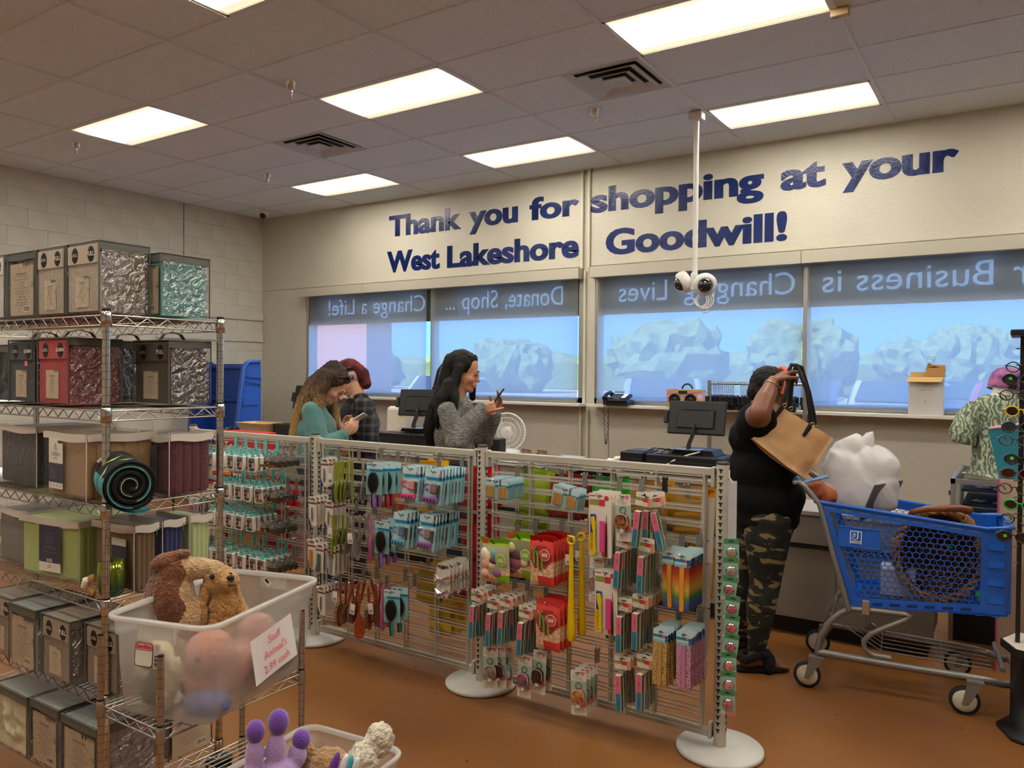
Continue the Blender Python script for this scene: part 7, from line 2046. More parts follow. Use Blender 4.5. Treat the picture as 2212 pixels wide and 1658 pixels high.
o = MB().box((0, 0, .07), (.16, .14, .14), mat('carton_grey', S('b9bdc4'), .4), None, .006).build('white_carton', None, CM @ T(.4, .02, .452)); tag(o, 'pale carton at the bottom of the cart behind the basket', 'box')
# wicker basket
M_wick = mat('wicker_gold', S('a8763a'), .45, var=.25, vscale=60); M_wickd = mat('wicker_brown', S('744222'), .4, var=.2, vscale=40)
WM = T(-.345, 4.345, .705) @ rotz(.12) @ Matrix.Rotation(.16, 4, 'X') @ Matrix.Rotation(.1, 4, 'Y')
t = thing('wicker_basket', 'brown wicker basket on its side in the cart', 'basket', WM)
def oval(rx, rz, y, n=40): return [(rx * math.cos(2 * PI * k / n), y, rz * math.sin(2 * PI * k / n)) for k in range(n)]
b = MB()
for k in range(3):
    pts = [(( .185 + .014 * math.cos(a * 9 + k * 2.1)) * math.cos(a), -.06 + .014 * math.sin(a * 9 + k * 2.1), (.225 + .014 * math.cos(a * 9 + k * 2.1)) * math.sin(a)) for a in [2 * PI * q / 120 for q in range(120)]]
    b.tube(pts, .009, M_wick, 6, closed=True)
b.build('braided_rim', t)
for k, a in enumerate((.35, 1.0, 2.1, 3.0, 3.9, 4.7, 5.5)):
    c = Vector((.185 * math.cos(a), -.06, .225 * math.sin(a))); tg = Vector((-.185 * math.sin(a), 0, .225 * math.cos(a))).normalized(); rd = Vector((math.cos(a), 0, math.sin(a)))
    m = MB(); pts = []
    for q in range(31):
        an = q / 30 * 2 * PI * 5; pts.append(c + tg * (q / 30 - .5) * .045 + rd * math.cos(an) * .024 + Vector((0, math.sin(an) * .024, 0)))
    m.tube(pts, .0045, M_wick, 5); m.build('binding', t)
b = MB()
for k in range(22):
    a = 2 * PI * k / 22; b.tube([(.18 * math.cos(a), -.06, .22 * math.sin(a)), (.15 * math.cos(a + .2), .04, .19 * math.sin(a + .2)), (.1 * math.cos(a + .3), .09, .13 * math.sin(a + .3))], .0055, M_wickd, 5)
    b.tube([(.18 * math.cos(a), -.06, .22 * math.sin(a)), (.15 * math.cos(a - .2), .045, .19 * math.sin(a - .2)), (.1 * math.cos(a - .3), .095, .13 * math.sin(a - .3))], .0055, M_wickd, 5)
o = b.build('woven_side', t); o['kind'] = 'stuff'
M_weave = mat('weave_brown', S('55301a'), .5, bump=1.0, bscale=30, col2=S('34190c'), vscale=50, aniso=(1, 1, 3))
MB().rings([oval(.178, .216, -.045), oval(.165, .2, .03), oval(.13, .165, .085), oval(.02, .02, .11)], M_weave, None, True, False, True).build('woven_shell', t)
b = MB()
for q in (.02, .05, .08): b.tube(oval(.168 - q * .6, .208 - q * .7, q), .007, M_wickd, 6, closed=True)
for k in range(9): x = -.09 + .0225 * k; h = .13 * math.sqrt(max(.05, 1 - (x / .11) ** 2)); b.tube([(x, .095, -h), (x, .1, h)], .006, M_wickd, 5)
for k in range(9): z = -.11 + .0275 * k; h = .1 * math.sqrt(max(.05, 1 - (z / .135) ** 2)); b.tube([(-h, .1, z), (h, .095, z)], .006, M_wickd, 5)
o = b.build('woven_base', t); o['kind'] = 'stuff'
MB().tube([(-.15, -.07, .16), (-.14, -.11, .21), (-.08, -.13, .245), (.0, -.13, .262), (.06, -.1, .262), (.1, -.07, .25)], .014, M_wickd, 8, rad=[.012, .014, .016, .017, .018, .02]).build('handle', t)
for k, (x, z) in enumerate(((.06, -.0), (-.03, -.05))):
    o = box_obj('price_sticker', (0, 0, 0), (.016, .003, .012), mat('sticker_green'), None); o.matrix_world = WM @ T(x, -.075 + .15 * 1.06, z); tag(o, 'small green price sticker on the wicker basket, ' + ['right one', 'left one'][k], 'sticker', 'green stickers on the wicker')
b = MB(); b.ell((0, 0, .04), (.05, .04, .04), mat('sticker_green'), 10, 6); b.ell((.02, -.02, .06), (.03, .03, .03), M_white, 10, 6); o = b.build('toy_ball', None, CM @ T(.78, -.1, .48)); tag(o, 'green and white toy ball in the front corner of the cart', 'toy')

# ------------------------------------------------------------------ display case, mannequin, cardboard stand, eyewear spinner
M_cg = film('case_glass', (.93, .95, .95), .5, .03)
dc = thing('display_case', 'glass display case with metal frame at right, jewellery inside', 'display case', T(-.36, 5.3, 0))
W_, D_, H_ = 1.3, .85, .955
b = MB()
for x in (.012, W_ - .012):
    for y in (.012, D_ - .012): b.box((x, y, H_ / 2), (.024, .024, H_), M_alu)
b.build('upright', dc)
b = MB()
for z in (H_ - .014, .5):
    for y in (.012, D_ - .012): b.box((W_ / 2, y, z), (W_, .024, .028), M_alu)
    for x in (.012, W_ - .012): b.box((x, D_ / 2, z), (.024, D_, .028), M_alu)
b.build('frame_rail', dc)
MB().box((W_ / 2, D_ / 2, .25), (W_ - .01, D_ - .01, .5), M_kick).build('base_cabinet', dc)
MB().box((W_ / 2, D_ / 2, H_), (W_ - .03, D_ - .03, .008), M_cg).build('top_pane', dc); MB().box((W_ / 2, .012, .73), (W_ - .05, .005, .42), M_cg).build('front_pane', dc); MB().box((.012, D_ / 2, .73), (.005, D_ - .05, .42), M_cg).build('side_pane', dc)
MB().box((-.01, .1, .86), (.014, .03, .03), M_chrome, None, .003).build('lock', dc)
rg = random.Random(21)
for z in (.58, .68, .78, .87):
    MB().box((W_ / 2, D_ / 2 + .05, z), (W_ - .1, D_ - .25, .012), M_mblack).build('tray', dc)
k = 0
for z in (.586, .686, .786, .876):
    for i in range(5):
        k += 1
        c = ['e4dcd0', 'c8c8d0', 'd8d0c0', 'b8bcc8', 'e0e0e4'][rg.randrange(5)]
        o = MB().box((0, 0, .004), (rg.uniform(.05, .09), rg.uniform(.04, .07), .006), mat('jewel_card_' + c, S(c), .5)); o.ell((0, 0, .012), (.012, .01, .006), M_chrome, 8, 5)
        o = o.build('jewellery_card', None, T(-.36 + .14 + i * .09 + rg.uniform(-.015, .015), 5.3 + .26 + rg.uniform(-.03, .12), z) @ rotz(rg.uniform(-.6, .6)))
        tag(o, 'pale jewellery card in the display case, %s tray from top, %s from left' % (['fourth', 'third', 'second', 'first'][(k - 1) // 5], ['first', 'second', 'third', 'fourth', 'fifth'][i]), 'jewellery', 'jewellery cards in the display case')
o = MB(); o.ell((0, 0, .025), (.04, .03, .025), mat('felt_red', S('a01f38'), .8), 12, 8); o = o.build('ring_pouch', None, T(-.36 + .3, 5.5, .686)); tag(o, 'dark red felt pouch in the display case', 'pouch')
# mannequin bust with blouse and cap
MQ = T(-.095, 5.62, .962) @ rotz(.35)
t = thing('mannequin', 'white mannequin bust on the display case wearing a blouse and cap', 'mannequin', MQ)
def ering(rx, ry, z, n=20, cx=0, cy_=0): return [(cx + rx * math.cos(2 * PI * k / n), cy_ + ry * math.sin(2 * PI * k / n), z) for k in range(n)]
MB().rings([ering(.12, .09, 0), ering(.13, .1, .2), ering(.16, .1, .36), ering(.16, .09, .44), ering(.11, .075, .48), ering(.075, .065, .5), ering(.07, .065, .55), ering(.06, .06, .57)], mat('mannequin_white', S('e9e2d6'), .2, coat=.4)).build('bust', t)
M_pais = mat('paisley_print', S('7e8f74'), .7)
nt = M_pais.node_tree; bb = nt.nodes['Principled BSDF']; tc = nt.nodes.new('ShaderNodeTexCoord'); wv = nt.nodes.new('ShaderNodeTexWave'); wv.inputs['Scale'].default_value = 11; wv.inputs['Distortion'].default_value = 14; wv.inputs['Detail'].default_value = 3; wv.inputs['Detail Scale'].default_value = 1.6
r = nt.nodes.new('ShaderNodeValToRGB'); r.color_ramp.elements[0].color = (*S('4d5b48'), 1); r.color_ramp.elements[1].color = (*S('b7c2a2'), 1)
for p, c in ((.35, '6f8068'), (.55, '8fa084'), (.7, '8a6e58'), (.78, '93a48a')): e = r.color_ramp.elements.new(p); e.color = (*S(c), 1)
nt.links.new(tc.outputs['Object'], wv.inputs[0]); nt.links.new(wv.outputs[0], r.inputs[0]); nt.links.new(r.outputs[0], bb.inputs['Base Color'])
bl = thing('blouse', 'sage green paisley blouse dressed on the mannequin', 'blouse', MQ)
def fold(rx, ry, z, amp, n=64, ph=0):
    return [((rx + amp * math.sin(9 * a + ph)) * math.cos(a), (ry + amp * math.sin(9 * a + ph)) * math.sin(a), z + amp * .3 * math.sin(4 * a)) for a in [2 * PI * k / n for k in range(n)]]
MB().rings([fold(.19, .15, .006, .012), fold(.175, .135, .03, .01, ph=.3), fold(.17, .13, .15, .008, ph=.6), fold(.17, .125, .28, .006, ph=.5), fold(.18, .115, .38, .004), fold(.185, .105, .43, .002), fold(.15, .095, .47, .002), fold(.115, .085, .492, .002)], M_pais, None, True, False, False).build('body', bl)
for s in (-1, 1):
    MB().rings([[Vector(c) + Vector((math.cos(a) * r_, math.sin(a) * r_ * 1.1, math.cos(a) * .01 * s)) for a in [2 * PI * k / 18 for k in range(18)]] for c, r_ in (((s * .15, 0, .44), .05), ((s * .2, -.0, .36), .068), ((s * .235, -.01, .26), .078), ((s * .235, -.01, .2), .07), ((s * .225, -.01, .185), .06))], M_pais, None, True, True, False).build('sleeve', bl)
b = MB(); b.rings([fold(.215, .175, .004, .02, ph=1), fold(.2, .16, .016, .015, ph=.7)], M_pais, None, True, False, False); b.build('hem', bl)
cp = thing('baseball_cap', 'purple patterned cap seen from the back on the mannequin neck', 'cap', MQ @ T(0, 0, .545) @ Matrix.Rotation(.15, 4, 'Y'))
M_cap = mat('cap_purple', S('4b2f8a'), .6, col2=S('b8688a'), vscale=16)
b = MB(); b.rings([[(.098 * math.cos(a) * c, .092 * math.sin(a) * c, z) for a in [2 * PI * k / 28 for k in range(28)]] for c, z in ((1.0, -.01), (1.0, .03), (.92, .065), (.7, .095), (.35, .11), (.05, .114))], M_cap, None, True, False, True); b.build('crown', cp)
MB().tube(arc((0, -.094, .0), .032, 0, 180, 12), .004, M_cap, 6).build('back_opening', cp); MB().box((0, -.097, -.002), (.045, .008, .03), M_black, None, .004).build('strap_buckle', cp)
MB().rings([[(x_, .09 + y_, -.012 - .02 * y_ * 10) for x_, y_ in [(.07 * math.cos(a), .075 * math.sin(a)) for a in [PI * k / 14 for k in range(15)]]], [(x_, .09 + y_, -.016 - .02 * y_ * 10) for x_, y_ in [(.07 * math.cos(a), .075 * math.sin(a)) for a in [PI * k / 14 for k in range(15)]]]], M_cap).build('brim', cp)
# cardboard stand with teal header
sd_ = thing('cardboard_stand', 'cardboard display stand with teal header and pink edges', 'display stand', T(-.105, 4.86, 0))
M_tealb = mat('board_teal', S('1d8093'), .5); M_pinkb2 = mat('board_pink', S('d8488a'), .5); M_beigeb = mat('board_beige', S('c3ab93'), .6)
MB().box((.2, .08, .51), (.4, .16, 1.02), M_beigeb).build('column', sd_); MB().box((-.004, .08, .51), (.008, .165, 1.02), M_pinkb2).build('side_edge', sd_)
b = MB(); b.prism([(.0, 1.02), (.4, 1.02), (.4, 1.36), (-.055, 1.28)], M_tealb, .1, T(0, .02, 0)); b.build('header', sd_)
b = MB(); b.prism([(-.056, 1.281), (.4, 1.361), (.4, 1.376), (-.05, 1.29)], mat('board_salmon', S('e8a0a4'), .5), .11, T(0, .015, 0)); b.build('header_edge', sd_)
# spinner
sp_ = thing('eyewear_spinner', 'black and wooden spinner rack of eyeglasses at the right edge', 'rack', T(.115, 4.1, 0))
M_wood = mat('spinner_wood', S('a5743f'), .5, var=.15, vscale=6, aniso=(8, 8, .6))
MB().lathe([(.2, .005), (.2, .02), (.15, .03), (.15, .36), (.16, .365)], M_black, 8).build('drum', sp_)
MB().lathe([(.19, .365), (.19, .395), (.0, .396)], M_black, 8, None, True, True, False).build('disc_edge', sp_); MB().lathe([(.182, .397), (.0, .4)], mat('spinner_top', S('d8cfc0'), .5), 8, None, True, True, False).build('disc_top', sp_)
MB().box((.02, 0, .95), (.13, .13, 1.1), M_wood, rotz(.5), .004).build('wood_column', sp_)
for s in (-1, 1): MB().box((s * .125, -.02, 1.07), (.018, .03, 1.34), M_black).build('pole', sp_)
MB().box((0, 0, 1.752), (.34, .3, .024), M_black, None, .004).build('top_board', sp_)
b = MB()
for k in range(14): b.tube([(-.125, -.03, 1.685 - .072 * k), (-.15, -.06, 1.685 - .072 * k)], .003, M_alu, 5)
b.build('pegs', sp_)
def glasses(fr, lens, lab, x, y, z, rz=0.0, rx=0.0, sun_=False, sty=0, sticker=False):
    t = thing('eyeglasses', lab, 'glasses', T(x, y, z) @ rotz(rz) @ Matrix.Rotation(rx, 4, 'X'), 'eyeglasses on the spinner')
    mf = mat('frame_' + fr, S(fr), .25, coat=.4); ml = mat('lens_dark', S('0e0f12'), .05, coat=1) if sun_ else film('lens_clear', (.95, .96, .97), .6, .03)
    for s in (-1, 1):
        o = [(s * .034 + .026 * math.cos(a) * (1 - .04 * math.cos(2 * a)), -.004 * math.cos(a) * s, .02 * math.sin(a) * (1 - .1 * math.cos(2 * a))) for a in [2 * PI * k / 20 for k in range(20)]]
        MB().tube(o, .0028 + .001 * sty, mf, 6, closed=True).build('rim', t); MB().add(o, [tuple(range(20))], ml).build('lens', t)
        MB().tube([(s * .06, 0, .008), (s * .068, .006, .008), (s * .06, .06, .004), (s * .055, .12, -.006), (s * .05, .135, -.022)], .0026, mf, 6).build('temple', t)
    MB().tube([(-.009, 0, .006), (0, -.003, .01), (.009, 0, .006)], .0028, mf, 6).build('bridge', t)
    if sticker: MB().box((-.03, -.005, .004), (.012, .002, .012), mat('sticker_green')).build('price_sticker', t)
GL = [('141416', 'black round rimmed eyeglasses, first from the top of the spinner', 787, 0, 0), ('101010', 'black sunglasses with green price dot, second from the top', 809, 1, 1), ('1a1a1c', 'black eyeglasses, third from the top of the spinner', 838, 0, 0), ('e0c020', 'yellow rimmed sunglasses on the spinner', 867, 1, 0), ('1d2c3f', 'navy glasses with a red and white tag on the spinner', 896, 1, 0),
      ('3a3f45', 'thin grey rimmed eyeglasses on the spinner', 920, 0, 0), ('0c0c0d', 'wide black sunglasses with a green dot', 954, 1, 1), ('6a1f1c', 'dark red rimmed sunglasses on the spinner', 980, 1, 0), ('222325', 'black eyeglasses below the dark red pair', 1008, 0, 0), ('2fae4a', 'bright green rimmed glasses on the spinner', 1037, 1, 0), ('151515', 'black square eyeglasses below the green pair', 1063, 0, 1), ('1b1712', 'black speckled sunglasses, lowest on the spinner', 1095, 1, 1)]
for i, (c, lab, py, sn, st_) in enumerate(GL):
    z = 1.56 + (829 - py) * 4.02 / 1685.1 - .056
    glasses(c, None, lab, -.012 - .01 * (i % 3), 4.005, z, -.35 + .12 * (i % 3), .1 * (i % 2), bool(sn), int(sn), bool(st_))
# ------------------------------------------------------------------ people
def flesh(name, parent, m, chains=(), ells=(), vox=.006, it=4, disp=None):
    mb = MB()
    for pts, rad in chains:
        pts = [Vector(p) for p in pts]
        for i in range(len(pts) - 1):
            n = 4
            for k in range(n + 1):
                u = k / n; r = rad[i] + (rad[i + 1] - rad[i]) * u
                if k < n or i == len(pts) - 2: mb.ell(pts[i].lerp(pts[i + 1], u), (r, r, r), m, 12, 8)
        mb.tube(pts, 0, m, 12, rad=list(rad))
    for e in ells: mb.ell((0, 0, 0), e[1], m, 16, 10, (T(*e[0]) if len(e) < 3 else e[2] @ T(*e[0])))
    me = mb.mesh(name); o = link(name, me)
    md = o.modifiers.new('r', 'REMESH'); md.mode = 'VOXEL'; md.voxel_size = vox
    ms = o.modifiers.new('s', 'SMOOTH'); ms.iterations = it; ms.factor = .5
    dg = bpy.context.evaluated_depsgraph_get(); dg.update()
    m2 = bpy.data.meshes.new_from_object(o.evaluated_get(dg)); m2.name = name
    bpy.data.objects.remove(o); bpy.data.meshes.remove(me)
    if disp:
        N = [Vector(v.normal) for v in m2.vertices]
        for v, nn in zip(m2.vertices, N): v.co += nn * disp(v.co)
    m2.materials.clear(); m2.materials.append(m)
    m2.polygons.foreach_set('use_smooth', [True] * len(m2.polygons)); m2.update()
    return link(name, m2, parent)
def strands(s): return lambda c: .006 * noise.noise(Vector((c.x * 85 + s, c.y * 85, c.z * 7))) + .004 * noise.noise(Vector((c.x * 30, c.y * 30 + s, c.z * 4)))
def wrinkle(s, a=.006, f=16): return lambda c: a * noise.noise(Vector((c.x * f + s, c.y * f, c.z * f * .8 + c.x * 9))) + a * .5 * noise.noise(c * f * 2.3)
HEAD = [((-.012, 0, .035), (.095, .076, .096)), ((.024, 0, -.028), (.066, .06, .084)), ((.03, 0, -.085), (.05, .046, .036)), ((.064, 0, -.1), (.021, .024, .019)), ((.08, 0, .014), (.016, .044, .014)), ((.092, 0, -.012), (.012, .009, .022)),
        ((.1, 0, -.032), (.015, .012, .011)), ((.084, .0, -.066), (.012, .026, .02)), ((.055, .036, -.035), (.028, .022, .028)), ((.055, -.036, -.035), (.028, .022, .028)), ((-.008, .074, -.008), (.018, .009, .03), ), ((-.008, -.074, -.008), (.018, .009, .03))]
def headparts(M): return [(c, r, M) for c, r in HEAD]
def face(t, M, skin_d, brow, open_eye=.5):
    for s in (-1, 1):
        e = MB().ell((0, 0, 0), (.011, .0135, .009), M_eyew, 12, 8, M @ T(.076, s * .031, .002)).build('eye', t)
        MB().ell((0, 0, 0), (.004, .006, .0065), M_black, 10, 6, M @ T(.0855, s * .032, -.002)).build('iris', e)
        MB().ell((0, 0, 0), (.0125, .0155, .0075), skin_d, 12, 8, M @ T(.0765, s * .031, .0068) @ Matrix.Rotation(.35, 4, 'Y')).build('eyelid', t)
        MB().tube([M @ Vector((.082, s * .046, -.002)), M @ Vector((.0885, s * .032, .0)), M @ Vector((.085, s * .017, -.001))], .0013, M_black, 5).build('eyelashes', t)
        MB().tube([M @ Vector((.075, s * .052, .02)), M @ Vector((.089, s * .036, .027)), M @ Vector((.093, s * .016, .022))], .003, brow, 6, rad=[.0012, .0026, .002]).build('eyebrow', t)
        MB().ell((0, 0, 0), (.004, .0035, .003), skin_d, 8, 6, M @ T(.1045, s * .006, -.0405)).build('nostril', t)
    lp = mat('lip_' + skin_d.name, tuple(min(1, a * b) for a, b in zip(skin_d.node_tree.nodes['Principled BSDF'].inputs[0].default_value[:3], (1.15, .72, .75))), .4)
    b = MB(); b.ell((0, 0, 0), (.0085, .021, .005), lp, 12, 8, M @ T(.091, 0, -.0625)); b.ell((0, 0, 0), (.009, .018, .0062), lp, 12, 8, M @ T(.0895, 0, -.0735)); b.build('lips', t)
M_eyew = mat('eye_white', S('d8cfc6'), .2)
def hand(w, d, n, curl, thumb=.6, sp=.016, L=.038, r=.0085):
    """finger chains: wrist w, direction d, palm normal n (fingers curl towards n)"""
    w, d, n = Vector(w), Vector(d).normalized(), Vector(n).normalized()
    n = (n - d * n.dot(d)).normalized(); s = d.cross(n); out = []
    for k, (q, l) in enumerate(((-1.5, .9), (-.5, 1.05), (.5, 1.0), (1.5, .8))):
        p = w + d * .078 + s * q * sp; pts = [w + d * .03 + s * q * sp * .7, p]; a = 0
        for j in range(3):
            a += (curl[k] if isinstance(curl, (list, tuple)) else curl)
            p = p + (d * math.cos(a) + n * math.sin(a)) * L * l * (1, .7, .55)[j]; pts.append(p)
        out.append((pts, [r * 1.15, r * 1.1, r, r * .92, r * .75]))
    b = w + d * .022 - s * .02
    e1 = b + d * .03 - s * .022 + n * .012; e2 = e1 + (d * .8 + n * thumb - s * .25).normalized() * .034; e3 = e2 + (d * .8 + n * thumb).normalized() * .027
    out.append(([w + d * .012, b, e1, e2, e3], [.018, .016, .0125, .0105, .008]))
    palm = [w + d * .045 + s * q * .02 for q in (-1, 0, 1)]
    for p in palm: out.append(([w, p, p + d * .028], [.02, .0155, .0125]))
    return out
def legs(t, m, hip, hz, ky, feet, rad, name='trousers'):
    ch = []
    for s, (fx_, fy_) in zip((-1, 1), feet):
        ch.append(([(hip, s * .09, hz), (hip + .01, s * .1, hz - .15), ((hip + fx_) / 2 + .03, s * .095, hz * .53), (fx_, fy_, .1)], rad))
    return flesh(name, t, m, ch, [((hip - .01, 0, hz + .03), (.13, .17, .1))], .01, 4, wrinkle(3, .004))
def sneaker(t, x, y, m, ms):
    MB().rings([[(x + q, y + math.cos(a) * w, .022 + max(0, math.sin(a)) * h + min(0, math.sin(a)) * .01) for a in [2 * PI * k / 14 for k in range(14)]] for q, w, h in ((-.08, .03, .05), (-.05, .038, .08), (.02, .04, .07), (.1, .044, .04), (.165, .025, .02))], m, None).build('shoe', t)
    MB().prism([(x_, z_) for x_, z_ in ((-.095, 0), (.17, 0), (.185, .03), (.1, .024), (-.1, .034))], ms, .08, T(x, y - .04, 0)).build('shoe_sole', t)
FR = rotz(math.radians(33.32))
# 1: woman in grey sweater
S1 = mat('skin_tan', S('c48b69'), .5, bump=.05, bscale=200); S1d = mat('skin_tan_lid', S('a06a4c'), .5)
H_dark = mat('hair_dark', S('0e0a08'), .55, spec=.25, bump=.35, bscale=60, aniso=(9, 9, .5))
M_knit = mat('sweater_grey', S('97948f'), .95, bump=.6, bscale=120, col2=S('5a5853'), vscale=42, aniso=(1, 1, 3.2))
t = thing('person', 'woman in grey marled sweater with long dark hair typing on her phone', 'person', T(-3.004, 3.924, 0) @ FR)
HM = T(.05, 0, 1.562) @ rotz(-.12) @ Matrix.Rotation(.22, 4, 'Y')
shR, elR, wrR = (-.04, -.165, 1.325), (.015, -.215, 1.14), (.165, -.13, 1.335)
shL, elL, wrL = (-.02, .15, 1.325), (.17, .15, 1.12), (.245, .06, 1.295)
flesh('body', t, S1, [([(0, 0, 1.3), (.012, 0, 1.42), (.03, 0, 1.5)], [.06, .052, .052]), ([shR, elR, wrR], [.04, .036, .024]), ([shL, elL, wrL], [.04, .036, .024])] + hand(wrR, (.9, .35, .2), (.1, .8, .1), [.1, .9, 1.0, 1.0], .5) + hand(wrL, (.35, -.1, .9), (-.7, -.6, .1), [.25, .3, .35, .4], .7), headparts(HM) + [((0, 0, 1.15), (.1, .14, .25))], .0048, 3)
face(t, HM, S1d, H_dark)
flesh('hair', t, H_dark, [([HM @ Vector((-.08, 0, .05)), (-.06, 0, 1.45), (-.11, -.02, 1.33), (-.15, -.03, 1.2), (-.155, -.03, 1.1)], [.062, .068, .066, .05, .026]), ([HM @ Vector((-.02, -.085, .02)), (-.01, -.115, 1.46), (.005, -.145, 1.4), (.01, -.175, 1.33)], [.035, .034, .03, .014]), ([(-.03, -.1, 1.48), (-.07, -.13, 1.4), (-.1, -.15, 1.28), (-.1, -.155, 1.22)], [.05, .045, .03, .012]), ([HM @ Vector((.03, .08, .02)), HM @ Vector((.05, .085, -.06)), (.1, .09, 1.40)], [.025, .028, .02])],
      [((-.03, 0, .042), (.1, .088, .1), HM), ((.01, 0, .09), (.058, .064, .042), HM), ((-.02, -.05, .05), (.07, .04, .06), HM), ((-.01, .05, .045), (.07, .042, .075), HM)], .007, 3, strands(1))
flesh('sweater', t, M_knit, [([shR, elR], [.06, .068]), ([elR, (.12, -.155, 1.28), wrR], [.07, .06, .042]), ([shL, elL], [.066, .068]), ([elL, (.215, .095, 1.225), wrL], [.066, .056, .044])], [((-.005, 0, 1.05), (.14, .18, .1)), ((-.01, 0, 1.18), (.135, .18, .15)), ((-.03, 0, 1.3), (.1, .16, .07)), ((.005, 0, 1.375), (.078, .08, .045)), ((.05, 0, 1.33), (.07, .09, .06))], .009, 3, wrinkle(2, .009, 14))
for c, d in ((wrR, (.9, .4, .9)), (wrL, (.35, -.3, .7))):
    q = Vector(d).normalized().to_track_quat('Z', 'Y').to_matrix().to_4x4(); MB().lathe([(.04, -.03), (.043, -.015), (.04, .004), (.034, .006), (.034, -.03)], M_knit, 18, T(*c) @ q, False, False).build('cuff', t)
M_jean = mat('denim_dark', S('1c2433'), .85, bump=.2, bscale=150)
legs(t, M_jean, 0, .93, 0, ((-.02, -.09), (.04, .09)), [.095, .09, .06, .045])
for y_, x_ in ((-.09, 0), (.09, .06)): sneaker(t, x_, y_, mat('shoe_mint', S('5fb0a4'), .7), M_white)
def phone(lab, M, case):
    p = thing('smartphone', lab, 'phone', M); MB().box((0, 0, 0), (.074, .152, .009), mat('phone_' + case, S(case), .35), None, .006).build('case', p); MB().box((0, 0, .0052), (.066, .144, .0012), mat('phone_glass', S('15181c'), .08, coat=1)).build('screen', p); return p
PF = T(-3.004, 3.924, 0) @ FR
phone('smartphone held upright by the woman in grey', PF @ T(.262, -.008, 1.40) @ Matrix.Rotation(-.95, 4, 'Y') @ rotz(PI / 2), '2a2c30')
# 2: woman in teal sweatshirt
S2 = mat('skin_light', S('d9a184'), .5, bump=.05, bscale=200); S2d = mat('skin_light_lid', S('bf866a'), .5)
H_omb = mat('hair_ombre', S('2b1e16'), .6, spec=.25, bump=.4, bscale=50, aniso=(10, 10, .5))
nt = H_omb.node_tree; bb = nt.nodes['Principled BSDF']; tc = nt.nodes.new('ShaderNodeTexCoord'); sx = nt.nodes.new('ShaderNodeSeparateXYZ'); r = nt.nodes.new('ShaderNodeValToRGB'); nz = nt.nodes.new('ShaderNodeTexNoise'); nz.inputs['Scale'].default_value = 14
mp = nt.nodes.new('ShaderNodeMapping'); mp.inputs['Scale'].default_value = (6, 6, .5); ad = nt.nodes.new('ShaderNodeMath'); ad.operation = 'MULTIPLY_ADD'; ad.inputs[1].default_value = .9
r.color_ramp.elements[0].position = .35; r.color_ramp.elements[0].color = (*S('b08a54'), 1); r.color_ramp.elements[1].position = 1.25 if False else 1.0; r.color_ramp.elements[1].color = (*S('231812'), 1); e = r.color_ramp.elements.new(.75); e.color = (*S('4a3524'), 1)
nt.links.new(tc.outputs['Generated'], sx.inputs[0]); nt.links.new(tc.outputs['Generated'], mp.inputs[0]); nt.links.new(mp.outputs[0], nz.inputs[0]); sb = nt.nodes.new('ShaderNodeMath'); sb.operation = 'SUBTRACT'; sb.inputs[1].default_value = .5
nt.links.new(nz.outputs[0], sb.inputs[0]); nt.links.new(sb.outputs[0], ad.inputs[0]); nt.links.new(sx.outputs[2], ad.inputs[2]); nt.links.new(ad.outputs[0], r.inputs[0]); nt.links.new(r.outputs[0], bb.inputs['Base Color'])
t = thing('person', 'woman in teal sweatshirt with long ombre hair looking down at her phone', 'person', T(-4.027, 3.73, 0) @ FR)
HM = T(.09, 0, 1.468) @ rotz(-.05) @ Matrix.Rotation(.72, 4, 'Y')
shR, elR, wrR = (-.01, -.16, 1.29), (.06, -.2, 1.04), (.2, -.11, 1.14); shL, elL, wrL = (-.02, .15, 1.29), (.06, .2, 1.03), (.15, .08, 1.12)
flesh('body', t, S2, [([(-.03, 0, 1.28), (.0, 0, 1.36), (.05, 0, 1.42)], [.06, .052, .052]), ([shR, elR, wrR], [.04, .034, .023]), ([shL, elL, wrL], [.04, .034, .023])] + hand(wrR, (.6, .1, .75), (-.3, .9, .3), [.5, .6, .7, .8], .8) + hand(wrL, (.1, -.05, 1), (.9, -.5, 0), [.3, .4, .5, .6], -.2), headparts(HM) + [((-.02, 0, 1.12), (.1, .14, .24))], .0048, 3)
face(t, HM, S2d, H_omb)
flesh('hair', t, H_omb, [([HM @ Vector((-.06, 0, .08)), (-.03, 0, 1.46), (-.08, -.03, 1.35), (-.13, -.04, 1.22), (-.155, -.05, 1.08), (-.16, -.05, .98)], [.07, .075, .07, .055, .04, .025]), ([HM @ Vector((-.03, -.085, .05)), (.02, -.12, 1.42), (.03, -.15, 1.33), (.04, -.16, 1.25)], [.045, .045, .035, .015]), ([HM @ Vector((-.02, .08, .0)), (.06, .11, 1.36), (.09, .12, 1.24), (.11, .11, 1.16)], [.035, .035, .03, .015]), ([HM @ Vector((-.07, -.07, .02)), (-.04, -.12, 1.4), (-.1, -.13, 1.28), (-.14, -.12, 1.1)], [.05, .05, .04, .02])],
      [((-.03, 0, .045), (.1, .088, .1), HM), ((.018, 0, .088), (.06, .068, .045), HM), ((-.01, -.05, .06), (.072, .042, .06), HM), ((-.01, .05, .05), (.075, .042, .07), HM)], .007, 3, strands(5))
M_sweat = mat('sweatshirt_teal', S('52807d'), .9, bump=.15, bscale=90, sheen=.3)
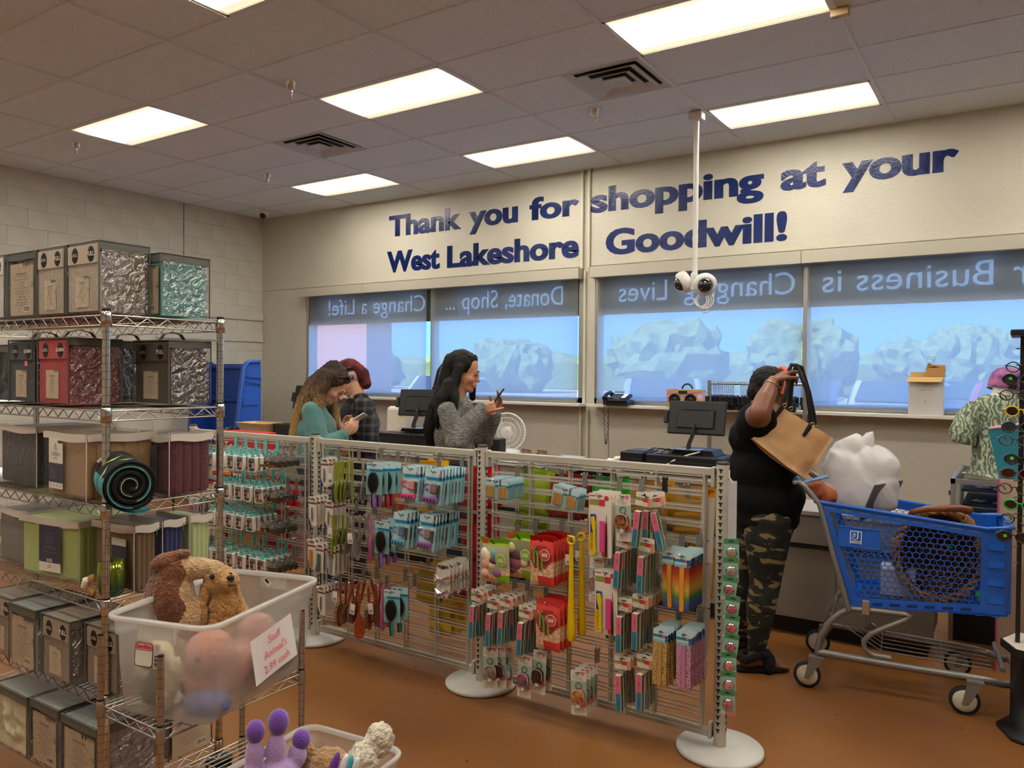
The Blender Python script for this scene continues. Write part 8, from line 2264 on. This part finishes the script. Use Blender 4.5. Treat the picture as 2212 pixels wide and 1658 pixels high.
flesh('sweatshirt', t, M_sweat, [([shR, elR], [.072, .07]), ([elR, (.14, -.15, 1.1), (.19, -.115, 1.135)], [.066, .056, .044]), ([shL, elL], [.07, .068]), ([elL, (.1, .13, 1.08), (.14, .09, 1.11)], [.064, .052, .042])], [((-.02, 0, 1.0), (.15, .19, .12)), ((-.03, 0, 1.16), (.145, .19, .15)), ((-.045, 0, 1.28), (.1, .165, .06)), ((-.03, 0, 1.33), (.075, .08, .035))], .009, 3, wrinkle(7, .007, 11))
q = Vector((.05, .035, .06)).normalized().to_track_quat('Z', 'Y').to_matrix().to_4x4(); MB().lathe([(.042, -.03), (.045, -.015), (.042, .004), (.036, .006)], M_sweat, 18, T(.195, -.112, 1.137) @ q, False, False).build('cuff', t)
legs(t, M_jean, -.01, .88, 0, ((-.03, -.09), (.03, .09)), [.095, .088, .058, .042])
for y_, x_ in ((-.09, -.01), (.09, .05)): sneaker(t, x_, y_, M_black, M_white)
b = MB()
for s in (-1, 1): b.tube([HM @ Vector((.055, s * .04, .115)), HM @ Vector((.035, s * .078, .1)), HM @ Vector((-.03, s * .09, .05))], .004, M_black, 6); b.ell((0, 0, 0), (.012, .03, .022), mat('lens_dark', S('0e0f12'), .05, coat=1), 14, 8, HM @ T(.06, s * .034, .125) @ Matrix.Rotation(-.8, 4, 'Y'))
b.build('sunglasses', t)
PF = T(-4.027, 3.73, 0) @ FR
phone('smartphone in a cream case held by the woman in teal', PF @ T(.265, -.06, 1.235) @ Matrix.Rotation(-.55, 4, 'Y') @ rotz(PI / 2) @ Matrix.Rotation(.35, 4, 'Y'), 'e2dccb')
# 3: man in plaid shirt and red beanie, facing the woman in teal
M_plaid = mat('plaid_black', S('16171a'), .85, bump=.15, bscale=120)
nt = M_plaid.node_tree; bb = nt.nodes['Principled BSDF']; tc = nt.nodes.new('ShaderNodeTexCoord'); acc = None
for k, axis in enumerate(('X', 'Z')):
    w = nt.nodes.new('ShaderNodeTexWave'); w.bands_direction = axis; w.inputs['Scale'].default_value = 5.2; w.inputs['Distortion'].default_value = .6; nt.links.new(tc.outputs['Object'], w.inputs[0])
    mr = nt.nodes.new('ShaderNodeMapRange'); mr.inputs[1].default_value = .62; mr.inputs[2].default_value = .8; mr.inputs[4].default_value = .5; nt.links.new(w.outputs[1], mr.inputs[0])
    if acc is None: acc = mr
    else: a2 = nt.nodes.new('ShaderNodeMath'); nt.links.new(acc.outputs[0], a2.inputs[0]); nt.links.new(mr.outputs[0], a2.inputs[1]); acc = a2
r = nt.nodes.new('ShaderNodeValToRGB'); r.color_ramp.elements[0].color = (*S('101114'), 1); r.color_ramp.elements[1].color = (*S('4a4a4c'), 1); nt.links.new(acc.outputs[0], r.inputs[0]); nt.links.new(r.outputs[0], bb.inputs['Base Color'])
t = thing('person', 'man in black plaid shirt and red beanie with goggles, head bent down', 'person', T(-4.124, 4.205, 0) @ FR @ rotz(PI))
HM = T(.07, 0, 1.505) @ Matrix.Rotation(.55, 4, 'Y')
flesh('body', t, S2, [([(0, 0, 1.3), (.01, 0, 1.4), (.04, 0, 1.46)], [.062, .056, .056]), ([(-.06, .17, 1.31), (-.13, .21, 1.06), (.02, .15, .98)], [.045, .04, .03]), ([(-.02, -.16, 1.31), (.0, -.2, 1.06), (.12, -.12, .98)], [.045, .04, .03])] + hand((.02, .15, .98), (1, -.2, 0), (0, -1, .2), .5) + hand((.12, -.12, .98), (1, .2, 0), (0, 1, .2), .5), headparts(HM) + [((0, 0, 1.1), (.1, .14, .25))], .0052, 3)
face(t, HM, S2d, H_dark)
M_bean = mat('beanie_red', S('7a1820'), .85, bump=.4, bscale=80, col2=S('14100f'), vscale=16)
flesh('beanie', t, M_bean, [([HM @ Vector((-.07, 0, .05)), HM @ Vector((-.1, 0, -.02)), HM @ Vector((-.085, 0, -.09))], [.06, .055, .045])], [((-.02, 0, .07), (.1, .083, .078), HM), ((.02, 0, .085), (.07, .072, .05), HM)], .008, 3, wrinkle(4, .003, 40))
b = MB()
for s in (-1, 1): b.ell((0, 0, 0), (.018, .036, .026), mat('lens_dark'), 14, 8, HM @ T(.055, s * .036, .118) @ Matrix.Rotation(-.7, 4, 'Y'))
b.tube([HM @ Vector((.03, .08, .1)), HM @ Vector((-.05, .094, .06)), HM @ Vector((-.12, 0, .06)), HM @ Vector((-.05, -.094, .06)), HM @ Vector((.03, -.08, .1))], .008, M_black, 6); b.build('goggles', t)
flesh('tee', t, M_mblack, [], [((.05, 0, 1.2), (.1, .13, .14)), ((.05, 0, 1.05), (.11, .14, .12)), ((.03, 0, 1.34), (.06, .07, .035))], .01, 3, wrinkle(9, .004))
flesh('plaid_shirt', t, M_plaid, [([(-.06, .165, 1.305), (-.13, .21, 1.06)], [.075, .07]), ([(-.13, .21, 1.06), (-.01, .16, .985)], [.066, .05]), ([(-.02, -.16, 1.3), (.0, -.2, 1.06)], [.072, .07]), ([(.0, -.2, 1.06), (.1, -.13, .985)], [.066, .05])], [((-.025, 0, .98), (.13, .19, .14)), ((-.03, 0, 1.16), (.13, .19, .15)), ((-.035, 0, 1.29), (.09, .17, .07)), ((-.02, .03, 1.37), (.06, .06, .035))], .009, 3, wrinkle(11, .008, 13))
legs(t, mat('trouser_black', S('121317'), .85), 0, .9, 0, ((0, -.1), (.05, .1)), [.1, .095, .065, .05])
for y_, x_ in ((-.1, .02), (.1, .07)): sneaker(t, x_, y_, M_black, M_black)
MB().box((.06, .155, 1.2), (.012, .01, .07), mat('pen_blue', S('1f4fb0'), .4), None, .003).build('pen', t)
# 4: woman in black with camouflage leggings holding up the handbag
S4 = mat('skin_brown', S('7a4a2f'), .45, bump=.06, bscale=180); S4d = mat('skin_brown_lid', S('5d3521'), .5)
t = thing('person', 'woman in black tee and camouflage leggings raising a handbag beside the cart', 'person', T(-1.174, 4.254, 0) @ FR)
HM = T(.07, .1, 1.462) @ rotz(.1) @ Matrix.Rotation(.25, 4, 'Y')
shR, elR, wrR = (-.09, -.13, 1.3), (-.131, -.345, 1.37), (-.03, -.235, 1.528)
flesh('body', t, S4, [([(0, .06, 1.28), (.01, .08, 1.37), (.03, .1, 1.42)], [.075, .064, .06]), ([shR, (-.11, -.25, 1.345), elR], [.072, .07, .053]), ([elR, (-.09, -.3, 1.44), wrR], [.054, .05, .031]), ([(.03, .25, 1.28), (.14, .3, 1.1), (.25, .22, 1.05)], [.06, .05, .032])] + hand(wrR, (.8, .1, .55), (.5, .1, -.85), [.35, .75, .9, 1.0], .45, .018, .04, .0098) + hand((.25, .22, 1.05), (1, -.1, -.1), (0, 0, -1), .6),
      [(c, (r_[0] * 1.06, r_[1] * 1.12, r_[2]), HM) for c, r_ in HEAD] + [((0, .03, 1.05), (.14, .18, .3))], .0052, 3)
face(t, HM, S4d, H_dark)
flesh('hair', t, H_dark, [], [((-.03, 0, .045), (.1, .09, .1), HM), ((-.07, 0, -.01), (.06, .07, .06), HM), ((.02, 0, .09), (.06, .07, .05), HM)], .008, 3, lambda c: .007 * noise.noise(c * 70))
MB().tube([HM @ Vector((.03 + .0 * k, .1 * math.sin(k), .05 + .1 * math.cos(k))) for k in [i / 14 * PI * 1.3 - PI * .65 for i in range(15)]], .014, mat('scarf_coral', S('d9604a'), .8, bump=.5, bscale=40), 8).build('headband', t)
b = MB()
for s in (-1, 1):
    b.tube([HM @ Vector((.098 - .01 * abs(math.cos(a)), s * .034 + .026 * math.cos(a), -.005 + .021 * math.sin(a))) for a in [2 * PI * k / 18 for k in range(18)]], .0018, M_black, 5, closed=True); b.tube([HM @ Vector((.09, s * .06, 0)), HM @ Vector((0, s * .085, .005))], .002, M_black, 5)
b.build('eyeglasses', t)
M_tee = mat('tee_black', (.0025, .0025, .003), .9, spec=.2)
flesh('tee', t, M_tee, [([shR, (-.1, -.22, 1.33)], [.105, .1]), ([(.02, .22, 1.28), (.1, .28, 1.16)], [.1, .09])], [((-.01, .02, 1.22), (.165, .2, .13)), ((.01, .01, 1.05), (.185, .215, .17)), ((.02, .0, .9), (.2, .22, .16)), ((.015, .0, .79), (.175, .21, .09)), ((.0, .06, 1.33), (.09, .1, .04))], .01, 22, wrinkle(15, .009, 8))
M_camo = mat('camo', S('14150f'), .8)
nt = M_camo.node_tree; bb = nt.nodes['Principled BSDF']; tc = nt.nodes.new('ShaderNodeTexCoord'); mp = nt.nodes.new('ShaderNodeMapping'); mp.inputs['Scale'].default_value = (1, 1, 2.4); nz = nt.nodes.new('ShaderNodeTexNoise'); nz.inputs['Scale'].default_value = 9; nz.inputs['Detail'].default_value = 2.5; nz.inputs['Distortion'].default_value = .8
r = nt.nodes.new('ShaderNodeValToRGB'); r.color_ramp.interpolation = 'CONSTANT'; r.color_ramp.elements[0].color = (*S('0d0d0b'), 1); r.color_ramp.elements[1].position = .57; r.color_ramp.elements[1].color = (*S('7a6a47'), 1)
for p, c in ((.46, '1d2118'), (.54, '0d0d0b')): e = r.color_ramp.elements.new(p); e.color = (*S(c), 1)
nt.links.new(tc.outputs['Object'], mp.inputs[0]); nt.links.new(mp.outputs[0], nz.inputs[0]); nt.links.new(nz.outputs[0], r.inputs[0]); nt.links.new(r.outputs[0], bb.inputs['Base Color'])
flesh('leggings', t, M_camo, [([(.01, -.08, .8), (.0, -.085, .7), (-.01, -.09, .46), (-.03, -.095, .33), (-.055, -.1, .09)], [.135, .12, .08, .078, .043]), ([(-.01, .1, .8), (-.02, .12, .65), (-.035, .135, .44), (-.05, .15, .31), (-.055, .18, .09)], [.135, .118, .08, .078, .043])], [], .01, 4, wrinkle(18, .003, 14))
M_fuzz = mat('slipper_fuzz', S('0c0b0b'), .95, bump=1.0, bscale=90)
for y_, x_ in ((-.1, -.05), (.18, -.06)):
    b = MB(); b.rings([[(x_ + px_ * 1.0, y_ + w * math.cos(a), .012 + .012 * math.sin(a)) for a in [2 * PI * k / 14 for k in range(14)]] for px_, w in ((-.115, .02), (-.1, .04), (-.03, .045), (.08, .05), (.145, .04), (.165, .015))], M_fuzz); b.build('slipper_sole', t)
    flesh('foot', t, S4, [([(x_ - .06, y_, .045), (x_, y_, .06), (x_ + .09, y_, .035), (x_ + .13, y_, .03)], [.033, .036, .03, .022])] + [([(x_ + .12, y_ + q, .03), (x_ + .155, y_ + q * 1.1, .026)], [.011, .009]) for q in (-.03, -.015, 0, .015, .03)], [], .006, 3)
    flesh('slipper_strap', t, M_fuzz, [([(x_ + .05, y_ - .048, .03), (x_ + .055, y_ - .03, .075), (x_ + .055, y_ + .03, .075), (x_ + .05, y_ + .048, .03)], [.03, .032, .032, .03]), ([(x_ - .075, y_ - .045, .07), (x_ - .1, y_, .08), (x_ - .075, y_ + .045, .07), (x_ + .01, y_ + .045, .1), (x_ + .01, y_ - .045, .1), (x_ - .075, y_ - .045, .07)], [.022] * 6)], [], .009, 2, lambda c: .006 * noise.noise(c * 90))
q = (Vector(wrR) - Vector(elR)).normalized(); br = T(*(Vector(wrR) - q * .03)) @ q.to_track_quat('Z', 'Y').to_matrix().to_4x4()
MB().tube([br @ Vector((.04 * math.cos(a), .04 * math.sin(a), .006 * math.sin(2 * a))) for a in [2 * PI * k / 24 for k in range(24)]], .0022, mat('gold', (.8, .62, .3), .25, 1), 6, closed=True).build('bracelet', t)
MB().ell((0, 0, 0), (.012, .006, .016), M_chrome, 10, 6, br @ T(.02, -.042, -.01)).build('charm', t)
PF = T(-1.174, 4.254, 0) @ FR
# tan handbag
M_tan = mat('bag_tan', S('c49a6c'), .55, bump=.15, bscale=25); M_strap = mat('strap_black', S('0c0b0b'), .45)
hb_ = thing('handbag', 'tan tote handbag with black straps held up by the woman in black', 'handbag', PF @ T(0, -.045, 0))
TL, TR_, BL, BR = [Vector(p) for p in ((-.033, -.2, 1.425), (.275, -.2, 1.242), (-.136, -.2, 1.234), (.13, -.2, 1.037))]
fr = []; nU, nV = 14, 10; vs = []; fs = []
for sd_i, off in enumerate((-1, 1)):
    for j in range(nV + 1):
        for i in range(nU + 1):
            u, v = i / nU, j / nV; p = TL.lerp(TR_, u).lerp(BL.lerp(BR, u), v)
            e = min(1, 5 * min(u, 1 - u)) ; th = .012 + .05 * v ** .8
            p = p + Vector((0, off * th * (.35 + .65 * e) + .012 * noise.noise(Vector((u * 4, v * 4, off))) , -.012 * math.sin(PI * u) * (v > .95)))
            vs.append(p)
n1 = (nU + 1) * (nV + 1)
for sd_i in (0, 1):
    for j in range(nV):
        for i in range(nU):
            a = sd_i * n1 + j * (nU + 1) + i; q_ = (a, a + nU + 1, a + nU + 2, a + 1); fs.append(q_ if sd_i == 0 else q_[::-1])
for j in range(nV):
    for i in (0, nU): a = j * (nU + 1) + i; fs.append((a, a + n1, a + n1 + nU + 1, a + nU + 1))
for i in range(nU): a = nV * (nU + 1) + i; fs.append((a, a + 1, a + 1 + n1, a + n1))
MB().add(vs, fs, M_tan, None, True).build('tote_body', hb_)
def XZ(px, py, y): return Vector((-.064 + (px - 1650) * .00237, y, 1.425 - (py - 867) * .00236))
for y, a, a2, b_, b2 in ((-.232, (1681, 872), (1667, 902), (1741, 912), (1728, 938)), (-.17, (1704, 880), (1704, 886), (1759, 920), (1766, 924))):
    top = [(1697, 800), (1702, 787), (1714, 789)] if y < -.2 else [(1709, 798), (1713, 788), (1724, 793)]
    e = MB(); pts = [XZ(*a, y), XZ((a[0] + top[0][0]) / 2, (a[1] + top[0][1]) / 2 - 2, y)] + [XZ(*p, -.2) for p in top] + [XZ((b_[0] + top[2][0]) / 2 + 4, (b_[1] + top[2][1]) / 2 - 8, y), XZ(b_[0] - 3, b_[1] - 25, y), XZ(*b_, y)]
    e.tube(pts, .01, M_strap, 8, rad=[(.0025, .0115)] * len(pts)); e.build('strap', hb_)
    for p, p2 in ((a, a2), (b_, b2)):
        d_ = (XZ(*p2, y) - XZ(*p, y)); k = MB(); k.tube([XZ(*p, y - .004), XZ(*p, y - .004) + Vector((-.012, 0, -.02)), XZ(*p, y - .004) + Vector((-.04, 0, -.062))], .01, M_strap, 8, rad=[(.004, .011), (.004, .013), (.003, .009)]); k.build('strap_tab', hb_)
        MB().tube(arc(tuple(XZ(*p, y - .006) + Vector((.004, 0, -.004))), .009, 0, 360, 14)[:-1], .0022, mat('gold'), 6, closed=True).build('ring', hb_)
